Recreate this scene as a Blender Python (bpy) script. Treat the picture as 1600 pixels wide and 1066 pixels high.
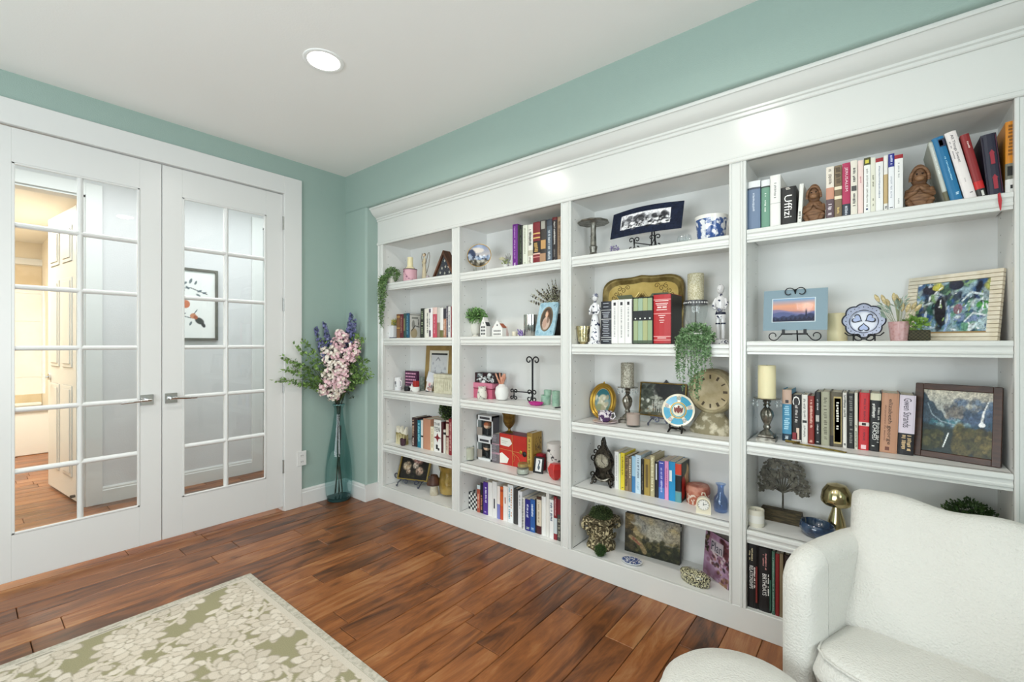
import bpy, math, random
import numpy as np
from mathutils import Matrix, Vector, Euler

for _o in list(bpy.data.objects):
    bpy.data.objects.remove(_o)
SC = bpy.context.scene
COL = SC.collection
random.seed(7)
R = math.radians
PI = math.pi

# ---------------------------------------------------------------- camera
_cam = bpy.data.cameras.new('camera')
_cam.sensor_fit = 'HORIZONTAL'
_cam.sensor_width = 36.0
_cam.lens = 36.0 * 699.42 / 1600.0
_cam.shift_y = 3.04 / 1600.0
_cam.clip_start = 0.05
cam = bpy.data.objects.new('camera', _cam)
COL.objects.link(cam)
cam.location = (3.56043, -2.10768, 1.30326)
cam.rotation_euler = (PI / 2, 0, 0.680135)
SC.camera = cam

# ---------------------------------------------------------------- look, sky, fill lights
vs = SC.view_settings
vs.view_transform = 'Standard'
vs.look = 'None'
vs.gamma = 1.0
vs.use_curve_mapping = False
vs.exposure = -0.18

W = bpy.data.worlds.new('daylight')
SC.world = W
W.use_nodes = True
W.node_tree.nodes['Background'].inputs[0].default_value = (0.80, 0.90, 1.0, 1)
W.node_tree.nodes['Background'].inputs[1].default_value = 1.0


def area(name, loc, rot, sx, sy, power, col, shape='RECTANGLE', spread=180):
    l = bpy.data.lights.new(name, 'AREA')
    l.shape = shape
    l.size = sx
    if shape in ('RECTANGLE', 'ELLIPSE'):
        l.size_y = sy
    l.energy = power
    l.color = col
    l.spread = R(spread)
    o = bpy.data.objects.new(name, l)
    COL.objects.link(o)
    o.location = loc
    o.rotation_euler = rot
    return o


# added soft fill, tilted up, outside two made-up windows behind the viewer
area('fill_light_south', (2.35, -4.5, 1.3), (R(113), 0, 0), 2.6, 1.6, 118, (0.925, 0.935, 1.0))
area('fill_light_east', (5.15, -2.3, 1.3), (R(113), 0, R(90)), 1.9, 1.6, 100, (0.925, 0.935, 1.0))

# ---------------------------------------------------------------- colour and materials


def lin(c):
    return c / 12.92 if c <= 0.04045 else ((c + 0.055) / 1.055) ** 2.4


def C(h):
    h = h.lstrip('#')
    return tuple(lin(int(h[i:i + 2], 16) / 255) for i in (0, 2, 4)) + (1.0,)


_mats = {}


def mat(col, rough=0.5, metal=0.0, bump=0.0, bs=200.0, col2=None, vs=12.0, lo=0.4, hi=0.6, trans=0.0,
        emit=0.0, coat=0.0, sheen=0.0, sc=(1, 1, 1), kind='noise', spec=0.5, sub=0.0, detail=4.0, dist=0.0):
    key = (col, rough, metal, bump, bs, col2, vs, lo, hi, trans, emit, coat, sheen, sc, kind, spec, sub, detail, dist)
    if key in _mats:
        return _mats[key]
    m = bpy.data.materials.new('m_' + col.lstrip('#'))
    m.use_nodes = True
    nt = m.node_tree
    p = nt.nodes['Principled BSDF']
    p.inputs['Base Color'].default_value = C(col)
    p.inputs['Roughness'].default_value = rough
    p.inputs['Metallic'].default_value = metal
    p.inputs['Specular IOR Level'].default_value = spec
    if trans:
        p.inputs['Transmission Weight'].default_value = trans
    if coat:
        p.inputs['Coat Weight'].default_value = coat
        p.inputs['Coat Roughness'].default_value = 0.08
    if sheen:
        p.inputs['Sheen Weight'].default_value = sheen
    if sub:
        p.inputs['Subsurface Weight'].default_value = sub
        p.inputs['Subsurface Radius'].default_value = (0.02, 0.015, 0.01)
    if emit:
        p.inputs['Emission Color'].default_value = C(col)
        p.inputs['Emission Strength'].default_value = emit
    if col2 or bump:
        tc = nt.nodes.new('ShaderNodeTexCoord')
        mp = nt.nodes.new('ShaderNodeMapping')
        mp.inputs['Scale'].default_value = sc
        nt.links.new(tc.outputs['Object'], mp.inputs['Vector'])
    if col2:
        if kind == 'voronoi':
            n = nt.nodes.new('ShaderNodeTexVoronoi')
            fac = n.outputs['Distance']
        elif kind == 'wave':
            n = nt.nodes.new('ShaderNodeTexWave')
            n.inputs['Distortion'].default_value = dist
            fac = n.outputs['Fac']
        elif kind == 'check':
            n = nt.nodes.new('ShaderNodeTexChecker')
            fac = n.outputs['Fac']
        else:
            n = nt.nodes.new('ShaderNodeTexNoise')
            n.inputs['Detail'].default_value = detail
            n.inputs['Distortion'].default_value = dist
            fac = n.outputs['Fac']
        n.inputs['Scale'].default_value = vs
        nt.links.new(mp.outputs['Vector'], n.inputs['Vector'])
        cr = nt.nodes.new('ShaderNodeValToRGB')
        cr.color_ramp.elements[0].position = lo
        cr.color_ramp.elements[0].color = C(col)
        cr.color_ramp.elements[1].position = hi
        cr.color_ramp.elements[1].color = C(col2)
        nt.links.new(fac, cr.inputs['Fac'])
        nt.links.new(cr.outputs['Color'], p.inputs['Base Color'])
    if bump:
        b = nt.nodes.new('ShaderNodeTexNoise')
        b.inputs['Scale'].default_value = bs
        b.inputs['Detail'].default_value = 3
        nt.links.new(mp.outputs['Vector'], b.inputs['Vector'])
        bn = nt.nodes.new('ShaderNodeBump')
        bn.inputs['Strength'].default_value = bump
        bn.inputs['Distance'].default_value = 0.004
        nt.links.new(b.outputs['Fac'], bn.inputs['Height'])
        nt.links.new(bn.outputs['Normal'], p.inputs['Normal'])
    _mats[key] = m
    return m


def thin_glass(col, refl=1.5, rough=0.0, dens=1.0, wavy=0.0):
    key = ('glass', col, refl, rough, dens, wavy)
    if key in _mats:
        return _mats[key]
    m = bpy.data.materials.new('m_glass')
    m.use_nodes = True
    nt = m.node_tree
    nt.nodes.remove(nt.nodes['Principled BSDF'])
    out = nt.nodes['Material Output']
    t = nt.nodes.new('ShaderNodeBsdfTransparent')
    t.inputs[0].default_value = tuple(c ** dens for c in C(col)[:3]) + (1,)
    g = nt.nodes.new('ShaderNodeBsdfGlossy')
    g.inputs['Roughness'].default_value = rough
    g.inputs['Color'].default_value = (0.9, 0.9, 0.9, 1)
    lw = nt.nodes.new('ShaderNodeLayerWeight')
    lw.inputs['Blend'].default_value = 0.5
    pw = nt.nodes.new('ShaderNodeMath'); pw.operation = 'POWER'; pw.inputs[1].default_value = 4.0
    nt.links.new(lw.outputs['Facing'], pw.inputs[0])
    f = nt.nodes.new('ShaderNodeMath'); f.operation = 'MULTIPLY_ADD'
    f0 = ((refl - 1) / (refl + 1)) ** 2
    f.inputs[1].default_value = .7 - f0
    f.inputs[2].default_value = f0
    nt.links.new(pw.outputs[0], f.inputs[0])
    x = nt.nodes.new('ShaderNodeMixShader')
    if wavy:
        n = nt.nodes.new('ShaderNodeTexNoise')
        n.inputs['Scale'].default_value = 45
        tc = nt.nodes.new('ShaderNodeTexCoord')
        nt.links.new(tc.outputs['Object'], n.inputs['Vector'])
        b = nt.nodes.new('ShaderNodeBump')
        b.inputs['Strength'].default_value = wavy
        nt.links.new(n.outputs['Fac'], b.inputs['Height'])
        nt.links.new(b.outputs['Normal'], g.inputs['Normal'])
        nt.links.new(b.outputs['Normal'], lw.inputs['Normal'])
    nt.links.new(f.outputs[0], x.inputs[0])
    nt.links.new(t.outputs[0], x.inputs[1])
    nt.links.new(g.outputs[0], x.inputs[2])
    nt.links.new(x.outputs[0], out.inputs[0])
    _mats[key] = m
    return m


def print_mat(rough=0.5, coat=0.0):
    key = ('print', rough, coat)
    if key in _mats:
        return _mats[key]
    m = bpy.data.materials.new('m_print')
    m.use_nodes = True
    nt = m.node_tree
    p = nt.nodes['Principled BSDF']
    a = nt.nodes.new('ShaderNodeAttribute')
    a.attribute_name = 'ink'
    nt.links.new(a.outputs['Color'], p.inputs['Base Color'])
    p.inputs['Roughness'].default_value = rough
    p.inputs['Specular IOR Level'].default_value = .3
    p.inputs['Coat Weight'].default_value = coat
    p.inputs['Coat Roughness'].default_value = 0.02
    _mats[key] = m
    return m


# ---------------------------------------------------------------- mesh builder


class B:
    def __init__(s):
        s.v = []
        s.f = []
        s.M = None

    def at(s, *a):
        """set the placing matrix: loc, euler"""
        loc = a[0] if a else (0, 0, 0)
        rot = a[1] if len(a) > 1 else (0, 0, 0)
        s.M = Matrix.Translation(loc) @ Euler(rot).to_matrix().to_4x4()
        return s

    def add(s, vs_, fs_):
        o = len(s.v)
        if s.M is not None:
            vs_ = [tuple(s.M @ Vector(p)) for p in vs_]
        s.v += [tuple(p) for p in vs_]
        s.f += [tuple(i + o for i in f) for f in fs_]
        return s

    def box(s, x0, x1, y0, y1, z0, z1, b=0.0):
        if x0 > x1: x0, x1 = x1, x0
        if y0 > y1: y0, y1 = y1, y0
        if z0 > z1: z0, z1 = z1, z0
        if b <= 0:
            return s.add([(x0, y0, z0), (x1, y0, z0), (x1, y1, z0), (x0, y1, z0), (x0, y0, z1), (x1, y0, z1), (x1, y1, z1), (x0, y1, z1)],
                         [(0, 3, 2, 1), (4, 5, 6, 7), (0, 1, 5, 4), (1, 2, 6, 5), (2, 3, 7, 6), (3, 0, 4, 7)])
        b = min(b, (x1 - x0) * .45, (y1 - y0) * .45, (z1 - z0) * .45)
        rings = []
        for z, i in ((z0, b), (z0 + b, 0), (z1 - b, 0), (z1, b)):
            c = b if i == 0 else b
            a0, a1, c0, c1 = x0 + i, x1 - i, y0 + i, y1 - i
            k = b * .6
            rings.append([(a0 + k, c0, z), (a1 - k, c0, z), (a1, c0 + k, z), (a1, c1 - k, z), (a1 - k, c1, z), (a0 + k, c1, z), (a0, c1 - k, z), (a0, c0 + k, z)])
        return s.rings(rings)

    def rings(s, rings, cap=True, closed=True):
        n = len(rings[0])
        vs_ = [p for r in rings for p in r]
        fs_ = []
        m = n if closed else n - 1
        for i in range(len(rings) - 1):
            for j in range(m):
                k = (j + 1) % n
                fs_.append((i * n + j, i * n + k, (i + 1) * n + k, (i + 1) * n + j))
        if cap:
            fs_.append(tuple(range(n - 1, -1, -1)))
            fs_.append(tuple((len(rings) - 1) * n + j for j in range(n)))
        return s.add(vs_, fs_)

    def lathe(s, prof, n=20, c=(0, 0, 0), sx=1.0, sy=1.0, flute=0, fd=0.0, cap=True, twist=0.0):
        rings = []
        if len(prof) == 2 and prof[0][1] == prof[1][1] and prof[1][0] < 1e-4:
            prof = [(prof[0][0], prof[0][1] - .001), prof[0], prof[1]]
        for r, z in prof:
            ring = []
            for j in range(n):
                a = 2 * PI * j / n
                rr = max(r, 1e-5)
                if flute:
                    rr *= 1 + fd * math.cos(flute * (a + twist * z))
                ring.append((c[0] + rr * math.cos(a) * sx, c[1] + rr * math.sin(a) * sy, c[2] + z))
            rings.append(ring)
        return s.rings(rings, cap=cap)

    def ball(s, c, r, n=12, m=8, sz=1.0, sx=1.0, sy=1.0):
        prof = [(r * math.sin(PI * i / m), -r * sz * math.cos(PI * i / m)) for i in range(m + 1)]
        return s.lathe(prof, n, c, sx, sy)

    def tube(s, pts, r, n=6, cap=True, flat=1.0):
        pts = [Vector(p) for p in pts]
        k = len(pts)
        rr = r if isinstance(r, (list, tuple)) else [r] * k
        rings = []
        up = None
        for i in range(k):
            t = (pts[min(i + 1, k - 1)] - pts[max(i - 1, 0)])
            if t.length < 1e-9:
                t = Vector((0, 0, 1))
            t.normalize()
            if up is None:
                up = t.orthogonal().normalized()
            else:
                up = (up - t * up.dot(t))
                up = up.normalized() if up.length > 1e-6 else t.orthogonal().normalized()
            sd = t.cross(up)
            rings.append([tuple(pts[i] + (up * math.cos(2 * PI * j / n) + sd * math.sin(2 * PI * j / n) * flat) * rr[i]) for j in range(n)])
        return s.rings(rings, cap=cap)

    def prism(s, poly, a, b, axis='y'):
        """extrude a 2-D outline; axis y: poly is (x,z); axis x: poly is (y,z); axis z: poly is (x,y)"""
        n = len(poly)
        if axis == 'y':
            r0 = [(p[0], a, p[1]) for p in poly]; r1 = [(p[0], b, p[1]) for p in poly]
        elif axis == 'x':
            r0 = [(a, p[0], p[1]) for p in poly]; r1 = [(b, p[0], p[1]) for p in poly]
        else:
            r0 = [(p[0], p[1], a) for p in poly]; r1 = [(p[0], p[1], b) for p in poly]
        return s.rings([r0, r1])

    def out(s, name, m, parent=None, smooth=None, loc=None, rot=None):
        me = bpy.data.meshes.new(name)
        me.from_pydata(s.v, [], s.f)
        me.update()
        me.materials.append(m)
        if smooth is not None:
            me.polygons.foreach_set('use_smooth', [True] * len(me.polygons))
            me.set_sharp_from_angle(angle=R(smooth))
        import bmesh
        bm = bmesh.new()
        bm.from_mesh(me)
        bmesh.ops.recalc_face_normals(bm, faces=bm.faces)
        bm.to_mesh(me)
        bm.free()
        return link(name, me, parent, loc, rot)


def link(name, me, parent=None, loc=None, rot=None):
    o = bpy.data.objects.new(name, me)
    COL.objects.link(o)
    if parent is not None:
        o.parent = parent
    if loc is not None:
        o.location = loc
    if rot is not None:
        o.rotation_euler = rot
    return o


def thing(name, label, cat, loc=(0, 0, 0), rz=0.0, group=None, rot=None):
    o = bpy.data.objects.new(name, None)
    o.empty_display_size = 0.03
    COL.objects.link(o)
    o.location = loc
    o.rotation_euler = rot if rot else (0, 0, rz)
    return tag(o, label, cat, group)


def tag(o, label, cat, group=None):
    o['label'] = label
    o['category'] = cat
    if group:
        o['group'] = group
    return o


def struct(o):
    o['kind'] = 'structure'
    return o


def bx(x0, x1, y0, y1, z0, z1, b=0.0):
    return B().box(x0, x1, y0, y1, z0, z1, b)


# ---------------------------------------------------------------- lettering and prints
_fonts = {}


def text(parent, s, w, h, m, M, name='lettering', maxh=None, thick=0.0006):
    """raised lettering: string s fitted into a width w and height h box, centred, laid on by matrix M (text x, y, normal z)"""
    if s not in _fonts:
        cu = bpy.data.curves.new('t', 'FONT')
        cu.body = s
        cu.align_x = 'CENTER'
        cu.align_y = 'CENTER'
        cu.resolution_u = 2
        cu.extrude = 0.0
        ob = bpy.data.objects.new('t', cu)
        COL.objects.link(ob)
        bpy.context.view_layer.update()
        me = bpy.data.meshes.new_from_object(ob.evaluated_get(bpy.context.evaluated_depsgraph_get()))
        bpy.data.objects.remove(ob)
        co = np.empty(len(me.vertices) * 3)
        me.vertices.foreach_get('co', co)
        co = co.reshape(-1, 3)
        mn, mx = co.min(0), co.max(0)
        _fonts[s] = ([tuple((p - (mn + mx) / 2)) for p in co], [tuple(q.vertices) for q in me.polygons], mx - mn)
        bpy.data.meshes.remove(me)
    vs_, fs_, d = _fonts[s]
    sx, sy = w / d[0], h / d[1]
    if sy > sx * 1.6:
        sy = sx * 1.6
    if sx > sy * 1.6:
        sx = sy * 1.6
    b = B()
    b.M = M
    b.add([(p[0] * sx, p[1] * sy, thick) for p in vs_], fs_)
    me = bpy.data.meshes.new(name)
    me.from_pydata(b.v, [], b.f)
    me.materials.append(m)
    return link(name, me, parent)


def frame_m(o, u, v):
    """matrix with text axis u, up axis v, origin o"""
    u = Vector(u).normalized(); v = Vector(v).normalized(); w = u.cross(v)
    return Matrix(((u.x, v.x, w.x, o[0]), (u.y, v.y, w.y, o[1]), (u.z, v.z, w.z, o[2]), (0, 0, 0, 1)))


class Cv:
    """a small printed picture: an ink value for each point of a fine mesh"""

    def __init__(s, w, h, bg):
        s.w, s.h = w, h
        s.a = np.empty((h, w, 3))
        s.a[:] = C(bg)[:3]
        yy, xx = np.mgrid[0:h, 0:w]
        s.x = (xx + .5) / w
        s.y = (yy + .5) / h
        s.rng = np.random.default_rng(w * 31 + h)

    def mask(s, k, col, al=1.0):
        k = np.clip(k, 0, 1)[..., None] * al
        s.a = s.a * (1 - k) + np.array(C(col)[:3]) * k
        return s

    def ell(s, cx, cy, rx, ry, col, al=1.0, soft=.15, rot=0.0):
        dx, dy = s.x - cx, s.y - cy
        if rot:
            asp = s.h / s.w
            dy = dy * asp
            ca, sa = math.cos(rot), math.sin(rot)
            dx, dy = dx * ca + dy * sa, -dx * sa + dy * ca
            dy = dy / asp
        d = np.sqrt((dx / rx) ** 2 + (dy / ry) ** 2)
        return s.mask((1 - d) / soft + .5, col, al)

    def rect(s, x0, x1, y0, y1, col, al=1.0):
        return s.mask(((s.x > x0) & (s.x < x1) & (s.y > y0) & (s.y < y1)) * 1.0, col, al)

    def line(s, pts, wd, col, al=1.0):
        asp = s.h / s.w
        d = np.full(s.x.shape, 9.0)
        for (x0, y0), (x1, y1) in zip(pts[:-1], pts[1:]):
            vx, vy = x1 - x0, (y1 - y0) * asp
            L = vx * vx + vy * vy + 1e-12
            t = np.clip(((s.x - x0) * vx + (s.y - y0) * asp * vy) / L, 0, 1)
            d = np.minimum(d, np.hypot(s.x - x0 - t * vx, (s.y - y0) * asp - t * vy))
        return s.mask((wd - d) / wd * 2 + .5, col, al)

    def grad(s, y0, y1, c0, c1):
        t = np.clip((s.y - y0) / (y1 - y0), 0, 1)[..., None]
        k = ((s.y >= min(y0, y1)) & (s.y <= max(y0, y1)))[..., None]
        s.a = np.where(k, np.array(C(c0)[:3]) * (1 - t) + np.array(C(c1)[:3]) * t, s.a)
        return s

    def below(s, fn, col, al=1.0, soft=.02):
        return s.mask((fn(s.x) - s.y) / soft + .5, col, al)

    def grain(s, amp=.3):
        g = np.zeros((s.h, s.w))
        for o, k in ((1, .35), (2, .4), (4, .35)):
            q = s.rng.uniform(-1, 1, (s.h // o + 2, s.w // o + 2))
            g += k * np.kron(q, np.ones((o, o)))[:s.h, :s.w]
        s.a = np.clip(s.a * (1 + amp * g[..., None]), 0, 1)
        return s

    def blobs(s, n, box, size, cols, al=1.0, asp=1.0):
        for _ in range(n):
            x = s.rng.uniform(box[0], box[1]); y = s.rng.uniform(box[2], box[3])
            r = s.rng.uniform(size[0], size[1])
            s.ell(x, y, r, r * asp * s.w / s.h * s.rng.uniform(.6, 1.5), cols[int(s.rng.integers(len(cols)))], al, .4, s.rng.uniform(0, 3))
        return s

    def put(s, name, W_, H_, m, parent=None, loc=(0, 0, 0), rot=(0, 0, 0), curve=None):
        """plane 0..W along x, 0..H along z, facing -y"""
        h, w = s.h, s.w
        xs = np.linspace(0, W_, w); zs = np.linspace(0, H_, h)
        gx, gz = np.meshgrid(xs, zs)
        gy = np.zeros_like(gx) if curve is None else curve(gx / W_, gz / H_)
        co = np.stack([gx, gy, gz], -1).reshape(-1, 3)
        i = np.arange(w * h).reshape(h, w)
        q = np.stack([i[:-1, :-1], i[:-1, 1:], i[1:, 1:], i[1:, :-1]], -1).reshape(-1, 4)
        me = bpy.data.meshes.new(name)
        me.from_pydata([tuple(p) for p in co], [], [tuple(p) for p in q.tolist()])
        at = me.attributes.new('ink', 'FLOAT_COLOR', 'POINT')
        at.data.foreach_set('color', np.concatenate([s.a.reshape(-1, 3), np.ones((w * h, 1))], 1).astype(np.float32).ravel())
        me.materials.append(m)
        return link(name, me, parent, loc, rot)


WHITE = mat('#e9e9e6', 0.38)
CHROME = mat('#d4d4d4', 0.18, 1.0)
BLACK = mat('#151515', 0.45)
IRON = mat('#17171a', 0.42, 0.3)
PAPER = mat('#efe8d8', 0.8)

# ================================================================ THE ROOM
H = 2.74
M_TEAL = mat('#9bb0a8', 0.62, bump=0.25, bs=170)
M_CEIL = mat('#f2f0ed', 0.85, bump=0.12, bs=120)
M_HALL = mat('#d8d7d8', 0.7, bump=0.3, bs=150)
M_TAN = mat('#d9c6a4', 0.35, col2='#cdb791', vs=5)
M_TRIM = mat('#e0e0de', 0.35)

# wall with the double door (x = 0 plane, room on the +x side)
b = B()
b.box(-.12, 0, -4.2, -2.185, 0, H)
b.box(-.12, 0, -2.06, -.515, 2.47, H)
b.box(-.12, 0, -2.185, -2.06, 0, H)
b.box(-.12, 0, -.515, .47, 0, H)
struct(b.out('wall_left', M_TEAL))

# bookcase wall: niche x .31-3.99, bullnose edges
b = B()


def arc(cx, cy, r, a0, a1, n=5):
    return [(cx + r * math.cos(R(a0 + (a1 - a0) * i / n)), cy + r * math.sin(R(a0 + (a1 - a0) * i / n))) for i in range(n + 1)]


b.prism([(0, 0)] + arc(.31 - .02, .02, .02, -90, 0) + [(.31, .47), (0, .47)], 0, 2.419, 'z')
b.prism([(3.99, .47)] + arc(3.99 + .02, .02, .02, 180, 270) + [(4.7, 0), (4.7, .47)], 0, 2.419, 'z')
b.prism([(.47, 2.419)] + [(p[0], p[1]) for p in arc(.02, 2.419 + .02, .02, 270, 180)] + [(0, H), (.47, H)], 0, 4.7, 'x')
b.box(.31, 3.99, .44, .47, 0, 2.419)
struct(b.out('wall_back', M_TEAL, smooth=50))

b = B()
b.box(4.7, 4.82, -4.2, -3.25, 0, H); b.box(4.7, 4.82, -1.35, .47, 0, H)
b.box(4.7, 4.82, -3.25, -1.35, 0, .6); b.box(4.7, 4.82, -3.25, -1.35, 2.3, H)
struct(b.out('wall_right', M_TEAL))
b = B()
b.box(0, 1.05, -4.32, -4.2, 0, H); b.box(3.65, 4.7, -4.32, -4.2, 0, H)
b.box(1.05, 3.65, -4.32, -4.2, 0, .6); b.box(1.05, 3.65, -4.32, -4.2, 2.3, H)
struct(b.out('wall_front', M_TEAL))
struct(bx(-.12, 4.82, -4.32, .47, H, H + .1).out('ceiling', M_CEIL))


def window(name, x0, x1, axis, c):
    w = bpy.data.objects.new(name, None); COL.objects.link(w); struct(w)
    f = B(); g = B()
    t = .05
    def bb(bd, a0, a1, z0, z1, d0, d1):
        if axis == 'x':
            bd.box(a0, a1, c + d0, c + d1, z0, z1)
        else:
            bd.box(c + d0, c + d1, a0, a1, z0, z1)
    bb(f, x0, x1, .6, .6 + t, -.06, .0); bb(f, x0, x1, 2.3 - t, 2.3, -.06, .0)
    mid = (x0 + x1) / 2
    for a in (x0, mid - t / 2, x1 - t):
        bb(f, a, a + t, .6, 2.3, -.06, 0)
    f.out('window_frame', M_TRIM, w)
    for a0, a1 in ((x0 + t, mid - t / 2), (mid + t / 2, x1 - t)):
        g = B(); bb(g, a0, a1, .65, 2.25, -.035, -.031)
        g.out('pane', thin_glass('#f6faf8'), w)


window('added_window_1', 1.05, 3.65, 'x', -4.22)  # both windows are unseen, added as openings for the fill lights
window('added_window_2', -3.25, -1.35, 'y', 4.78)

# ---------------------------------------------------------------- wood floor, plank by plank


def wood_mat():
    m = bpy.data.materials.new('m_floor_wood')
    m.use_nodes = True
    nt = m.node_tree
    N = nt.nodes.new
    L = nt.links.new
    p = nt.nodes['Principled BSDF']
    tc = N('ShaderNodeTexCoord'); oi = N('ShaderNodeObjectInfo')
    mul = N('ShaderNodeVectorMath'); mul.operation = 'SCALE'
    mul.inputs[0].default_value = (13.0, 31.0, 7.0)
    L(oi.outputs['Random'], mul.inputs['Scale'])
    ad = N('ShaderNodeVectorMath'); ad.operation = 'ADD'
    L(tc.outputs['Object'], ad.inputs[0]); L(mul.outputs[0], ad.inputs[1])
    mp = N('ShaderNodeMapping'); mp.inputs['Scale'].default_value = (11, 2.0, 4)
    L(ad.outputs[0], mp.inputs['Vector'])
    n1 = N('ShaderNodeTexNoise'); n1.inputs['Scale'].default_value = 1.0; n1.inputs['Detail'].default_value = 7
    n1.inputs['Distortion'].default_value = 1.8; n1.inputs['Roughness'].default_value = .62
    L(mp.outputs[0], n1.inputs['Vector'])
    mp2 = N('ShaderNodeMapping'); mp2.inputs['Scale'].default_value = (150, 3, 4)
    L(ad.outputs[0], mp2.inputs['Vector'])
    n2 = N('ShaderNodeTexNoise'); n2.inputs['Scale'].default_value = 1; n2.inputs['Detail'].default_value = 3
    L(mp2.outputs[0], n2.inputs['Vector'])
    m1 = N('ShaderNodeMath'); m1.operation = 'MULTIPLY_ADD'; m1.inputs[1].default_value = .22; 
    L(n2.outputs['Fac'], m1.inputs[0]); L(n1.outputs['Fac'], m1.inputs[2])
    m2 = N('ShaderNodeMath'); m2.operation = 'MULTIPLY_ADD'; m2.inputs[1].default_value = .24
    L(oi.outputs['Random'], m2.inputs[0]); L(m1.outputs[0], m2.inputs[2])
    cr = N('ShaderNodeValToRGB')
    e = cr.color_ramp.elements
    e[0].position = .43; e[0].color = C('#331b0c')
    e[1].position = 1.1; e[1].color = C('#a8764a')
    k = e.new(.6); k.color = C('#673b1d')
    k = e.new(.82); k.color = C('#93582c')
    L(m2.outputs[0], cr.inputs['Fac'])
    L(cr.outputs['Color'], p.inputs['Base Color'])
    p.inputs['Roughness'].default_value = .3
    bn = N('ShaderNodeBump'); bn.inputs['Strength'].default_value = .25; bn.inputs['Distance'].default_value = .003
    L(n1.outputs['Fac'], bn.inputs['Height']); L(bn.outputs[0], p.inputs['Normal'])
    return m


M_WOOD = wood_mat()
_pl = {}


def plank(parent, x, y, w, l):
    l = round(l, 2)
    k = (round(w, 4), l)
    if k not in _pl:
        b = B().box(.0012, w - .0012, .0012, l - .0012, -.012, 0, .0022)
        o = b.out('plank', M_WOOD, parent)
        _pl[k] = o.data
    else:
        o = link('plank', _pl[k], parent)
    o.location = (x, y, 0)
    return o


def planks(parent, x0, x1, y0, y1, w=.14, seed=1):
    rng = random.Random(seed)
    n = math.ceil((x1 - x0) / w)
    w = (x1 - x0) / n
    for i in range(n):
        y = y0
        first = True
        while y < y1 - .005:
            l = rng.choice([.36, .5, .64, .8, .95, 1.12, 1.3])
            if first:
                l *= rng.choice([.4, .6, .8, 1]); first = False
            if y + l > y1 - .18:
                l = y1 - y
            plank(parent, x0 + i * w, y, w, l)
            y += l


fl = struct(bx(-.12, 4.82, -4.32, .47, -.06, -.0115).out('floor', mat('#2a170d', .6)))
planks(fl, 0, 4.7, -2.95, .125, seed=4)
fl2 = struct(bx(-5.0, -.12, -3.2, 1.2, -.06, -.0115).out('floor_hall', mat('#2a170d', .6)))
planks(fl2, -1.35, 0, -2.45, .9, seed=9)
planks(fl2, -4.25, -1.35, -2.45, -1.42, seed=12)

# ---------------------------------------------------------------- baseboards and door casing


def base_profile(t=.016, h=.135):
    return [(0, 0), (t, 0), (t, h - .03), (t - .004, h - .022), (t - .004, h - .012), (t - .009, h), (0, h)]


b = B(); b.prism([(p[0], p[1]) for p in base_profile()], -.39, .0, 'y')
struct(b.out('baseboard_left', M_TRIM))
b = B(); b.prism([(-p[0], p[1]) for p in base_profile()], 0, .31 + .012, 'x')
b.box(.31, .326, -.014, .112, 0, .135)
struct(b.out('baseboard_back', M_TRIM))

t1 = bpy.data.objects.new('trim_1', None); COL.objects.link(t1); struct(t1)
for nm, (y0, y1, z0, z1) in {'jamb_casing_near': (-.523, -.389, 0, 2.594), 'jamb_casing_far': (-2.185, -2.051, 0, 2.594), 'head_casing': (-2.051, -.523, 2.459, 2.594)}.items():
    bx(0, .02, y0, y1, z0, z1, .003).out('casing', M_TRIM, t1)
for nm, (y0, y1, z0, z1) in {'a': (-.525, -.515, 0, 2.47), 'b': (-2.06, -2.049, 0, 2.47), 'c': (-2.06, -.515, 2.459, 2.47)}.items():
    bx(-.125, 0, y0, y1, z0, z1).out('jamb', M_TRIM, t1)

# ---------------------------------------------------------------- the two glazed door leaves
ZB, ZT, GB, GT = .034, 2.452, .281, 2.268
M_DOOR = mat('#dededc', 0.32)
PANE = thin_glass('#f4f7f6', 1.45)


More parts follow.
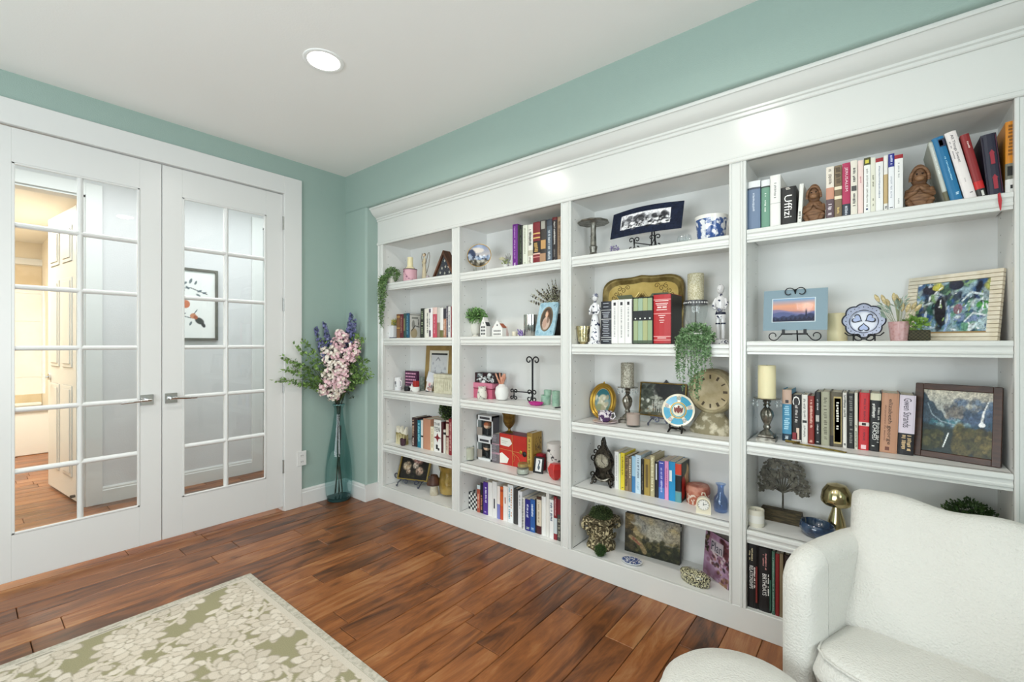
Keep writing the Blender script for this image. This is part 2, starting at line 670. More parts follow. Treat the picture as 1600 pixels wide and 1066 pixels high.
def leaf(name, y0, y1, g0, g1, hand):
    """leaf from y0 (lock edge) to y1, glass from g0 to g1; all y ascending"""
    d = bpy.data.objects.new(name, None); COL.objects.link(d); struct(d)
    X0, X1 = -.042, -.002
    for a0, a1 in ((y0, g0), (g1, y1)):
        bx(X0, X1, a0, a1, ZB, ZT, .002).out('stile', M_DOOR, d)
    bx(X0, X1, g0, g1, ZB, GB, .002).out('rail', M_DOOR, d)
    bx(X0, X1, g0, g1, GT, ZT, .002).out('rail', M_DOOR, d)
    # glazing bead frame
    fr = B()
    for a0, a1, z0, z1 in ((g0, g0 + .012, GB, GT), (g1 - .012, g1, GB, GT), (g0, g1, GB, GB + .012), (g0, g1, GT - .012, GT)):
        fr.box(-.012, .002, a0, a1, z0, z1, .003)
    fr.out('glazing_bead', M_DOOR, d)
    mid = (g0 + g1) / 2
    prof = [(-.034, -.013), (-.012, -.013), (-.003, -.006), (-.001, 0), (-.003, .006), (-.012, .013), (-.034, .013)]
    B().prism([(p[0], mid + p[1]) for p in prof], GB, GT, 'z').out('muntin', M_DOOR, d)
    zs = [GB + (GT - GB) * i / 6 for i in range(7)]
    for z in zs[1:-1]:
        B().prism([(p[0], z + p[1]) for p in prof], g0, g1, 'y').out('muntin', M_DOOR, d)
    for i in range(6):
        for a0, a1 in ((g0, mid), (mid, g1)):
            bx(-.024, -.021, a0, a1, zs[i], zs[i + 1]).out('pane', PANE, d)
    # lever on a square rose
    yc = (y0 + .045) if hand > 0 else (y1 - .075)
    zl = .945
    hd = bx(-.002, .008, yc - .033, yc + .033, zl - .033, zl + .033, .002).out('door_handle', CHROME, d)
    lv = B().tube([(.005, yc, zl), (.03, yc, zl), (.048, yc, zl)], .011, 12)
    lv.tube([(.048, yc - .012 * hand, zl), (.05, yc + .03 * hand, zl), (.049, yc + .08 * hand, zl - .004), (.046, yc + .132 * hand, zl - .006)], [.011, .010, .0085, .007], 10, flat=.7)
    lv.out('lever', CHROME, hd, 50)
    return d


d1 = leaf('door_1', -1.283, -.527, -1.176, -.650, 1)
d2 = leaf('door_2', -2.046, -1.287, -1.931, -1.397, -1)
for z in (2.231, 1.601, .971, .346):
    h_ = B().lathe([(.007, -.045), (.007, .045)], 10, (.006, -.5255, z))
    h_.lathe([(.0085, -.05), (.0085, -.045)], 10, (.006, -.5255, z)).lathe([(.0085, .045), (.0085, .05)], 10, (.006, -.5255, z))
    h_.out('hinge', mat('#a9a9a6', .3, 1.0), d1, 50)

# outlet by the casing
o = thing('wall_outlet', 'white duplex outlet plate low beside the door casing', 'outlet', (0, -.392, .385))
bx(0.016, .025, -.036, .036, -.058, .058, .002).out('plate', M_TRIM, o)
for s_ in (-.024, .024):
    f = bx(.024, .027, -.017, .017, s_ - .014, s_ + .014, .003).out('receptacle', M_TRIM, o)
    B().box(.0268, .0276, -.008, -.005, s_ - .006, s_ + .005).box(.0268, .0276, .005, .008, s_ - .006, s_ + .005).out('slot', mat('#555555', .6), f)

# ---------------------------------------------------------------- recessed ceiling lights


def downlight(x, y, label, power=8.5):
    o = thing('recessed_light', label, 'ceiling light', (x, y, H))
    B().lathe([(.098, 0), (.098, -.004), (.092, -.007), (.078, -.004), (.076, .0)], 32).out('trim_ring', mat('#f0f0ee', .4), o, 40)
    B().lathe([(.077, -.003), (.06, -.006), (.0, -.0075)], 32).out('lens', mat('#fff6ea', .4, emit=14.0), o, 40)
    l = area('lamp', (0, 0, -.012), (0, 0, 0), .15, .15, power, (1.0, .95, .87), 'DISK', 162)
    l.parent = o
    return o


downlight(1.383, -.939, 'bright round recessed light in the ceiling nearest the door')
downlight(3.0, -.92, 'recessed ceiling light above the white armchair')
downlight(1.383, -2.95, 'recessed ceiling light behind the viewer by the door wall')
downlight(3.0, -2.95, 'recessed ceiling light behind the viewer by the added window')

# ---------------------------------------------------------------- hall, bathroom and the room across the hall
XH = -1.31
b = B()
b.box(XH - .12, XH, -1.475, -.155, 0, H)
b.box(XH - .12, XH, -3.2, -2.27, 0, H)
b.box(XH - .12, XH, -2.27, -1.475, 2.475, H)
b.box(XH - .12, XH, -.155, .65, 2.475, H); b.box(XH - .12, XH, .65, 1.2, 0, H)
b.box(XH - .12, -.12, -3.2, -3.1, 0, H); b.box(XH - .12, -.12, 1.1, 1.2, 0, H)
struct(b.out('wall_hall', M_HALL))
struct(bx(-1.43, -.12, -3.2, 1.2, H, H + .05).out('ceiling_hall', M_CEIL))
b = B()
for y0, y1 in ((-1.375, -.25), (-3.1, -2.39)):
    b.prism([(XH + p[0], p[1]) for p in base_profile()], y0, y1, 'y')
struct(b.out('baseboard_hall', M_TRIM))
for i, (y0, y1, n) in enumerate(((-2.27, -1.475, 2), (-.155, .65, 3))):
    t = bpy.data.objects.new('trim_%d' % n, None); COL.objects.link(t); struct(t)
    for q in ((y0 - .1, y0, 0, 2.575), (y1, y1 + .1, 0, 2.575), (y0, y1, 2.475, 2.575)):
        bx(XH, XH + .02, *q, .003).out('casing', M_TRIM, t)
    for q in ((y0, y0 + .015, 0, 2.475), (y1 - .015, y1, 0, 2.475), (y0, y1, 2.46, 2.475)):
        bx(XH - .125, XH, *q).out('jamb', M_TRIM, t)
# bathroom
b = B()
b.box(-5.0, -1.43, -1.42, -1.32, 0, H); b.box(-5.0, -1.43, -3.2, -3.1, 0, H)
struct(b.out('wall_bathroom', mat('#efe6d6', .7)))
struct(bx(-5.0, -1.43, -3.2, -1.32, 2.6, 2.65).out('ceiling_bathroom', mat('#f4efe6', .8)))
tw = struct(bx(-5.0, -4.92, -3.1, -1.42, 0, 2.6).out('wall_bathroom_end', mat('#e9dcc6', .6)))
for i in range(5):
    for j in range(5):
        bx(-4.92, -4.91, -3.1 + i * .336 + .002, -3.1 + (i + 1) * .336 - .002, .5 + j * .36 + .002, .5 + (j + 1) * .36 - .002, .002).out('tile', M_TAN, tw)
struct(bx(-4.92, -4.89, -3.1, -1.42, 2.31, 2.39).out('trim_4', M_TRIM))
t = thing('bathtub', 'white built-in bathtub seen through the left door leaf', 'bathtub', (0, 0, 0))
bx(-4.13, -4.05, -3.09, -1.43, 0, .5, .01).out('apron', mat('#f3f1ec', .25), t)
B().box(-4.2, -4.03, -3.09, -1.43, .5, .54, .012).box(-4.9, -4.8, -3.09, -1.43, .5, .54, .01).box(-4.88, -4.1, -3.09, -1.43, .1, .14).out('rim', mat('#f3f1ec', .2), t)
bd = thing('bathroom_door', 'open white six-panel bathroom door with a lever', 'door', (-1.46, -1.49, 0), R(180 + 6))
M_BD = mat('#f1eee7', .4)
bx(0, .82, -.02, .02, .02, 2.42, .002).out('slab', M_BD, bd)
for xa in (.1, .46):
    for z0, z1 in ((.2, .95), (1.1, 1.85), (1.98, 2.28)):
        p_ = bx(xa, xa + .26, .02, .028, z0, z1, .006).out('raised_panel', M_BD, bd)
        bx(xa + .03, xa + .23, .028, .034, z0 + .03, z1 - .03, .005).out('panel_field', M_BD, p_)
hd = B().lathe([(.028, 0), (.028, .012)], 16).at().tube([(0, 0, .01), (0, 0, .045), (-.1, 0, .045)], .009, 8).out('door_handle', CHROME, bd, 50, loc=(.76, .02, 1.0), rot=(R(-90), 0, 0))
B().tube([(0, 0, 0), (0, .03, 0)], .012, 8).out('door_stop', mat('#4a3a2a', .5), bd, loc=(.03, .02, .06))
area('bathroom_ceiling_lamp', (-3.0, -2.2, 2.57), (0, 0, 0), .5, .5, 92, (1.0, .93, .84))
area('hall_fill_light', (-.5, -1.2, 2.7), (0, 0, 0), .6, 3.2, 54, (.97, .97, 1.0))  # added panel that brightens the hall, no fixture known here
# room across the hall
b = B()
b.box(-3.7, -3.6, -.3, 2.0, 0, H); b.box(-3.7, -1.43, 1.6, 1.7, 0, H); b.box(-3.7, -1.43, -1.32, -1.22, 0, H)
struct(b.out('wall_far_room', M_TEAL))
struct(bx(-3.6, -3.585, -.3, 1.6, 0, .135).out('baseboard_far_room', M_TRIM))
fl3 = struct(bx(-3.7, -1.43, -1.22, 1.7, -.06, -.002).out('floor_far_room', mat('#6b4329', .35, col2='#4f2e1a', vs=3, sc=(12, 1, 1))))
struct(bx(-3.7, -1.43, -1.32, 1.7, H, H + .05).out('ceiling_far_room', M_CEIL))
area('far_room_fill_light', (-2.5, .7, 2.68), (0, 0, 0), .8, .8, 50, (.95, .98, 1.0))  # added area light under the ceiling, this room has no window

# ---------------------------------------------------------------- built-in bookcase
FY, BY = .11, .40
M_BC = mat('#dedfdb', 0.2)
M_BCI = mat('#e9e9e6', 0.42)
BC = thing('built_in_bookcase', 'long white built-in bookcase with crown moulding filling the teal wall niche', 'bookcase', (0, 0, 0))
stiles = [(.312, .384), (1.213, 1.291), (2.133, 2.203), (3.044, 3.115), (3.925, 3.988)]
OPEN = [(.384, 1.213), (1.291, 2.133), (2.203, 3.044), (3.115, 3.925)]
for x0, x1 in stiles:
    w = x1 - x0
    bx(x0 + .004, x1 - .004, FY + .012, BY, .113, 2.125).out('divider_panel', M_BCI, BC)
    pr = [(0, .135), (0, .1105), (.003, .108), (.010, .108), (.013, .112), (w - .026, .112), (w - .022, .107), (w - .016, .107), (w - .013, .112), (w - .010, .108), (w - .003, .108), (w, .1105), (w, .135)]
    B().prism([(x0 + p[0], p[1]) for p in pr], .113, 2.125, 'z').out('stile', M_BC, BC)
bx(.312, 3.988, BY, BY + .02, 0, 2.4).out('back_panel', M_BCI, BC)
bx(.312, 3.988, FY, FY + .025, 2.125, 2.40, 0).out('fascia', M_BC, BC)
bx(.312, 3.988, FY + .02, BY, 2.125, 2.145).out('top_panel', M_BCI, BC)
B().prism([(.118, 2.121), (.104, 2.121), (.101, 2.126), (.101, 2.138), (.106, 2.142), (.108, 2.150), (.118, 2.150)], .312, 3.988, 'x').out('fascia_bead', M_BC, BC)
cp = [(.115, 2.318), (.104, 2.318), (.101, 2.322), (.101, 2.334), (.094, 2.338), (.094, 2.348), (.087, 2.352), (.080, 2.355), (.072, 2.360), (.060, 2.370), (.049, 2.383), (.041, 2.397), (.036, 2.403), (.030, 2.403), (.028, 2.407), (.028, 2.4185), (.115, 2.4185)]
B().prism(cp, .312, 3.988, 'x').out('crown_moulding', M_BC, BC, 25)
bx(.312, 3.988, FY, FY + .02, 0, .113, .002).out('kick_board', M_BC, BC)
for x0, x1 in OPEN:
    bx(x0, x1, FY + .02, BY, .09, .113).out('bottom_deck', M_BCI, BC)
SHELF = [[1.797, 1.343, .906, .457], [1.797, 1.347, .905, .457], [1.800, 1.297, .848, .474], [1.812, 1.311, .862, .464]]
ns = [(.14, 0), (.119, 0), (.115, -.003), (.114, -.008), (.114, -.017), (.118, -.021), (.1195, -.026), (.1195, -.034), (.116, -.037), (.1155, -.042), (.117, -.046), (.121, -.048), (.121, -.058), (.14, -.058)]
for (x0, x1), zs in zip(OPEN, SHELF):
    for z in zs:
        s_ = bx(x0 + .001, x1 - .001, .135, BY, z - .025, z).out('shelf', M_BCI, BC)
        B().prism([(p[0], z + p[1]) for p in ns], x0 + .001, x1 - .001, 'x').out('shelf_nosing', M_BC, s_, 30)
# rows of pin holes drilled in the side panels
b = B()
for (x0, x1) in OPEN:
    for yy in (.165, .345):
        for xx, s_ in ((x0, 1), (x1, -1)):
            for k in range(60):
                z = .17 + k * .032
                if z < 2.08 and k % 2 == 0:
                    b.prism([(yy + .003 * math.cos(a), z + .003 * math.sin(a)) for a in (0, 1.047, 2.094, 3.1416, 4.189, 5.236)], xx + s_ * (-.0045 + .0), xx + s_ * (-.0038), 'x')
ph = b.out('pin_holes', mat('#6d6d68', .8), BC)
ph['kind'] = 'stuff'
# steel shelf clips under the top shelves
for (x, z) in ((2.203, 1.775), (3.115, 1.787), (3.925, 1.787)):
    s_ = 1 if x < 3.5 else -1
    B().tube([(x, .2, z), (x + .02 * s_, .2, z), (x + .02 * s_, .25, z - .003)], .0025, 5).out('shelf_clip', mat('#77756f', .4, 1), BC)

# ---------------------------------------------------------------- rug


def rug_mat():
    m = bpy.data.materials.new('m_rug')
    m.use_nodes = True
    nt = m.node_tree
    N = nt.nodes.new; L = nt.links.new
    p = nt.nodes['Principled BSDF']
    p.inputs['Roughness'].default_value = .95
    p.inputs['Specular IOR Level'].default_value = .1
    at = N('ShaderNodeAttribute'); at.attribute_name = 'ink'
    tc = N('ShaderNodeTexCoord')
    n3 = N('ShaderNodeTexNoise'); n3.inputs['Scale'].default_value = 260; n3.inputs['Detail'].default_value = 2
    L(tc.outputs['Object'], n3.inputs['Vector'])
    mx = N('ShaderNodeMixRGB'); mx.blend_type = 'OVERLAY'; mx.inputs[0].default_value = .3
    L(at.outputs['Color'], mx.inputs[1]); L(n3.outputs['Fac'], mx.inputs[2])
    L(mx.outputs[0], p.inputs['Base Color'])
    bn = N('ShaderNodeBump'); bn.inputs['Strength'].default_value = .5; bn.inputs['Distance'].default_value = .004
    L(at.outputs['Color'], bn.inputs['Height']); L(bn.outputs[0], p.inputs['Normal'])
    return m


def rug_pattern(W_, H_, nx, ny):
    """woven damask: cream flower heads and leaf scrolls on an olive ground"""
    cv = Cv(nx, ny, '#969072')
    rng = np.random.default_rng(5)
    sx, sy = nx / W_, ny / H_
    cream = [np.array(C(c)[:3]) for c in ('#cdc2b2', '#d3c9ba', '#c6bbab')]
    line = np.array(C('#998f7d')[:3])

    def dab(x, y, rx, ry, rot, col, wob=0.0):
        R_ = max(rx, ry) * 1.3
        i0, i1 = max(0, int((x - R_) * sx)), min(nx, int((x + R_) * sx) + 2)
        j0, j1 = max(0, int((y - R_) * sy)), min(ny, int((y + R_) * sy) + 2)
        if i1 <= i0 or j1 <= j0:
            return
        gx, gy = np.meshgrid((np.arange(i0, i1) + .5) / sx - x, (np.arange(j0, j1) + .5) / sy - y)
        u = gx * math.cos(rot) + gy * math.sin(rot); v = -gx * math.sin(rot) + gy * math.cos(rot)
        d = np.hypot(u / rx, v / ry) + wob * np.sin(np.arctan2(v, u) * 5)
        k = np.clip((1 - d) * 6 + .5, 0, 1)[..., None]
        cv.a[j0:j1, i0:i1] = cv.a[j0:j1, i0:i1] * (1 - k) + col * k

    def petal(x, y, rx, ry, rot):
        dab(x, y, rx * 1.1, ry * 1.16, rot, line)
        dab(x, y, rx, ry, rot, cream[int(rng.integers(3))], .06)

    def scroll(x, y, a, L, s):
        n = int(L / .022)
        for i in range(n):
            t = i / n
            a += s * (.05 + .22 * t)
            x += .022 * math.cos(a); y += .022 * math.sin(a)
            r = .024 * (1 - t) + .009
            dab(x, y, .026, r * .55, a, cream[0])
            if i % 2 == 0:
                sd = 1 if i % 4 == 0 else -1
                petal(x - math.sin(a) * sd * .028, y + math.cos(a) * sd * .028, .036 * (1.1 - t * .5), .016, a + sd * .8)

    step = .375
    for j in range(-1, int(H_ / (step * .62)) + 2):
        for i in range(-1, int(W_ / step) + 2):
            x = (i + (.5 if j % 2 else 0)) * step + rng.uniform(-.02, .02); y = j * step * .62 + rng.uniform(-.02, .02)
            a0 = rng.uniform(0, 6.28)
            for q in range(4):
                scroll(x, y, a0 + q * 1.57, rng.uniform(.2, .3), (-1) ** (i + q))
    for j in range(-1, int(H_ / (step * .62)) + 2):
        for i in range(-1, int(W_ / step) + 2):
            x = (i + (.5 if j % 2 else 0)) * step; y = j * step * .62
            x += rng.uniform(-.02, .02); y += rng.uniform(-.02, .02)
            for rad, n, l, w in ((.092, 12, .044, .024), (.06, 9, .036, .021), (.032, 6, .027, .017)):
                o_ = rng.uniform(0, 1)
                for q in range(n):
                    a = 6.283 * (q + o_) / n
                    petal(x + rad * math.cos(a), y + rad * math.sin(a) * .9, l, w, a + rng.uniform(-.25, .25))
            dab(x, y, .018, .018, 0, line); dab(x, y, .013, .013, 0, cream[1])
    # inner guard line with a broken grey stripe
    ex = np.minimum(np.minimum(cv.x * W_, W_ - cv.x * W_), np.minimum(cv.y * H_, H_ - cv.y * H_))
    st = (np.sin(cv.x * W_ * 31) + np.sin(cv.y * H_ * 29) > .5)
    cv.mask((ex < .028) * 1.0, '#c9c0b2'); cv.mask(((ex > .012) & (ex < .02) & st) * 1.0, '#8a8677', .8)
    return cv


rg = thing('area_rug', 'cream and olive damask area rug lying on the wood floor', 'rug', (.836, -3.3, 0))
bx(.03, 1.62, .03, 2.195, .0005, .0105).out('backing', mat('#8f8770', .95), rg)
rug_pattern(1.58, 2.155, 290, 396).put('field', 1.58, 2.155, rug_mat(), rg, (.035, .035, .0112), (R(-90), 0, 0)).scale = (1, 1, 1)
for v in rg.children[-1].data.vertices:
    v.co = (v.co.x, v.co.z, 0)
rg.children[-1].rotation_euler = (0, 0, 0)
B().box(0, .036, 0, 2.225, .0005, .012, .004).box(1.614, 1.65, 0, 2.225, .0005, .012, .004).box(.03, 1.62, 0, .036, .0005, .012, .004).box(.03, 1.62, 2.189, 2.225, .0005, .012, .004).out('border', mat('#c3bcae', .95, col2='#a9a394', vs=60, bump=.3, bs=300), rg)

# ================================================================ BOOKS


def cmat(h, rough=.45):
    return mat(h, rough)


def book(x0, x1, zt, y, z, dp, cov, label, group, title=None, tc='#f2efe6', bands=(), marks=(), lean=0.0, pages='#e9e0cc', tspan=(.12, .88), tw=.55, hard=True, cat='book', sub=None):
    t = max(x1 - x0 - .0008, .004)
    h = zt - z
    a = R(lean)
    if lean > 0:
        loc = (x0 + .0004, y, z + t * math.sin(a))
    else:
        loc = (x0 + .0004, y, z)
    o = thing('book', label, cat, loc, group=group, rot=(0, a, 0))
    th = .0028 if hard else .0009
    k = .004 if hard else .0015
    cb = B().prism([(0, .011), (0, k), (t * .14, k * .35), (t * .35, 0), (t * .65, 0), (t * .86, k * .35), (t, k), (t, .011), (t - th, .011), (t - th, .008), (th, .008), (th, .011)], 0, h, 'z')
    cb.box(0, th, .011, dp, 0, h).box(t - th, t, .011, dp, 0, h)
    cb.out('cover', cmat(cov), o)
    e = .004 if hard else .0006
    bx(th, t - th, .0085, dp - e, e, h - e).out('page_block', mat(pages, .85), o)
    for bd in bands:
        f0, f1, c = bd[:3]
        w0, w1 = (bd[3], bd[4]) if len(bd) > 3 else (0, 1)
        if (w0, w1) == (0, 1):
            B().prism([(-.0003, .0108), (-.0003, k), (t * .14, k * .35 - .0005), (t * .35, -.0005), (t * .65, -.0005), (t * .86, k * .35 - .0005), (t + .0003, k), (t + .0003, .0108)], h * f0, h * f1, 'z').out('spine_band', cmat(c), o)
        else:
            bx(t * w0, t * w1, -.0009, .003, h * f0, h * f1).out('spine_panel', cmat(c), o)
    if title:
        L = h * (tspan[1] - tspan[0])
        text(o, title, L, t * tw, cmat(tc), frame_m((t * .5, -.0012, h * (tspan[0] + tspan[1]) / 2), (0, 0, -1), (1, 0, 0)), 'spine_title')
    if sub:
        st, s0, s1, cx, sw, sc_ = sub
        text(o, st, h * (s1 - s0), t * sw, cmat(sc_), frame_m((t * cx, -.0012, h * (s0 + s1) / 2), (0, 0, -1), (1, 0, 0)), 'spine_title')
    if marks:
        rng = random.Random(hash(label) % 9973 if False else sum(map(ord, label)))
        for mk in marks:
            f0, f1, c, cx, wd = mk[:5]
            b = B()
            zz = h * f1
            step = mk[5] if len(mk) > 5 else .0052
            while zz - step > h * f0:
                if rng.random() > .14:
                    hw = t * wd * .5 * rng.uniform(.65, 1)
                    sh = t * wd * rng.uniform(-.12, .12)
                    b.box(t * cx - hw + sh, t * cx + hw + sh, -.0010, .002, zz - step * rng.uniform(.45, .75), zz)
                zz -= step
            if b.v:
                b.out('spine_print', cmat(c), o)
    return o


# --- column four, top shelf (upright run at the left, run between the carvings, leaning run at the right)
Z = 1.812
Y4 = .145
G = 'books on the top shelf at the right'
ow = ' on the top right shelf'
book(3.1110, 3.1650, 2.0330, Y4, Z, .16, '#70839e', 'slate blue hardback at the left end of the top right shelf', G, marks=[(.35, .75, '#c9d2de', .5, .16)], bands=[(.86, 1, '#e6e8e8'), (.83, .87, '#4a5364')])
book(3.1680, 3.2020, 2.0280, Y4, Z, .16, '#6f9a85', 'sage green hardback next to the slate blue one', G, marks=[(.3, .72, '#dbe6dd', .5, .2)], bands=[(.87, 1, '#e6e8e8'), (.84, .87, '#33413a')])
book(3.2030, 3.2430, 2.0400, Y4, Z, .19, '#eceae6', 'tall white hardback left of the black art book', G, marks=[(.55, .85, '#8f8f8c', .5, .22)], bands=[(.455, .462, '#a5a5a2')])
book(3.2430, 3.3010, 1.9780, Y4, Z, .2, '#181716', 'thick black art book with white serif title', G, title='Uffizi', tc='#f5f3ee', tspan=(.2, .78), tw=.5, marks=[(.9, .98, '#cfcac0', .5, .35)])
book(3.3050, 3.3200, 1.9800, Y4, Z, .18, '#e9e8e1', 'thin white book slumped against the left monkey carving', G, lean=3, marks=[(.1, .3, '#44443f', .5, .5)], hard=False)
book(3.4060, 3.4330, 2.0280, Y4, Z, .15, '#e6ddcf', 'cream novel with pink floral spine beside the monkey carving', G, bands=[(.38, .6, '#c98f76'), (0, .38, '#5c4a50')], marks=[(.66, .95, '#8d8376', .5, .4), (.06, .36, '#e9dfe2', .5, .5)], hard=False)
book(3.4340, 3.4590, 2.0270, Y4, Z, .15, '#7d6a50', 'brown patterned novel left of the magenta one', G, bands=[(.54, .6, '#e8dcc0'), (.36, .42, '#e8dcc0')], marks=[(.64, .96, '#4a3c2c', .5, .7), (.06, .2, '#e0c27a', .5, .3)], hard=False)
book(3.4600, 3.4860, 2.0300, Y4, Z, .15, '#b02c56', 'magenta paperback with a dark foot and white capitals', G, title='JERUSALEM', tc='#f3d7df', tspan=(.42, .97), tw=.45, bands=[(0, .24, '#2c3440')], marks=[(.03, .2, '#c9cfd6', .5, .4)], hard=False)
book(3.4870, 3.5090, 2.0340, Y4, Z, .15, '#e4ded0', 'cream paperback with a dark round emblem on its spine', G, marks=[(.6, .86, '#54504a', .5, .4), (.15, .4, '#54504a', .5, .4)], bands=[(.45, .54, '#4b4a48', .12, .88)], hard=False)
book(3.5100, 3.5280, 2.0290, Y4, Z, .15, '#ecd3cc', 'pale pink paperback with a black foot', G, bands=[(0, .02, '#2a2224')], marks=[(.55, .7, '#d08f93', .5, .25)], hard=False)
book(3.5290, 3.5500, 2.0340, Y4, Z, .15, '#eeeeea', 'white paperback with a yellow and black head panel', G, bands=[(.87, 1, '#4a4a22'), (.9, .96, '#d6c94a', .2, .75), (.07, .1, '#2d3a66', .3, .6)], marks=[(.12, .8, '#a9a7a0', .5, .28)], hard=False)
book(3.5500, 3.5650, 2.0300, Y4, Z, .15, '#e2e0cf', 'ivory paperback with small olive print', G, marks=[(.45, .68, '#7b7a5c', .5, .3), (.1, .26, '#7b7a5c', .5, .3)], hard=False)
book(3.5650, 3.5880, 2.0230, Y4, Z, .15, '#ecebe8', 'white paperback with a red head band, left of two', G, bands=[(.93, 1, '#9c1b25')], marks=[(.25, .85, '#9aa0ad', .5, .2)], hard=False)
book(3.5890, 3.6020, 2.0280, Y4, Z, .15, '#e7e4dd', 'white and tan paperback beside the one with blue head', G, bands=[(.14, .66, '#c2a878')], marks=[(.04, .09, '#6d6d6d', .5, .6)], hard=False)
book(3.6030, 3.6210, 2.0300, Y4, Z, .15, '#e9eaec', 'white paperback with a blue head panel', G, bands=[(.77, 1, '#2c3488')], marks=[(.8, .97, '#cfd4f0', .5, .4), (.2, .6, '#b9bcc4', .5, .3), (.02, .06, '#4b4b50', .5, .7)], hard=False)
book(3.6210, 3.6460, 2.0210, Y4, Z, .19, '#ecebe8', 'thicker white book with red head band by the right monkey', G, bands=[(.93, 1, '#9c1b25')], marks=[(.55, .85, '#a8a8a8', .5, .2), (.1, .2, '#a8a8a8', .5, .2)], hard=False)
book(3.7620, 3.7750, 2.0480, Y4, Z, .2, '#aeb2a6', 'grey-green photo book leaning on the right monkey carving', G, lean=-11.5, bands=[(.18, .98, '#c5cac3'), (0, .17, '#6f6b55')], marks=[(.45, .9, '#e6e8e4', .5, .3)], cat='book')
book(3.7760, 3.8080, 2.0590, Y4, Z, .19, '#1c6f9e', 'leaning blue hardback with a small white portrait panel', G, lean=-12, bands=[(.84, .955, '#1d2440', .45, .98), (.855, .94, '#e8d9e2', .5, .8)], marks=[(.3, .68, '#9fd0e4', .62, .13), (.04, .12, '#bfe0ee', .7, .3)])
book(3.8120, 3.8430, 2.0690, Y4, Z, .19, '#ede5e2', 'leaning pale pink-white cookbook with grey serif title', G, lean=-12, title='All Things Sweet', tc='#5a5356', tspan=(.52, .97), tw=.3, marks=[(.58, .86, '#a79fa0', .22, .1), (.22, .3, '#b5abac', .5, .1), (.04, .13, '#6d6468', .7, .3)])
book(3.8440, 3.8680, 2.0490, Y4, Z, .18, '#8a2325', 'leaning dark red hardback with a black foot', G, lean=-11, bands=[(.13, .25, '#c6201f'), (0, .13, '#2b2a28'), (.02, .1, '#d9d7d0', .5, .75)], marks=[(.75, .88, '#ecd6d0', .6, .18)])
o = book(3.8690, 3.9080, 2.0300, Y4, Z, .2, '#201f33', 'leaning navy book with two red arrows on its spine', G, lean=-5, bands=[(.04, .97, '#2c2438', .05, .09), (.04, .97, '#5e2336', .9, .93)])
_t = 3.908 - 3.869
for f0 in (.12, .58):
    hh = .19
    B().prism([(_t * .42, hh * f0), (_t * .68, hh * f0), (_t * .68, hh * (f0 + .2)), (_t * .74, hh * (f0 + .2)), (_t * .55, hh * (f0 + .27)), (_t * .36, hh * (f0 + .2)), (_t * .42, hh * (f0 + .2))], -.0014, .002, 'y').out('arrow_emblem', cmat('#9b2435'), o)
B().tube([(_t * .5, .0, .0), (_t * .5, -.037, -.004), (_t * .5, -.039, -.03), (_t * .46, -.038, -.062)], [.003, .004, .005, .0015], 6, flat=.25).out('ribbon_marker', cmat('#b3202e'), o)
book(3.9100, 3.9380, 2.0590, Y4, Z, .21, '#d88a16', 'tall orange cookbook at the right end of the top shelf', G, bands=[(.2, .42, '#77776b'), (0, .2, '#e9e8e4'), (.25, .38, '#1f1f1c', .15, .95), (.07, .12, '#2a2a2a', .4, .7)], marks=[(.48, .95, '#8f5a10', .5, .55, .012)])

# --- column four, shelf three
Z = .862
Y5 = .235
G = 'novels on the shelf beside the waterfall picture'
book(3.2370, 3.2730, 1.0930, Y5, Z, .15, '#4a91b4', 'hardback with a lady in blue at the left of the novels', G, bands=[(.72, 1, '#c9ab98'), (.0, .14, '#20384a'), (.74, .8, '#2a2226', .35, .7)], marks=[(.18, .68, '#a9d5e6', .5, .6, .009), (.02, .1, '#d9e6ea', .5, .4)])
book(3.2730, 3.3100, 1.0730, Y5, Z, .15, '#191517', 'black novel with looping white C and red stiletto', G, title='C', tc='#efece8', tspan=(.78, .98), tw=.75, bands=[(0, .05, '#e8e5e2'), (.05, .2, '#8c1f2c', .1, .6), (.06, .3, '#e6c9b6', .5, .8)], marks=[(.4, .78, '#c9c3c0', .5, .3)])
book(3.3110, 3.3340, 1.0750, Y5, Z, .14, '#e9e6df', 'white novel left of the dark red one', G, bands=[(.42, .47, '#2a2a2a', .15, .85)], marks=[(.5, .94, '#8f8c86', .5, .35), (.1, .36, '#8f8c86', .5, .3)])
book(3.3350, 3.3580, 1.0710, Y5, Z, .14, '#8c2a22', 'dark red novel with pale lettering', G, marks=[(.3, .92, '#e3b8a6', .5, .4), (.03, .08, '#e3b8a6', .5, .5)])
book(3.3590, 3.3810, 1.0900, Y5, Z, .15, '#17181b', 'slim black novel with a white oval photo', G, bands=[(.44, .56, '#b9b6b0', .2, .75)], marks=[(.64, .86, '#c9c9c9', .5, .25), (.18, .38, '#c9c9c9', .5, .25), (.02, .06, '#dddddd', .5, .4)])
book(3.3820, 3.4130, 1.0940, Y5, Z, .16, '#a7a58e', 'grey-green hardback with silver lettering', G, marks=[(.1, .92, '#6d6b58', .5, .4, .007)])
book(3.4140, 3.4560, 1.0940, Y5, Z, .16, '#5a5240', 'hardback with black label framed in gold', G, bands=[(.06, .92, '#b7a368', .3, .95), (.09, .89, '#131210', .36, .89), (0, .2, '#2a2420', .0, .28)], marks=[(.22, .82, '#e8e4d8', .62, .22, .011)])
book(3.4570, 3.4720, 1.0940, Y5, Z, .15, '#e4e0d9', 'thin white speckled book', G, marks=[(.55, .96, '#4a4743', .5, .5), (.03, .08, '#333333', .5, .5)])
book(3.4730, 3.4970, 1.0920, Y5, Z, .16, '#151413', 'black hardback with dim silver capitals', G, marks=[(.05, .95, '#777570', .5, .45, .009)])
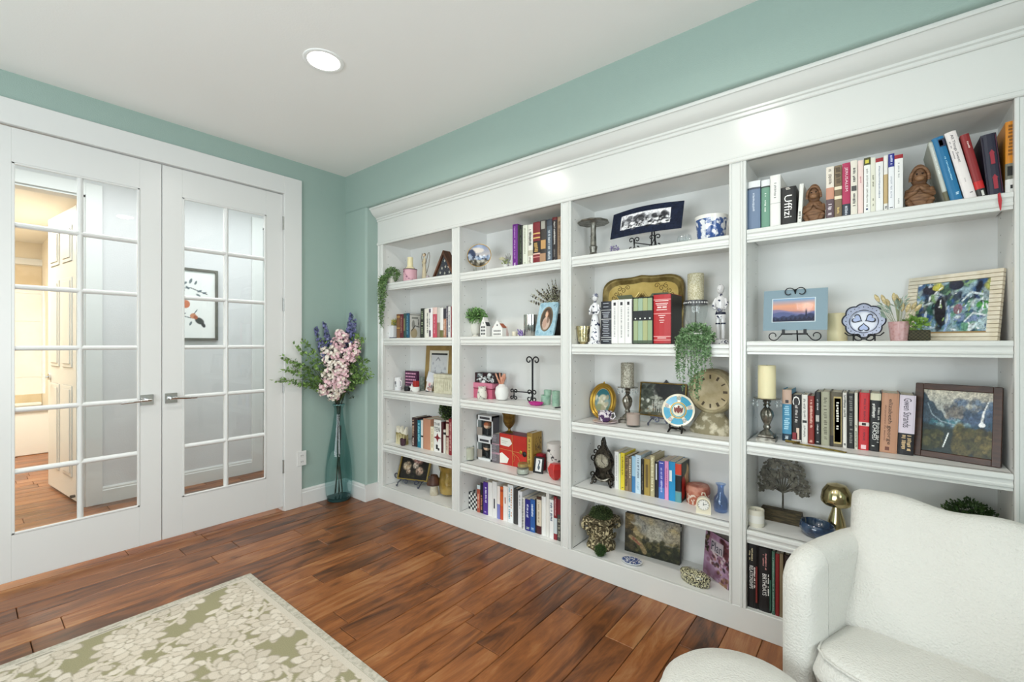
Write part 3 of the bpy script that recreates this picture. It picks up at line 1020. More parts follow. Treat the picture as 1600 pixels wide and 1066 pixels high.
book(3.4970, 3.5080, 1.0960, Y5, Z, .15, '#d9d4c4', 'thin cream book left of the bright red one', G, marks=[(.02, .45, '#7c7a68', .5, .6)], hard=False)
book(3.5090, 3.5430, 1.0980, Y5, Z, .16, '#c3242c', 'bright red hardback with a white photo band', G, lean=1, bands=[(.42, .485, '#e9d9d0'), (.43, .475, '#2a1a1a', .3, .7), (.02, .09, '#f0c9cc', .25, .75)], marks=[(.52, .92, '#7a1a2a', .55, .2), (.15, .36, '#7a1a2a', .55, .2)])
book(3.5430, 3.5770, 1.0980, Y5, Z, .16, '#111112', 'black thriller with bold white capitals', G, lean=1.5, title='ECHOED', tc='#f4f2ec', tspan=(.2, .5), tw=.42, bands=[(.88, 1, '#d8d2b8')], marks=[(.56, .84, '#e9e7e0', .35, .3), (.14, .5, '#bdbbb5', .82, .2), (.52, .76, '#bdbbb5', .82, .2), (.04, .1, '#e9e7e0', .4, .3)])
book(3.5770, 3.6310, 1.1010, Y5, Z, .18, '#bb8a6c', 'thick tan hardback with brown lowercase title', G, lean=2, title='elizabeth george', tc='#4a3528', tspan=(.12, .92), tw=.3, sub=('the punishment she deserves', .12, .88, .24, .13, '#7a4f38'), bands=[(.04, .1, '#6d3f30', .3, .55)])
book(3.6320, 3.6800, 1.0970, Y5, Z, .18, '#17151a', 'lilac and black hardback beside the waterfall picture', G, lean=2, title='Gwen Strands', tc='#4b414c', tspan=(.46, .95), tw=.5, bands=[(.36, 1, '#d9cdd9')], marks=[(.06, .33, '#d9b98a', .68, .25), (.06, .33, '#d9b98a', .34, .25)])

# --- column four, bottom
Z = .113
G = 'reference books behind the armchair arm'
book(3.1060, 3.1570, 0.4000, .135, Z, .24, '#0e0c0d', 'thick black book of relationships at the divider', G, title='RELATIONSHIPS', tc='#f2f0ec', tspan=(.3, .66), tw=.3, bands=[(.1, .66, '#7a2420', .84, .97)], marks=[(.7, .95, '#d8c9a0', .55, .12), (.3, .64, '#e9e6e0', .75, .1), (.7, .92, '#d8c9a0', .36, .1)])
book(3.1580, 3.2090, 0.3940, .135, Z, .24, '#0e0c0d', 'thick black book of birthdays right of its twin', G, title='BIRTHDAYS', tc='#f2f0ec', tspan=(.26, .6), tw=.32, bands=[(.05, .52, '#2c5a4a', .9, 1.0)], marks=[(.66, .92, '#c98a86', .6, .12), (.26, .6, '#e9e6e0', .8, .1), (.7, .9, '#c98a86', .4, .1)])
book(3.2110, 3.2240, 0.3900, .135, Z, .22, '#3f6152', 'thin green book right of the black pair', G, marks=[(.05, .9, '#8aa597', .5, .4)], hard=False)
book(3.2250, 3.2400, 0.3830, .135, Z, .22, '#7c1a1c', 'slim dark red book behind the chair arm', G, hard=False)
book(3.2410, 3.2550, 0.3880, .135, Z, .22, '#7a6a50', 'slim olive-brown book behind the chair arm', G, hard=False)
book(3.2570, 3.2790, 0.3880, .135, Z, .22, '#241512', 'dark brown book mostly hidden by the chair arm', G)

# --- column three, shelf two: slipcased sets
Z = 1.297
Y6 = .17
G = 'boxed volumes in front of the gold tray'
o = book(2.3610, 2.4250, 1.5360, Y6, Z, .17, '#1b1e28', 'black boxed volume with white horizontal lines of print', G, bands=[(.15, .165, '#cfcfcf'), (.575, .59, '#cfcfcf'), (.79, .8, '#cfcfcf'), (.1, .112, '#cfcfcf')])
b = B()
_t = 2.425 - 2.361
for f in (.06, .19, .24, .28, .32, .36, .4, .44, .49, .53, .62, .65, .69, .73, .86, .94):
    wv = random.uniform(.22, .4)
    b.box(_t * (.5 - wv), _t * (.5 + wv), -.001, .002, .24 * f, .24 * f + .0035)
b.out('spine_print', cmat('#b9bcc4'), o)
ws = thing('boxed_set', 'white three-volume boxed set in front of the gold tray', 'book set', (2.427, Y6, Z))
_w = 2.547 - 2.427
_h = 1.541 - Z
B().box(0, _w, .006, .17, 0, _h).out('slipcase', cmat('#e4e3df'), ws)
for k in range(3):
    v = bx(_w * k / 3 + .0008, _w * (k + 1) / 3 - .0008, -.001, .01, .002, _h - .003, .002).out('volume', cmat('#eae9e6'), ws)
    b = B().box(_w * (k + .35) / 3, _w * (k + .68) / 3, -.0018, 0, _h * .87, _h * .94)
    b.out('number', cmat('#2b2b2e'), v)
    b = B()
    zz = _h * .82
    while zz > _h * .15:
        b.box(_w * (k + .42) / 3, _w * (k + .6) / 3, -.0016, 0, zz - .003, zz); zz -= random.choice([.005, .005, .009])
    b.out('spine_print', cmat('#8d8d8d'), v)
gs = thing('boxed_set', 'four green volumes in a black slipcase beside the red book', 'book set', (2.55, Y6, Z))
_w = 2.663 - 2.55
_h = 1.547 - Z
B().box(0, .004, 0, .17, 0, _h).box(_w - .003, _w, 0, .17, 0, _h).box(0, _w, 0, .17, _h - .004, _h).box(0, _w, 0, .17, 0, .003).box(0, _w, .16, .17, 0, _h).out('slipcase', cmat('#12120f'), gs)
for k, c in enumerate(('#9fae84', '#9cb39a', '#aaaf7e', '#96ab84')):
    x0, x1 = .004 + (_w - .007) * k / 4 + .0004, .004 + (_w - .007) * (k + 1) / 4 - .0004
    v = bx(x0, x1, .002, .155, .004, _h - .005, .003).out('volume', cmat(c), gs)
    bx(x0 - .0002, x1 + .0002, .001, .006, _h * .5, _h * .71).out('label_band', cmat('#17181c'), v)
    B().prism([(x0 + (x1 - x0) * .5 + .0042 * math.cos(q * .524), _h * .545 + .0042 * math.sin(q * .524)) for q in range(12)], 0, .004, 'y').out('dot', cmat('#e8e8e2'), v)
    bx(x0, x1, .0012, .006, .004, _h * .08).out('foot_band', cmat('#4b5a44'), v)
o = book(2.6650, 2.7550, 1.5570, Y6, Z, .17, '#b5262b', 'thick red reference book with pink horizontal lines', G, bands=[(.88, .893, '#eaa9a6'), (.6, .612, '#eaa9a6'), (.145, .16, '#eaa9a6'), (.075, .088, '#eaa9a6'), (.985, 1.0, '#1c1413'), (.0, .012, '#1c1413')])
b = B()
_t = 2.755 - 2.665
for f, wv in ((.82, .38), (.77, .36), (.74, .3), (.65, .3), (.54, .2), (.5, .12), (.45, .15), (.41, .1), (.11, .25)):
    b.box(_t * (.5 - wv), _t * (.5 + wv), -.001, .002, .27 * f, .27 * f + .004)
b.box(_t * .24, _t * .48, -.001, .002, .27 * .69, .27 * .72).box(_t * .54, _t * .78, -.001, .002, .27 * .69, .27 * .72)
b.out('spine_print', cmat('#f3d3cf'), o)
bx(_t - .001, _t + .002, .012, .165, .0, 1.554 - Z).out('side_board', cmat('#26221e'), o)

# --- column three, shelf four
Z = .474
Y7 = .245
G = 'paperbacks between the ornate clock and the red round box'
book(2.4090, 2.4340, 0.6850, Y7, Z, .15, '#e3e2df', 'white paperback nearest the ornate clock', G, hard=False, marks=[(.2, .9, '#b9b9b6', .5, .3)])
book(2.4340, 2.4450, 0.6770, Y7, Z, .14, '#dfe6a8', 'thin lime paperback left of the bright yellow one', G, hard=False)
book(2.4460, 2.4700, 0.6830, Y7, Z, .15, '#ddc832', 'bright yellow paperback near the ornate clock', G, hard=False, marks=[(.4, .9, '#7d6a1c', .5, .35), (.04, .08, '#3a2a1a', .5, .5)])
book(2.4720, 2.4930, 0.6690, Y7, Z, .14, '#8b7456', 'tan patterned paperback right of the yellow one', G, hard=False, marks=[(.1, .95, '#4a3a2c', .5, .7, .008)])
book(2.4940, 2.5120, 0.6650, Y7, Z, .13, '#7c6a56', 'brown paperback with pale ornament', G, hard=False, marks=[(.3, .95, '#d5c6a8', .5, .6, .012)])
book(2.5130, 2.5340, 0.6750, Y7, Z, .14, '#3f7db0', 'mid blue paperback left of the pale blue one', G, hard=False, bands=[(.45, 1, '#9cc4dd')])
book(2.5340, 2.5650, 0.6850, Y7, Z, .15, '#c7dbe8', 'pale blue paperback with grey lettering', G, hard=False, marks=[(.4, .92, '#6b7f92', .55, .35), (.08, .3, '#8fb4cd', .5, .5)])
book(2.5660, 2.5830, 0.6660, Y7, Z, .13, '#1a1714', 'slim black paperback left of the gold one', G, hard=False, marks=[(.1, .85, '#8d8576', .5, .25)])
book(2.5840, 2.6160, 0.6720, Y7, Z, .13, '#a98f45', 'gold paperback with brown spine panel', G, hard=False, bands=[(.22, .85, '#6d5a34', .28, .72)])
book(2.6170, 2.6420, 0.6960, Y7, Z, .15, '#b9ae87', 'beige hardback with grey sides, taller than its neighbours', G, marks=[(.1, .95, '#ece4c2', .5, .5, .008)])
book(2.6430, 2.6640, 0.6650, Y7, Z, .14, '#17161b', 'black paperback with a white stripe', G, hard=False, bands=[(.5, .95, '#dedede', .3, .62)])
book(2.6650, 2.6960, 0.6730, Y7, Z, .15, '#4a4fae', 'indigo paperback with pale lettering', G, hard=False, marks=[(.15, .85, '#c4c8f2', .5, .35), (.9, .96, '#e2e4fa', .5, .6)], bands=[(0, .3, '#4a7cc0')])
book(2.6970, 2.7180, 0.6780, Y7, Z, .15, '#e596c4', 'pink paperback between indigo and bright blue', G, hard=False, marks=[(.3, .85, '#b0558c', .5, .3)])
book(2.7190, 2.7530, 0.6790, Y7, Z, .15, '#1d8fc6', 'bright blue paperback with a white label', G, hard=False, bands=[(.5, .78, '#e8f0f2', .1, .5)])
o = book(2.7530, 2.7830, 0.6780, Y7, Z, .13, '#7b8a84', 'novel with a red and black spine by the red box', G, hard=False, bands=[(.7, .98, '#d3432a'), (.28, .68, '#17181c'), (0, .25, '#5f9aa0')])
cv = Cv(24, 34, '#22221c')
cv.ell(.62, .7, .28, .2, '#c9a972').ell(.7, .4, .2, .3, '#b9895c').ell(.2, .35, .3, .28, '#b5281e').ell(.35, .85, .3, .2, '#37402c')
cv.put('front_cover', .118, 0.678 - Z - .004, print_mat(.4), o, (2.783 - 2.753 + .0008, .011, .002), (0, 0, R(90)))

# --- column two, top shelf
Z = 1.797
Y8 = .2
G = 'novels on the second column top shelf'
book(1.6950, 1.7390, 2.0870, Y8, Z, .16, '#6d1c86', 'purple hardback at the left of the upper novels', G, marks=[(.2, .95, '#b98fc9', .5, .25), (.03, .12, '#e6d6ec', .5, .4, .01)])
book(1.7400, 1.7560, 2.0750, Y8, Z, .15, '#2f3328', 'thin dark olive book right of the purple one', G)
book(1.7570, 1.7780, 2.0720, Y8, Z, .15, '#1b1d1a', 'thin black book right of the olive one', G, marks=[(.1, .9, '#5b6b52', .5, .5)])
book(1.7800, 1.8210, 2.0670, Y8, Z, .15, '#dfe2d2', 'pale celadon hardback among the upper novels', G, marks=[(.3, .92, '#a9ad98', .5, .3), (.04, .1, '#7b8a6c', .5, .4)])
book(1.8230, 1.8620, 2.0640, Y8, Z, .15, '#e6e4d9', 'white hardback with black print among the upper novels', G, marks=[(.48, .88, '#33322e', .5, .5), (.06, .22, '#8b8676', .5, .4)], bands=[(.25, .38, '#bdb8a2')])
book(1.8640, 1.9190, 2.0720, Y8, Z, .16, '#7c1d26', 'maroon hardback with gold and black bands', G, bands=[(.28, .56, '#1b1312'), (.62, .65, '#d9b56c'), (.72, .75, '#d9b56c'), (.25, .28, '#e6c0b0'), (.18, .2, '#d58f8a')], marks=[(.3, .52, '#c9a35c', .5, .6, .01)])
book(1.9200, 1.9690, 2.0750, Y8, Z, .16, '#3a3430', 'dark hardback with an ochre figure on the spine', G, bands=[(.35, .55, '#c69a62', .15, .9), (.05, .25, '#b08a6a', .0, .9), (.8, .98, '#a9a69c', .2, .8)])
book(1.9700, 2.0110, 2.0730, Y8, Z, .16, '#54606c', 'slate hardback with pale vertical lettering', G, marks=[(.08, .75, '#c9d0d6', .5, .4)], bands=[(.85, 1, '#3c4450')])
book(2.0120, 2.0470, 2.0780, Y8, Z, .16, '#2a2324', 'near-black hardback with white vertical title', G, marks=[(.4, .9, '#dcd8d2', .5, .35), (.05, .3, '#8f8a84', .5, .3)], bands=[(.94, 1, '#7a2a2c')])
book(2.0490, 2.0840, 2.0750, Y8, Z, .15, '#a98e74', 'tan hardback half hidden by the divider', G, marks=[(.1, .9, '#6d5640', .5, .4)])

# --- column two, bottom
Z = .113
Y9 = .19
G = 'binders and workbooks on the bottom shelf'
book(1.3830, 1.4130, 0.3050, Y9, Z, .2, '#a8503c', 'rust red paperback right of the gingham box', G, hard=False, bands=[(.85, 1, '#c9d6da')], marks=[(.1, .7, '#e0b8a0', .5, .5)])
book(1.4150, 1.4410, 0.3240, Y9, Z, .2, '#1c1a26', 'thin near-black book left of the purple workbook', G, hard=False, marks=[(.1, .6, '#c98a6c', .5, .5)])
book(1.4430, 1.4860, 0.3360, Y9, Z, .21, '#4b2a8c', 'purple workbook with white title on the bottom shelf', G, hard=False, marks=[(.35, .88, '#e6e0f2', .6, .35), (.04, .1, '#cdb8e8', .5, .5)])
book(1.4880, 1.5260, 0.3440, Y9, Z, .22, '#e8e7e5', 'white workbook right of the purple one', G, hard=False)
book(1.5270, 1.5690, 0.3570, Y9, Z, .22, '#e6e5e3', 'white binder with a black leaf on its spine', G, hard=False, bands=[(.25, .52, '#232733', .35, .6)])
book(1.5710, 1.5960, 0.3330, Y9, Z, .2, '#efe6e0', 'cream workbook with lavender foot', G, hard=False, bands=[(0, .45, '#7d83c4')])
book(1.5980, 1.6230, 0.3340, Y9, Z, .2, '#d4622c', 'orange workbook on the bottom shelf', G, hard=False, bands=[(0, .42, '#c8502a'), (.85, .92, '#a9401c')])
book(1.6250, 1.6620, 0.3450, Y9, Z, .21, '#f0ebe6', 'white workbook with a brown mark', G, hard=False, bands=[(.5, .68, '#a86a52', .4, .6)])
book(1.6640, 1.7100, 0.3620, Y9, Z, .22, '#eef0f0', 'white workbook with scattered teal print', G, hard=False, marks=[(.05, .92, '#6fa3b5', .35, .3, .011), (.1, .9, '#d5a07c', .7, .25, .017)])
book(1.7130, 1.7480, 0.3460, Y9, Z, .22, '#3b3b3a', 'charcoal binder on the bottom shelf', G)
book(1.7610, 1.7950, 0.3430, .175, Z, .24, '#e4e4e6', 'wide white ring binder right of the charcoal one', G, marks=[(.5, .9, '#8f8f92', .5, .25)])
o = book(1.8110, 1.8290, 0.3150, .16, Z, .21, '#e7e4dd', 'spiral-bound notebook with black coil', G, hard=False, cat='notebook')
b = B()
_h = 0.315 - Z
for k in range(20):
    z0 = .01 + (_h - .02) * k / 19
    b.tube([(-.001, .004, z0), (.002, -.006, z0), (.0075, -.006, z0), (.0105, .004, z0)], .0014, 5)
b.out('coil', cmat('#1a1a1c'), o)
book(1.8330, 1.8720, 0.3090, .16, Z, .2, '#24287c', 'navy blue guide with white vertical title', G, hard=False, marks=[(.4, .85, '#dfe3f6', .5, .4), (.03, .12, '#c9d8c0', .5, .7)])
book(1.8730, 1.9090, 0.3180, .16, Z, .2, '#2a5ba0', 'mid blue guide right of the navy one', G, hard=False, marks=[(.45, .88, '#dce8f6', .5, .4), (.04, .14, '#a8c4e0', .5, .6)])
book(1.9070, 1.9180, 0.3250, .165, Z, .2, '#1d1a1c', 'thin black book right of the blue guides', G, hard=False)
book(1.9190, 1.9530, 0.3430, .165, Z, .22, '#d9cdb8', 'cream book with a dark maroon foot', G, hard=False, bands=[(0, .22, '#4a1c20'), (.93, 1, '#4a3026')], marks=[(.3, .85, '#9c8f78', .5, .3)])
book(1.9550, 1.9880, 0.3540, .165, Z, .23, '#e9e8e4', 'plain white binder, wider one near the divider', G)
book(1.9900, 2.0130, 0.3840, .165, Z, .23, '#e4e2dc', 'plain white folder, taller one near the divider', G, hard=False)
book(2.0180, 2.0490, 0.3490, .16, Z, .2, '#ecebe8', 'white paperback with blue script near the divider', G, hard=False, marks=[(.4, .92, '#4a5a74', .5, .5, .007)])
book(2.0500, 2.0740, 0.3750, .16, Z, .2, '#c9d3d6', 'book with red head and red foot by the divider', G, hard=False, bands=[(.5, 1, '#7e1c26'), (0, .14, '#8c2430')], marks=[(.55, .95, '#e0b9bc', .5, .3)])
book(2.0760, 2.1030, 0.3770, .16, Z, .19, '#4a4a46', 'dark mottled book hard against the divider', G, hard=False, bands=[(.6, .95, '#7c2430')], marks=[(.05, .5, '#a9a896', .5, .6)])

# --- column one, shelf two
Z = 1.343
YA = .19
G = 'small books on the leftmost column'
book(0.4580, 0.5010, 1.5430, YA, Z, .12, '#7b5433', 'brown leather book at the left of the leftmost column row', G, bands=[(.86, .9, '#c9a35c'), (.4, .44, '#c9a35c')])
book(0.5040, 0.5490, 1.5410, YA, Z, .12, '#5e1a22', 'maroon book right of the brown leather one', G, marks=[(.2, .9, '#b98f7c', .5, .35)])
book(0.5520, 0.5850, 1.5450, YA, Z, .12, '#2c4a44', 'dark green book with gilt ornament', G, bands=[(.3, .8, '#8f8a5c', .2, .6)])
o = book(0.5880, 0.6220, 1.5460, YA, Z, .12, '#14506c', 'deep teal book with an illustrated white side cover', G, marks=[(.1, .9, '#8fc0d2', .5, .3)])
cv = Cv(24, 40, '#dcdad2')
cv.ell(.4, .2, .32, .2, '#b9a888').ell(.35, .55, .14, .18, '#6d6a60', .7).line([(.2, .3), (.5, .5), (.9, .45)], .03, '#2b2b2b').line([(.8, .75), (.85, .5)], .03, '#222222').rect(0, 1, .93, .96, '#4a4a46').rect(.2, .8, .78, .84, '#8f8f88')
cv.put('side_cover', .105, 1.546 - Z - .004, print_mat(.5), o, (0.622 - 0.588 + .0006, .012, .002), (0, 0, R(90)))
book(0.7680, 0.8120, 1.5760, YA, Z, .14, '#23291f', 'dark green-black hardback with pale dots', G, marks=[(.1, .9, '#8d9a7c', .5, .5, .014)])
book(0.8140, 0.8670, 1.5710, YA, Z, .14, '#e9e6da', 'cream hardback with bold black vertical print', G, marks=[(.15, .85, '#26241f', .75, .25)])
book(0.8690, 0.9100, 1.5760, YA, Z, .14, '#eceaea', 'white hardback with mauve head and foot marks', G, bands=[(.84, .96, '#5a5268', .1, .6), (.04, .25, '#5a4a5c', .1, .6)], marks=[(.35, .7, '#55555c', .2, .3)])
book(0.9120, 0.9590, 1.5760, YA, Z, .14, '#c24a5c', 'rose red hardback in the leftmost column', G, bands=[(.78, 1, '#e8c9c0')], marks=[(.1, .7, '#e2a9b2', .5, .25)])
book(0.9610, 0.9920, 1.5740, YA, Z, .15, '#8f7a66', 'taupe hardback right of the rose red one', G, bands=[(.5, 1, '#c9c4bd')])
book(0.9940, 1.0300, 1.5700, YA, Z, .14, '#e8e7e3', 'plain white hardback in the leftmost column', G, bands=[(0, .25, '#6d6b3c')])
book(1.0320, 1.0650, 1.5610, YA, Z, .14, '#2d2a38', 'novel with a dark head and sunset foot', G, bands=[(0, .65, '#b07a5c')], marks=[(.05, .6, '#e0c4b4', .5, .5)])
book(1.0670, 1.0860, 1.5790, YA, Z, .14, '#5d5a62', 'thin grey patterned book near the first divider', G, marks=[(.05, .95, '#b9b4bc', .5, .6)], hard=False)
book(1.0870, 1.1150, 1.5750, YA, Z, .14, '#ebe9e6', 'white book with blue-grey print near the first divider', G, marks=[(.15, .85, '#6a7086', .5, .4)], hard=False)
book(1.1160, 1.1390, 1.5740, YA, Z, .14, '#8c2c34', 'thin red book hidden at the first divider', G, hard=False)

# --- column one, shelf four
Z = .457
YB = .232
G = 'books beneath the boxwood ball'
book(0.6060, 0.6490, 0.6910, YB, Z, .16, '#3a2220', 'dark brown book with pale lettering beside the purple votive', G, marks=[(.35, .95, '#d5b8a0', .5, .5), (.03, .3, '#e6d6cc', .5, .4)])
book(0.6510, 0.6740, 0.6890, YB, Z, .16, '#2a1216', 'thin black-red book left of the teal one', G)
book(0.6770, 0.7210, 0.6770, YB, Z, .15, '#1f7a90', 'teal book with light blotches', G, marks=[(.2, .9, '#8fd0dc', .5, .5, .009)])
book(0.7240, 0.7460, 0.6810, YB, Z, .15, '#e4e2dc', 'thin white book left of the big tan one', G, hard=False, bands=[(.4, .46, '#222222')])
book(0.7480, 0.8360, 0.6980, YB, Z, .17, '#c08a6e', 'large blank tan hardback under the boxwood ball', G)
book(0.8390, 0.8740, 0.6440, YB, Z, .12, '#e6dcc0', 'short cream book right of the tan hardback', G, hard=False, marks=[(.1, .9, '#9c9276', .6, .35)])
o = book(0.8770, 0.9600, 0.7040, YB, Z, .16, '#ebe9e4', 'white book with a red star and black capitals', G, hard=True)
_t = 0.96 - 0.877
text(o, 'THE', _t * .75, .02, cmat('#1b1b1b'), frame_m((_t * .5, -.0012, .215), (1, 0, 0), (0, 0, 1)), 'spine_title')
text(o, 'TEN', _t * .75, .035, cmat('#1b1b1b'), frame_m((_t * .5, -.0012, .175), (1, 0, 0), (0, 0, 1)), 'spine_title')
B().prism([(_t * .55 + (_t * .5 if k % 2 == 0 else _t * .2) * math.cos(PI / 2 + k * PI / 4), .11 + (.035 if k % 2 == 0 else .013) * math.sin(PI / 2 + k * PI / 4)) for k in range(8)], -.0014, .002, 'y').out('star_emblem', cmat('#7e1622'), o)
B().box(_t * .35, _t * .6, -.0012, .002, .02, .055).box(_t * .6, _t * .8, -.0012, .002, .012, .03).out('spine_print', cmat('#1b1b1b'), o)
book(0.9620, 0.9870, 0.6930, YB, Z, .15, '#4a1218', 'thin dark maroon book right of the star book', G)
book(0.9890, 1.0140, 0.6370, YB, Z, .12, '#e2ddd2', 'short white book left of the red one', G, hard=False, bands=[(.8, .9, '#222222')])
book(1.0230, 1.0520, 0.7150, .225, Z, .15, '#d9c8b4', 'cream book with maroon dots left of the red one', G, bands=[(.5, .55, '#5a1a1c'), (.9, .96, '#5a1a1c')], marks=[(.1, .5, '#8c4a40', .5, .4)])
book(1.0540, 1.0950, 0.7290, .225, Z, .16, '#8c1d28', 'deep red book against the first divider', G, marks=[(.1, .9, '#e0b8b0', .5, .3)])

# ================================================================ helpers for the small things


def leaf(b, p, d, n, L, w):
    p = Vector(p); d = Vector(d).normalized(); n = Vector(n)
    s = d.cross(n)
    s = s.normalized() if s.length > 1e-5 else d.orthogonal().normalized()
    n = s.cross(d)
    b.add([p, p + d * L * .45 + s * w * .5 + n * L * .06, p + d * L, p + d * L * .45 - s * w * .5 + n * L * .06], [(0, 1, 2), (0, 2, 3)])


def rdir(rng, up=0.0):
    while True:
        v = Vector((rng.uniform(-1, 1), rng.uniform(-1, 1), rng.uniform(-1, 1)))
        if .05 < v.length < 1:
            v.normalize()
            v.z += up
            return v.normalized()


def bush(c, r, n, L, w, seed=1, sz=1.0, up=0.2, shell=.75, lo=-1.0, jag=.0):
    rng = random.Random(seed)
    b = B()
    for _ in range(n):
        d = rdir(rng)
        if d.z < lo:
            d.z = abs(d.z)
        rr = r * rng.uniform(shell, 1.0 + jag)
        p = (c[0] + d.x * rr, c[1] + d.y * rr, c[2] + d.z * rr * sz)
        dd = (d * 1.0 + rdir(rng) * .8 + Vector((0, 0, up)))
        leaf(b, p, dd, rdir(rng), L * rng.uniform(.7, 1.3), w * rng.uniform(.7, 1.2))
    return b


def stuff(o):
    o['kind'] = 'stuff'
    return o


def vine(b, pts, n, L, w, rng):
    """leaves all along a hanging strand"""
    for k in range(n):
        t = k / n * (len(pts) - 1)
        i = int(t)
        p = Vector(pts[i]).lerp(Vector(pts[min(i + 1, len(pts) - 1)]), t - i)
        d = rdir(rng, -.25)
        leaf(b, p, d, rdir(rng), L * rng.uniform(.7, 1.2), w * rng.uniform(.7, 1.2))


def spiral(cx, cz, r0, r1, a0, a1, y=0.0, n=16):
    return [(cx + (r0 + (r1 - r0) * i / n) * math.cos(R(a0 + (a1 - a0) * i / n)), y, cz + (r0 + (r1 - r0) * i / n) * math.sin(R(a0 + (a1 - a0) * i / n))) for i in range(n + 1)]


def lathes(name, label, cat, loc, parts, rz=0.0, group=None):
    o = thing(name, label, cat, loc, rz, group)
    for p in parts:
        nm, m, prof = p[:3]
        kw = dict(p[3]) if len(p) > 3 else {}
        sm = kw.pop('smooth', 40)
        B().lathe(prof, kw.pop('n', 24), **kw).out(nm, m, o, sm)
    return o


def pframe(name, label, cat, loc, w, h, bw, th, fm, cv, tilt=8.0, rz=0.0, mw=0.0, mm=None, pm=None, step=0.0, group=None, backing=None):
    """a framed picture standing on its lower edge and leaning back"""
    o = thing(name, label, cat, loc, group=group, rot=(-R(tilt), 0, rz))
    f = B()
    for x0, x1, z0, z1 in ((0, bw, 0, h), (w - bw, w, 0, h), (bw, w - bw, 0, bw), (bw, w - bw, h - bw, h)):
        f.box(x0, x1, 0, th, z0, z1, .002)
    if step:
        for x0, x1, z0, z1 in ((0, bw * .45, 0, h), (w - bw * .45, w, 0, h), (0, w, 0, bw * .45), (0, w, h - bw * .45, h)):
            f.box(x0, x1, -step, .002, z0, z1, .002)
    f.out('frame', fm, o)
    bx(bw * .8, w - bw * .8, th * .75, th * .95, bw * .8, h - bw * .8).out('backing', backing or mat('#3a2c20', .7), o)
    if mw:
        mb = B()
        for x0, x1, z0, z1 in ((bw, bw + mw, bw, h - bw), (w - bw - mw, w - bw, bw, h - bw), (bw + mw, w - bw - mw, bw, bw + mw), (bw + mw, w - bw - mw, h - bw - mw, h - bw)):
            mb.box(x0, x1, th * .45, th * .6, z0, z1)
        mb.out('mat_board', mm, o)
    q = bw + mw
    cv.put('picture', w - 2 * q, h - 2 * q, pm or print_mat(.35), o, (q, th * .62, q))
    return o


GOLD = mat('#b08d3c', .35, .8)
DGOLD = mat('#8a6f36', .4, .7, col2='#6b5526', vs=30)
SILVER = mat('#a8a49a', .3, .95, col2='#6f6a60', vs=40)
CREAMW = mat('#eee3b8', .5, sub=.15)
CLEAR = thin_glass('#f8faf9', 1.45)
GREENLEAF = mat('#4f7d3c', .55, col2='#7fa65c', vs=60)
DARKLEAF = mat('#2c4420', .6, col2='#4d6a34', vs=50)
VINE = mat('#527844', .5, col2='#8aa87c', vs=70)


def oval_print(cv, rx, rz, name, parent, loc, pm, dish=0.0):
    """an oval print facing -y, centred on loc"""
    n = 44
    h, w = cv.h, cv.w
    pv, pf, ink = [(0, 0, 0)], [], [cv.a[h // 2, w // 2]]
    for i in range(1, 15):
        for j in range(n):
            a = 2 * PI * j / n; f = i / 14
            u, v = .5 + .5 * f * math.cos(a), .5 + .5 * f * math.sin(a)
            pv.append((rx * f * math.cos(a), -max(0, f - .7) * dish, rz * f * math.sin(a)))
            ink.append(cv.a[min(h - 1, int(v * h)), min(w - 1, int(u * w))])
    for j in range(n):
        pf.append((0, 1 + j, 1 + (j + 1) % n))
        for i in range(13):
            pf.append((1 + i * n + j, 1 + (i + 1) * n + j, 1 + (i + 1) * n + (j + 1) % n, 1 + i * n + (j + 1) % n))
    me = bpy.data.meshes.new(name); me.from_pydata(pv, [], pf)
    at = me.attributes.new('ink', 'FLOAT_COLOR', 'POINT')
    at.data.foreach_set('color', np.concatenate([np.array(ink), np.ones((len(ink), 1))], 1).astype(np.float32).ravel())
    me.materials.append(pm)
    return link(name, me, parent, loc)

# ================================================================ COLUMN FOUR (nearest)


def monkey(label, x, y, z, w, h, flip=1):
    """carved wooden monkey bookend, hands over its face"""
    wm = mat('#8a6547', .55, col2='#64442b', vs=30, sc=(1, 1, 6), bump=.5, bs=90)
    o = thing('monkey_carving', label, 'carving', (x, y, z), group='carved monkey bookends')
    a = w / 2
    B().lathe([(a * .78, 0), (a * .92, h * .08), (a * .98, h * .22), (a * .9, h * .38), (a * .7, h * .5), (a * .5, h * .56)], 20, (a, 0, 0), 1, .75).out('body', wm, o, 60)
    hd = B().ball((a * 1.0, -.002, h * .74), a * .62, 18, 12, sz=h * .26 / (a * .62), sy=.85).out('head', wm, o, 60)
    B().tube([(a - a * .62 * math.cos(R(t)), -a * .42 - a * .2 * math.sin(R(t)), h * .66 + h * .24 * math.sin(R(t))) for t in range(-10, 200, 20)], a * .13, 8).out('brow', wm, hd, 60)
    B().ball((a, -a * .58, h * .66), a * .34, 12, 8, .8, 1, .6).out('muzzle', mat('#8a6444', .5, bump=.3, bs=60), hd, 60)
    for s in (-1, 1):
        B().ball((a + s * a * .2, -a * .62, h * .76), a * .075, 8, 6).out('eye', mat('#1d120b', .3), hd, 60)
        B().tube([(a + s * a * .78, -a * .1, h * .44), (a + s * a * .85, -a * .5, h * .3), (a + s * a * .35, -a * .72, h * .36), (a + s * a * .08, -a * .74, h * .45)], [a * .2, a * .24, a * .2, a * .14], 10).out('arm', wm, o, 60)
        B().tube([(a + s * a * .5, a * .1, h * .12), (a + s * a * .75, -a * .55, h * .16), (a + s * a * .5, -a * .72, h * .03)], [a * .28, a * .26, a * .16], 10).out('leg', wm, o, 60)
    return o


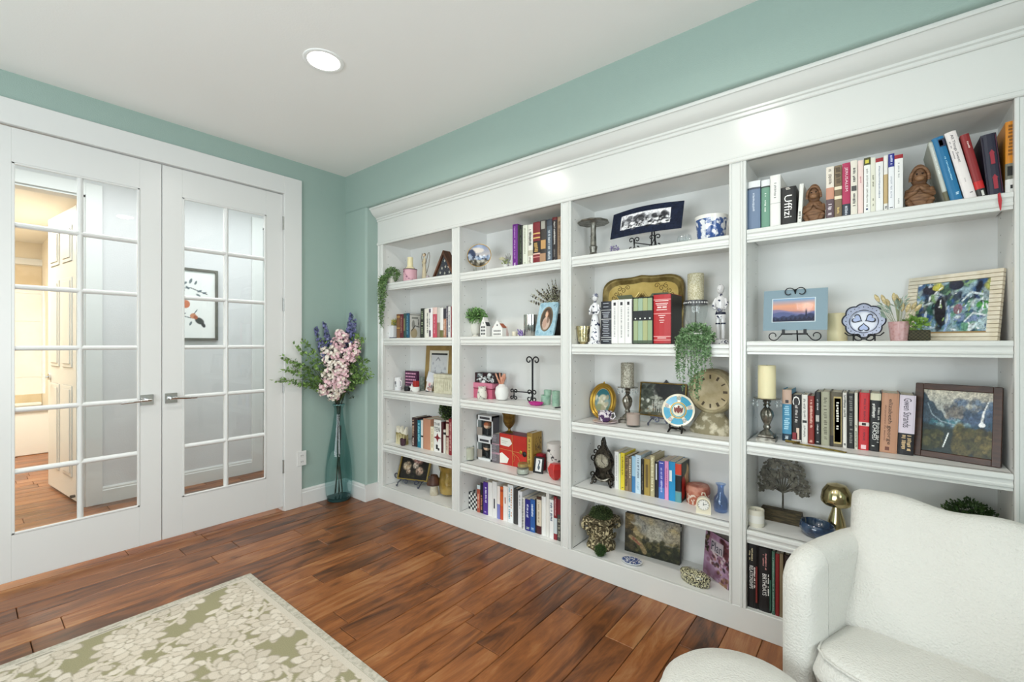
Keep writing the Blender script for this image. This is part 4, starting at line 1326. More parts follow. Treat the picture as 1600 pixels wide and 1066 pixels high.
Z = 1.812
monkey('carved wooden monkey bookend nearer the black art book', 3.323, .18, Z, 3.402 - 3.323, 1.978 - Z)
monkey('larger carved wooden monkey bookend beside the leaning blue hardback', 3.652, .20, Z, .085, 1.984 - Z)

# ---- shelf two
Z = 1.311
Y0 = .17
# sunset photograph in a blue-grey mat on a wire easel
ea = thing('wire_easel', 'black wire easel holding the sunset photograph', 'easel', (3.29, .2, Z))
b = B()
b.tube([(0, .09, .0), (0, .02, .2), (0, .012, .23)], .003, 6)
b.tube([(-.05, -.02, .032), (.05, -.02, .032)], .0026, 6)
b.out('back_leg', IRON, ea)
for s in (-1, 1):
    b = B()
    pts = [(s * .045, -.02, .032)] + [(s * (.055 + .0), -.02, .02)] + [(s * (.0795) + s * p[0], -.02, .0235 + p[2]) for p in spiral(0, 0, .0225, .009, 200, 560, 0, 22)]
    b.tube(pts, .0022, 6)
    b.tube([(s * .045, -.02, .03), (s * .01, .0, .03)], .002, 5)
    b.out('scroll_foot', IRON, ea)
    B().tube([(0, .01, .215)] + [(s * .023 + s * p[0], .01, .217 + p[2]) for p in spiral(0, 0, .022, .009, 180, -140, 0, 18)], .0022, 6).out('scroll_top', IRON, ea)
    bx(s * .04 - .006, s * .04 + .006, -.026, -.022, .03, .052, .001).out('lip_hook', IRON, ea)
w_ = 3.409 - 3.169; h_ = 1.542 - 1.359
ph_ = thing('matted_photo', 'sunset mountain photograph in a blue-grey mat', 'photograph', (3.168, .19, 1.359), rot=(-R(9), 0, 0))
bx(0, w_, 0, .003, 0, h_, 0).out('mat_board', mat('#8ba0ac', .6), ph_)
bx(w_ * .14, w_ * .825, -.0006, .001, h_ * .2, h_ * .79).out('bevel', mat('#dfe6ea', .5), ph_)
cv = Cv(60, 36, '#7fb0cf')
cv.grad(0, .45, '#3b3c5c', '#4d5a8c').grad(.45, .7, '#c98f88', '#f0a987').grad(.7, 1, '#e2a489', '#6aa6cf')
cv.below(lambda x: .86 - .2 * (1 - x) + .0 * x, '#e9a685', .4, .15)
cv.below(lambda x: .45 + .08 * np.sin(x * 5 + 1.2), '#7d7ba6', .9).below(lambda x: .36 + .06 * np.sin(x * 7), '#56618f', .9).below(lambda x: .18 + .16 * x + .03 * np.sin(x * 30), '#333a5e').below(lambda x: .1 + .05 * np.sin(x * 60) + .08 * x, '#23263f')
cv.line([(.8, .2), (.8, .5)], .012, '#23263f')
cv.put('photo_print', w_ * .655, h_ * .56, print_mat(.3), ph_, (w_ * .155, -.0012, h_ * .215))
B().prism([(-.002, 0), (w_ + .002, 0), (w_ + .002, h_ + .002), (-.002, h_ + .002)], -.002, -.0018, 'y').out('cellophane', thin_glass('#fcfdfd', 1.08, wavy=.2), ph_)
# cream pillar candle
cx, r = 3.4350, 0.0363
lathes('pillar_candle', 'wide cream pillar candle behind the sunset photo', 'candle', (cx, .31, Z), [('wax', CREAMW, [(r, 0), (r, .118), (r * .9, .122), (r * .7, .116), (.0, .113)]), ('wick', BLACK, [(.0012, .113), (.001, .122)], {'n': 6})])
# scalloped bowl on stand
bo = thing('scalloped_bowl', 'blue and white scalloped bowl displayed upright on an iron stand', 'bowl', (3.527, .215, 1.394), rot=(R(82), 0, 0))
rb = 3.596 - 3.527
BLW = mat('#ccd3e8', .2, coat=.5)
NAVY = mat('#11162e', .3, coat=.4)


def scal(rr, a, n=8, d=.10):
    return rr * (1 - d + d * abs(math.cos(n * a / 2)) * 1.2)


rings = []
for fr, zz in ((.35, -.03), (.6, -.026), (.78, -.012), (.97, .004), (1.0, .006), (.97, .001), (.76, -.018), (.5, -.032), (.3, -.035)):
    rings.append([(scal(rb * fr, 2 * PI * j / 64, 8, .1 * min(1, fr * fr)) * math.cos(2 * PI * j / 64), scal(rb * fr, 2 * PI * j / 64, 8, .1 * min(1, fr * fr)) * math.sin(2 * PI * j / 64), zz) for j in range(64)])
B().rings(rings).out('bowl', BLW, bo, 50)
B().tube([(scal(rb, 2 * PI * j / 64, 8, .1) * math.cos(2 * PI * j / 64), scal(rb, 2 * PI * j / 64, 8, .1) * math.sin(2 * PI * j / 64), .006) for j in range(65)], .0028, 6).out('rim_line', NAVY, bo, 50)
b = B()
for j in range(24):
    a = 2 * PI * j / 24
    b.ball((rb * .84 * math.cos(a), rb * .84 * math.sin(a), -.0045), .0022, 6, 4, .5)
b.out('rim_dots', NAVY, bo)
B().lathe([(rb * .7, -.0165), (rb * .66, -.0175)], 40, cap=False).out('inner_ring', NAVY, bo)
B().lathe([(rb * .6, -.0252), (rb * .3, -.0285), (0, -.0285)], 32).out('white_well', mat('#e6e9f2', .25), bo)
for k in range(3):
    a = R(90 + 120 * k + 180)
    cxh, cyh = rb * .36 * math.cos(a), rb * .36 * math.sin(a)
    ht = []
    for j in range(20):
        t = 2 * PI * j / 20
        hx = 16 * math.sin(t) ** 3 / 17; hy = (13 * math.cos(t) - 5 * math.cos(2 * t) - 2 * math.cos(3 * t) - math.cos(4 * t)) / 17
        ht.append((hx, hy))
    ca, sa = math.cos(a - PI / 2), math.sin(a - PI / 2)
    B().prism([(cxh + (p[0] * ca - p[1] * sa) * rb * .3, cyh + (p[0] * sa + p[1] * ca) * rb * .3) for p in ht], -.027, -.0225, 'z').out('heart', NAVY, bo)
    B().prism([(cxh + (p[0] * ca - p[1] * sa) * rb * .22, cyh + (p[0] * sa + p[1] * ca) * rb * .22) for p in ht], -.023, -.0215, 'z').out('heart_fill', mat('#aebbdc', .25), bo)
b = B()
for j in range(30):
    a = random.uniform(0, 6.28); q = random.uniform(.12, .56) * rb
    b.ball((q * math.cos(a), q * math.sin(a), -.0275), .0017, 6, 4, .6)
b.out('well_dots', NAVY, bo)
bs_ = thing('plate_stand', 'small black scroll stand under the scalloped bowl', 'plate stand', (3.529, .165, Z))
for s in (-1, 1):
    B().tube([(s * .034, .03, .0), (s * .034, .0, .002), (s * .034, -.004, .03)], .0024, 6).out('leg', IRON, bs_)
    B().tube([(0, -.006, .006)] + [(s * .019 + s * p[0], -.006, .017 + p[2]) for p in spiral(0, 0, .017, .006, 200, 560, 0, 20)], .0026, 6).out('scroll', IRON, bs_)
    B().tube([(s * .006, -.005, .008), (s * .02, -.006, .022), (s * .05, -.005, .022), (s * .062, -.004, .034)], .0024, 6).out('arm', IRON, bs_)
# pink glass with dried grasses
cx, r = 3.6350, 0.0326
pk = lathes('pink_tumbler', 'dusty pink cut glass tumbler of dried bunny-tail grass', 'vase', (cx, .17, Z), [('glass', mat('#c98d8f', .2, col2='#e0b4b2', vs=90, kind='voronoi', lo=.0, hi=.5, trans=.35, bump=.3, bs=150), [(r * .78, 0), (r * .8, .008), (r, 1.385 - Z), (r * .93, 1.385 - Z), (r * .74, .01), (0, .008)], {'flute': 12, 'fd': .02, 'n': 48})])
rng = random.Random(3)
hz = 1.385 - Z
bst = B(); bl = B()
for k in range(26):
    a = rng.uniform(0, 6.28); lean_ = rng.uniform(.15, 1.0)
    tip = Vector((math.cos(a) * .075 * lean_ * rng.uniform(.6, 1.2), math.sin(a) * .035 * lean_, hz + rng.uniform(.03, .085)))
    bst.tube([(0, 0, hz * .4), (tip.x * .35, tip.y * .35, hz * .95), tuple(tip)], .0008, 4)
    if k < 14:
        d = (tip - Vector((tip.x * .35, tip.y * .35, hz * .95))).normalized()
        tl = B().tube([tuple(tip - d * .004), tuple(tip + d * .006), tuple(tip + d * .016), tuple(tip + d * .026), tuple(tip + d * .03)], [.002, .0065, .007, .004, .0008], 8)
        tl.out('seed_head', mat('#d9c79c', .8, col2='#b9a877', vs=120), pk, 60)
    else:
        for q in range(7):
            leaf(bl, tip * (1 - q * .03), Vector((math.cos(a), math.sin(a) * .5, .9)) + rdir(rng) * .5, rdir(rng), .028, .007)
bst.out('stems', mat('#9aa07c', .7), pk)
stuff(bl.out('eucalyptus_leaves', mat('#8fa596', .6, col2='#a9b8a6', vs=40), pk))
# succulent cushion in a woven box
sx0, sx1 = 3.661, 3.724
su = thing('succulent_box', 'small green succulent in a dark woven box', 'plant', ((sx0 + sx1) / 2, .19, Z))
sw = (sx1 - sx0) / 2
sh = 1.352 - Z
bx(-sw, sw, -.025, .03, 0, sh, .003).out('woven_box', mat('#4a4630', .8, col2='#2e2c1e', vs=160, kind='check', bump=.8, bs=220), su)
b = bush((-.012, .0, sh + .022), .032, 90, .022, .016, 5, .8, .4, .5)
stuff(b.out('succulent_leaves', mat('#5f8a35', .45, col2='#93b65a', vs=40), su))
# abstract painting in a cream shiplap frame
w_ = .29; h_ = .264
cv = Cv(110, 70, '#8fa9b5')
rg_ = ['#1d2233', '#2c3550', '#3f5c86', '#7fa3c4', '#dfe7ea', '#eef0ee', '#52745c', '#7fa182', '#3c6a52', '#26343f', '#c9d5d3', '#a9b85c', '#5b78a8', '#8aa0b8', '#cfd8e4']
cv.blobs(60, (0, 1, .55, 1), (.05, .14), ['#26304a', '#1b1f2c', '#3d5f8c', '#5b86a8', '#2c4a45', '#89a97c', '#8fa0a4', '#a9ac5c'], .9, .5)
cv.blobs(60, (0, .5, .1, .7), (.04, .1), ['#1c1e26', '#35568c', '#2f5a4c', '#cfdbe0', '#6b93b5', '#7fa06c'], .85, .5)
cv.blobs(50, (.45, 1, .0, .55), (.04, .12), ['#c9d3d5', '#8fa9b0', '#54788f', '#a9bfc2', '#6b9a80', '#7f90b5', '#2f4a66'], .9, .5)
cv.ell(.36, .42, .085, .3, '#23222a', 1, .3, .1).ell(.6, .44, .06, .1, '#8f5a6c', .8).ell(.92, .5, .09, .08, '#4d8f4a').ell(.2, .86, .12, .1, '#2a2c3c').ell(.3, .9, .08, .07, '#c0b94c', .9).ell(.55, .92, .1, .1, '#1e2438')
cv.blobs(70, (0, 1, 0, 1), (.012, .04), ['#f2f4f2', '#2a3c68', '#6f9a74', '#c9d6e6', '#3c6e60', '#1d2230', '#e8eef2', '#94b06a'], .9, .35)
cv.line([(.44, .0), (.5, .25), (.47, .5)], .014, '#8fa5c9').line([(.7, .2), (.8, .35), (.95, .3)], .01, '#d5dde0').line([(.65, .6), (.75, .75), (.9, .7)], .012, '#c9d5da')
cv.grain(.6)
ab = thing('abstract_painting', 'abstract blue and green painting in a cream shiplap frame', 'painting', (3.652, .348, Z + .001), rot=(-R(9), 0, R(-32)))
ws_ = w_
nsl = 17
SHIP = mat('#e6ddc9', .6, col2='#ddd2ba', vs=30)
for k in range(nsl):
    z0, z1 = h_ * k / nsl, h_ * (k + 1) / nsl - .0016
    if z1 < h_ * .15 or z0 > h_ * .87:
        bx(0, ws_, 0, .016, z0, z1, .001).out('frame_slat', SHIP, ab)
    else:
        bx(0, ws_ * .115, 0, .016, z0, z1, .001).out('frame_slat', SHIP, ab)
        bx(ws_ * .885, ws_, 0, .016, z0, z1, .001).out('frame_slat', SHIP, ab)
bx(.002, ws_ - .002, .008, .018, .002, h_ - .002).out('backing', mat('#a8895c', .7), ab)
cv.put('canvas', ws_ * .78, h_ * .74, print_mat(.1), ab, (ws_ * .11, .0065, h_ * .14))
B().prism([(.0, 0), (.09, 0), (.0, .11)], ws_ * .86, ws_ * .87, 'x').out('strut', mat('#6d4a30', .6), ab, None, (0, .018, 0))

# ---- shelf three
Z = .862


def candlestick(label, x, y, z, rc, hc, h, wax):
    """silver twisted candlestick with crystal drops; h holder height, hc candle height"""
    o = thing('candlestick', label, 'candlestick', (x, y, z))
    s = h
    B().prism([(-rc * 1.05, -rc * 1.05), (rc * 1.05, -rc * 1.05), (rc * 1.05, rc * 1.05), (-rc * 1.05, rc * 1.05)], 0, s * .09, 'z').box(-rc * .9, rc * .9, -rc * .9, rc * .9, s * .09, s * .15, .003).out('base', SILVER, o)
    B().lathe([(rc * .8, s * .15), (rc * .62, s * .2), (rc * .3, s * .26), (rc * .42, s * .32), (rc * .3, s * .37)], 20, flute=8, fd=.1).out('foot', SILVER, o, 50)
    B().lathe([(rc * .3, s * .37), (rc * .6, s * .5), (rc * .74, s * .6), (rc * .66, s * .68), (rc * .4, s * .75), (rc * .25, s * .79)], 40, flute=7, fd=.09, twist=60).out('twisted_stem', SILVER, o, 60)
    B().lathe([(rc * .25, s * .79), (rc * .45, s * .83), (rc * .3, s * .87), (rc * .5, s * .92), (rc * .35, s * .955)], 20).out('collar', SILVER, o, 50)
    B().lathe([(rc * .5, s * .955), (rc * 1.5, s * .985), (rc * 1.55, s), (rc * 1.4, s), (0, s * .99)], 28).out('drip_tray', SILVER, o, 40)
    for k in range(8):
        a = 2 * PI * k / 8 + .2
        d = B().ball((rc * 1.5 * math.cos(a), rc * 1.5 * math.sin(a), s * .93), .003, 6, 4, 1.3).ball((rc * 1.5 * math.cos(a), rc * 1.5 * math.sin(a), s * .845), .0045, 6, 5, 1.9)
        d.tube([(rc * 1.5 * math.cos(a), rc * 1.5 * math.sin(a), s * .98), (rc * 1.5 * math.cos(a), rc * 1.5 * math.sin(a), s * .86)], .0006, 4)
        d.out('crystal_drop', mat('#dfe6e6', .05, trans=.6), o, 40)
    c = lathes('pillar_candle', label.replace('candlestick', 'candle').split(' with ')[0] + ' seated in its drip tray', 'candle', (x, y, z + s), [('wax', wax, [(rc, 0), (rc, hc - .003), (rc * .95, hc), (rc * .7, hc - .004), (0, hc - .005)]), ('wick', BLACK, [(.001, hc - .005), (.001, hc + .002)], {'n': 6})])
    return o, c


cx, r = 3.1830, 0.0359
hh = 1.054 - Z
o, c = candlestick('silver twisted candlestick with crystal drops beside the novels', cx, .194, Z, r, 1.202 - 1.054, hh, CREAMW)
c['label'] = 'ivory pillar candle on the twisted candlestick beside the novels'
# brass letter opener shaped like a sword
lo_ = thing('letter_opener', 'gold sword-shaped letter opener lying before the novels', 'letter opener', (3.255, 0.207, Z), math.atan2(0.129 - 0.207, 3.471 - 3.255))
B().prism([(.05, -.0065), (.19, -.0075), (.232, -.007), (.232, .007), (.19, .0075), (.05, .0065)], .001, .005, 'z').out('blade', mat('#a8944c', .35, .75, col2='#7d6c34', vs=60), lo_)
B().tube([(0, 0, .006), (.02, 0, .007), (.05, 0, .007)], [.006, .0045, .006], 10).out('grip', mat('#8f7a3c', .4, .7), lo_, 50)
B().tube([(.045, -.028, .006), (.052, 0, .008), (.045, .028, .006)], [.003, .0055, .003], 8).out('crossguard', mat('#6b5c34', .4, .7), lo_, 50)
# waterfall photograph in a brown frame
p0 = (3.678, 0.256); p1 = (3.906, 0.191)
w_ = math.hypot(p1[0] - p0[0], p1[1] - p0[1]); h_ = (1.143 - Z) / math.cos(R(9))
cv = Cv(90, 84, '#c9c6b8')
cv.grad(.6, 1, '#98a0a0', '#d3cbb8')
cv.below(lambda x: .76 - .3 * np.clip(x / .35, 0, 1) + .34 * np.clip((x - .35) / .65, 0, 1) + .02 * np.sin(x * 40), '#4a6080').below(lambda x: .95 - 1.1 * x + .02 * np.sin(x * 50), '#3a4c5a')
cv.blobs(80, (.4, 1, .4, .85), (.02, .07), ['#3e5470', '#6b86a4', '#8496a8', '#4c5f7a', '#2f4258'], .6)
cv.mask(((cv.y > .95 + .02 * np.sin(cv.x * 9) - .38 * np.clip(1 - abs(cv.x - 0) / .38, 0, 1) - .34 * np.clip(1 - abs(cv.x - 1) / .62, 0, 1))) * 0.0, '#ffffff')
cv.ell(.46, .66, .13, .08, '#6f6c68').blobs(30, (.33, .6, .58, .75), (.015, .04), ['#857e76', '#5d5c5a', '#4e5256'], .7)
cv.below(lambda x: .5 - .1 * np.sin(x * 4), '#1f4256', .9, .06).blobs(60, (.1, .7, .3, .52), (.02, .06), ['#2f6a78', '#4a8a94', '#27475a', '#8fb0b4', '#22404a'], .6)
cv.line([(.93, .86), (.88, .72), (.85, .52)], .009, '#e6eaea').ell(.85, .5, .045, .035, '#e9eef0').line([(.87, .7), (.84, .52)], .014, '#e6eaea')
cv.line([(.07, .78), (.14, .6), (.28, .5), (.5, .46)], .007, '#8fa0a8')
cv.below(lambda x: .34 + .12 * (1 - x), '#1d2a26', .95, .05)
cv.blobs(50, (0, .28, .1, .32), (.03, .07), ['#3c3c1c', '#282e14', '#4d4a26', '#1c2410'], .9).blobs(90, (.5, 1, .03, .42), (.03, .08), ['#4f4722', '#393414', '#6d6030', '#282810', '#45421e'], .9)
cv.line([(.39, .32), (.36, .22), (.32, .1)], .009, '#dfe4e2')
cv.grain(.6)
pframe('framed_photo', 'waterfall valley photograph in a wide brown wooden frame', 'picture', (p0[0], p0[1], Z + .002), w_, h_, .0235, .02, mat('#4a2c1c', .4, col2='#3a2114', vs=14, sc=(1, 1, 4)), cv, 9, math.atan2(p1[1] - p0[1], p1[0] - p0[0]), pm=print_mat(.3))

# ---- shelf four
Z = .464
cx, r = 3.1370, 0.0349
hh = 0.54 - Z
lathes('jar_candle', 'white jar candle at the left of the metal tree', 'candle', (cx, .2, Z), [('jar', mat('#ece7d6', .35), [(r * .93, 0), (r, .006), (r, hh), (r * .92, hh), (r * .92, hh - .008), (0, hh - .008)]), ('label_band', mat('#f4f2ea', .6), [(r * 1.005, hh * .25), (r * 1.005, hh * .7)], {'cap': False}), ('wick', BLACK, [(.001, hh - .008), (.001, hh - .001)], {'n': 6})])
# pierced metal tree on a wooden block
tr = thing('metal_tree', 'pierced grey metal tree sculpture on a rustic wooden block', 'sculpture', (3.227, .325, Z))
kx = 3.308 - 3.143
B().prism([(-kx * .52, 0), (kx * .52, 0), (kx * .46, .056), (-kx * .52, .056)], -.022, .022, 'y').out('block', mat('#5d5138', .75, col2='#3a3222', vs=14, sc=(2, 8, 12), bump=.6, bs=60), tr)
th_ = 0.61 - Z
TM = mat('#6f6c60', .5, .6, col2='#4b4840', vs=40)
B().tube([(0, 0, .05), (.001, 0, th_ * .7), (0, 0, th_ + .01)], [.0045, .004, .0035], 8).out('trunk', TM, tr, 50)
rng = random.Random(11)
cr = B(); crw = 3.329 - 3.227
ch = 0.775 - Z - th_
for k in range(13):
    a = R(8 + 164 * k / 12)
    L = crw * (1.0 + .12 * math.sin(k * 2.3)) * (.95 if 2 < k < 10 else .9)
    ex, ez = math.cos(a) * L, th_ + .012 + math.sin(a) * min(L, ch * .92)
    cr.tube([(0, 0, th_ - .01), (ex * .4, rng.uniform(-.004, .004), th_ + (ez - th_) * .35), (ex * .8, 0, ez * 1.0 - .008), (ex * .92, 0, ez - .002)], [.003, .0026, .0018, .001], 5)
cr.out('branches', TM, tr)
lvb = B()
for k in range(330):
    a = R(rng.uniform(-12, 192)); q = math.sqrt(rng.uniform(.1, 1))
    ex, ez = math.cos(a) * crw * q, th_ + .012 + math.sin(a) * ch * .95 * q
    yv = rng.uniform(-.007, .007)
    s = rng.uniform(.005, .0095)
    t0 = rng.uniform(0, 6.28)
    lvb.prism([(ex + s * math.cos(t0 + j * PI / 3) * (1.2 if j % 2 else .8), ez + s * math.sin(t0 + j * PI / 3)) for j in range(6)], yv, yv + .0012, 'y')
stuff(lvb.out('leaf_plates', TM, tr))
# navy bowl
cx, r = 3.3680, 0.0669
bw_ = lathes('navy_bowl', 'glossy navy ceramic bowl with a slanted rim', 'bowl', (cx, .245, Z), [('bowl', mat('#1d2c45', .12, coat=.8, col2='#2c4462', vs=30), [(r * .55, 0), (r * .8, .006), (r, .03), (r * .97, .05), (r * .88, .056), (r * .82, .05), (r * .8, .03), (r * .5, .014), (0, .012)], {'n': 36, 'smooth': 60})])
for v in bw_.children[0].data.vertices:
    v.co.z += max(0, v.co.z - .02) * v.co.x * -2.2
    v.co.x *= 1.0
# gold mercury-glass mushroom
cx, r = 3.4320, 0.0592
MERC = mat('#c9b98c', .14, .95, col2='#8f7c48', vs=14, lo=.45, hi=.7)
z1 = 0.594 - Z; z2 = 0.687 - Z
lathes('mercury_mushroom', 'gold mercury glass mushroom behind the navy bowl', 'figurine', (cx, .325, Z), [('stem', MERC, [(r * .5, 0), (r * .6, .012), (r * .62, .03), (r * .5, z1 * .5), (r * .3, z1 * .8), (r * .22, z1 * 1.02)], {'n': 28}), ('cap', MERC, [(r * .2, z1), (r * .8, z1 - .004), (r * .98, z1 + .008), (r, z1 + .02), (r * .9, z1 + (z2 - z1) * .6), (r * .6, z1 + (z2 - z1) * .9), (0, z2)], {'n': 36})])
# boxwood in low pot, half hidden by the chair cushion
cx, r = 3.8380, 0.0787
bp = thing('boxwood_plant', 'clipped dark boxwood plant behind the armchair cushion', 'plant', (cx, .275, Z))
bz = 0.717 - Z
B().lathe([(.05, 0), (.065, .09), (.06, .095), (0, .09)], 20).out('pot', mat('#cfc8b8', .6), bp, 40)
stuff(bush((0, 0, bz - .075), r * .97, 1500, .014, .008, 8, .075 / r, .3, .6).out('foliage', DARKLEAF, bp))
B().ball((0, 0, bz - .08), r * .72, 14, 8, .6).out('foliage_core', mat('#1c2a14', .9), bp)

# ================================================================ COLUMN THREE
Z = 1.80
# pewter pedestal cake stand
cx, r = 2.2980, 0.0897
h_ = 2.014 - Z
PEW = mat('#8f8d84', .38, .85, col2='#6f6d66', vs=50)
ck = lathes('cake_stand', 'pewter pedestal cake stand with a drooping scalloped plate', 'cake stand', (cx - .01, .22, Z), [('foot', PEW, [(r * .5, 0), (r * .46, .006), (r * .3, .016), (r * .22, .03)], {'n': 28}), ('stem', PEW, [(r * .2, .025), (r * .26, .06), (r * .27, .064), (r * .2, .07), (r * .17, h_ * .75), (r * .2, h_ * .93), (r * .3, h_ * .98)], {'n': 20}), ('plate', PEW, [(r * .3, h_ * .96), (r * .95, h_ * .93), (r * 1.0, h_ * .95), (r * .96, h_ * .985), (r * .7, h_ * 1.01), (0, h_ * 1.01)], {'n': 60, 'flute': 10, 'fd': .03})])
# curled photo in a navy mat on a scroll easel
nv = thing('navy_matted_photo', 'black and white village photo in a curled navy mat', 'photograph', (2.4, .21, 1.888), rot=(-R(14), R(0.5), math.atan2(-.02, .36)))
W_, H_ = 2.804 - 2.4, (2.034 - 1.89) * 1.05
curve = lambda u, v: -.028 * np.sin(u * PI) * (.5 + .5 * v) + .0
cv = Cv(90, 44, '#161e33')
cv.rect(.155, .85, .27, .80, '#e6e6ea').rect(.17, .835, .3, .56, '#3a3a3f')
cv.blobs(60, (.18, .83, .3, .52), (.012, .04), ['#f0f0f2', '#17171a', '#b9b9bd', '#5a5a60', '#dcdcde'], .95)
cv.rect(.17, .83, .56, .64, '#77777c').blobs(20, (.2, .8, .54, .66), (.02, .05), ['#2c2c30', '#a9a9ad', '#4b4b50'], .9).rect(.3, .83, .3, .36, '#ededee', .8).blobs(14, (.3, .82, .31, .36), (.008, .015), ['#222222'], 1)
cv.grain(.6)
cv.put('print', W_, H_, print_mat(.85), nv, (0, 0, 0), (0, 0, 0), curve)
cvb = Cv(20, 6, '#10141f'); cvb.put('mat_back', W_, H_, print_mat(.8), nv, (0, .0025, 0), (0, 0, 0), curve)
es = thing('scroll_easel', 'black wrought iron scroll easel under the navy mat', 'easel', (2.63, .215, Z))
b = B().tube([(.0, .1, 0), (-.004, .05, .16), (-.004, .075, .235)], .004, 6).tube([(0, .03, .0), (0, .02, .05), (-.004, .05, .2)], .004, 6)
b.tube([(-.075, -.02, .045), (.0, .02, .03), (.035, -.03, .05)], .003, 6)
b.out('spine', IRON, es)
for s in (-1, 1):
    B().tube([(-.004, .07, .22)] + [(-.004 + s * .022 + s * p[0], .075, .236 + p[2]) for p in spiral(0, 0, .020, .008, 190, -170, 0, 18)], .0035, 6).out('top_scroll', IRON, es)
    x0 = -.078 if s < 0 else .036
    for q in (-1, 1):
        B().tube([(x0, -.025, .025)] + [(x0 + q * .017 + q * p[0], -.025, .06 + p[2]) for p in spiral(0, 0, .015, .005, 200, -160, 0, 16)], .003, 6).out('front_scroll', IRON, es)
        B().tube([(x0, -.025, .03), (x0, -.025, .02)] + [(x0 + q * .018 + q * p[0], -.025, .0165 + p[2]) for p in spiral(0, 0, .015, .006, 160, 470, 0, 16)], .003, 6).out('foot_scroll', IRON, es)
# lavender amethyst trinket
am = thing('amethyst_trinket', 'small purple flower trinket left of the scroll easel', 'trinket', (2.449, .17, Z))
b = bush((0, 0, .02), .024, 70, .012, .009, 3, .65, .2, .6)
stuff(b.out('petals', mat('#8f7fb0', .5, col2='#5e4a86', vs=60), am)); B().lathe([(.014, 0), (.018, .01), (0, .012)], 12).out('base', mat('#cfc8d4', .4), am)
# cut crystal votive
cx, r = 2.8150, 0.0347
lathes('crystal_votive', 'clear cut crystal votive between easel and blue bowl', 'votive', (cx, .2, Z), [('glass', thin_glass('#fafcfc', 1.7), [(r * .6, 0), (r * .95, .01), (r, .028), (r * .85, .045), (r * .75, .045), (r * .8, .02), (0, .006)], {'flute': 10, 'fd': .07, 'n': 60})])
# blue and white bowl
cx, r = 2.9350, 0.0763
h_ = 1.924 - Z
BW = mat('#e9ebee', .18, col2='#33538f', vs=34, lo=.46, hi=.53, detail=6, coat=.5)
lathes('blue_white_bowl', 'blue and white transferware footed bowl on the top shelf', 'bowl', (cx, .23, Z), [('foot_ring', mat('#2c4f7f', .3), [(r * .72, 0), (r * .74, .01)], {}), ('bowl', BW, [(r * .74, .006), (r * .84, .02), (r * .93, h_ * .75), (r * .97, h_ * .86)], {'cap': False, 'n': 36}), ('rim', mat('#eeece6', .2), [(r * .97, h_ * .86), (r, h_), (r * .95, h_), (r * .9, h_ * .8), (r * .7, .02), (0, .015)], {'n': 36})])

# ---- shelf two
Z = 1.297
cx, r = 2.2380, 0.0416
h_ = 1.401 - Z
lathes('gold_votive', 'gold mercury glass votive cup at the left of the white figurine', 'votive', (cx, .19, Z), [('foot', mat('#9a8a5c', .3, .8), [(r * .5, 0), (r * .45, .008)], {}), ('cup', mat('#b5a87c', .2, .85, col2='#e0d8b4', vs=50, lo=.45, hi=.55), [(r * .5, .008), (r * .72, .016), (r * .98, h_), (r * .88, h_), (r * .62, .03), (0, .024)], {'n': 24})])


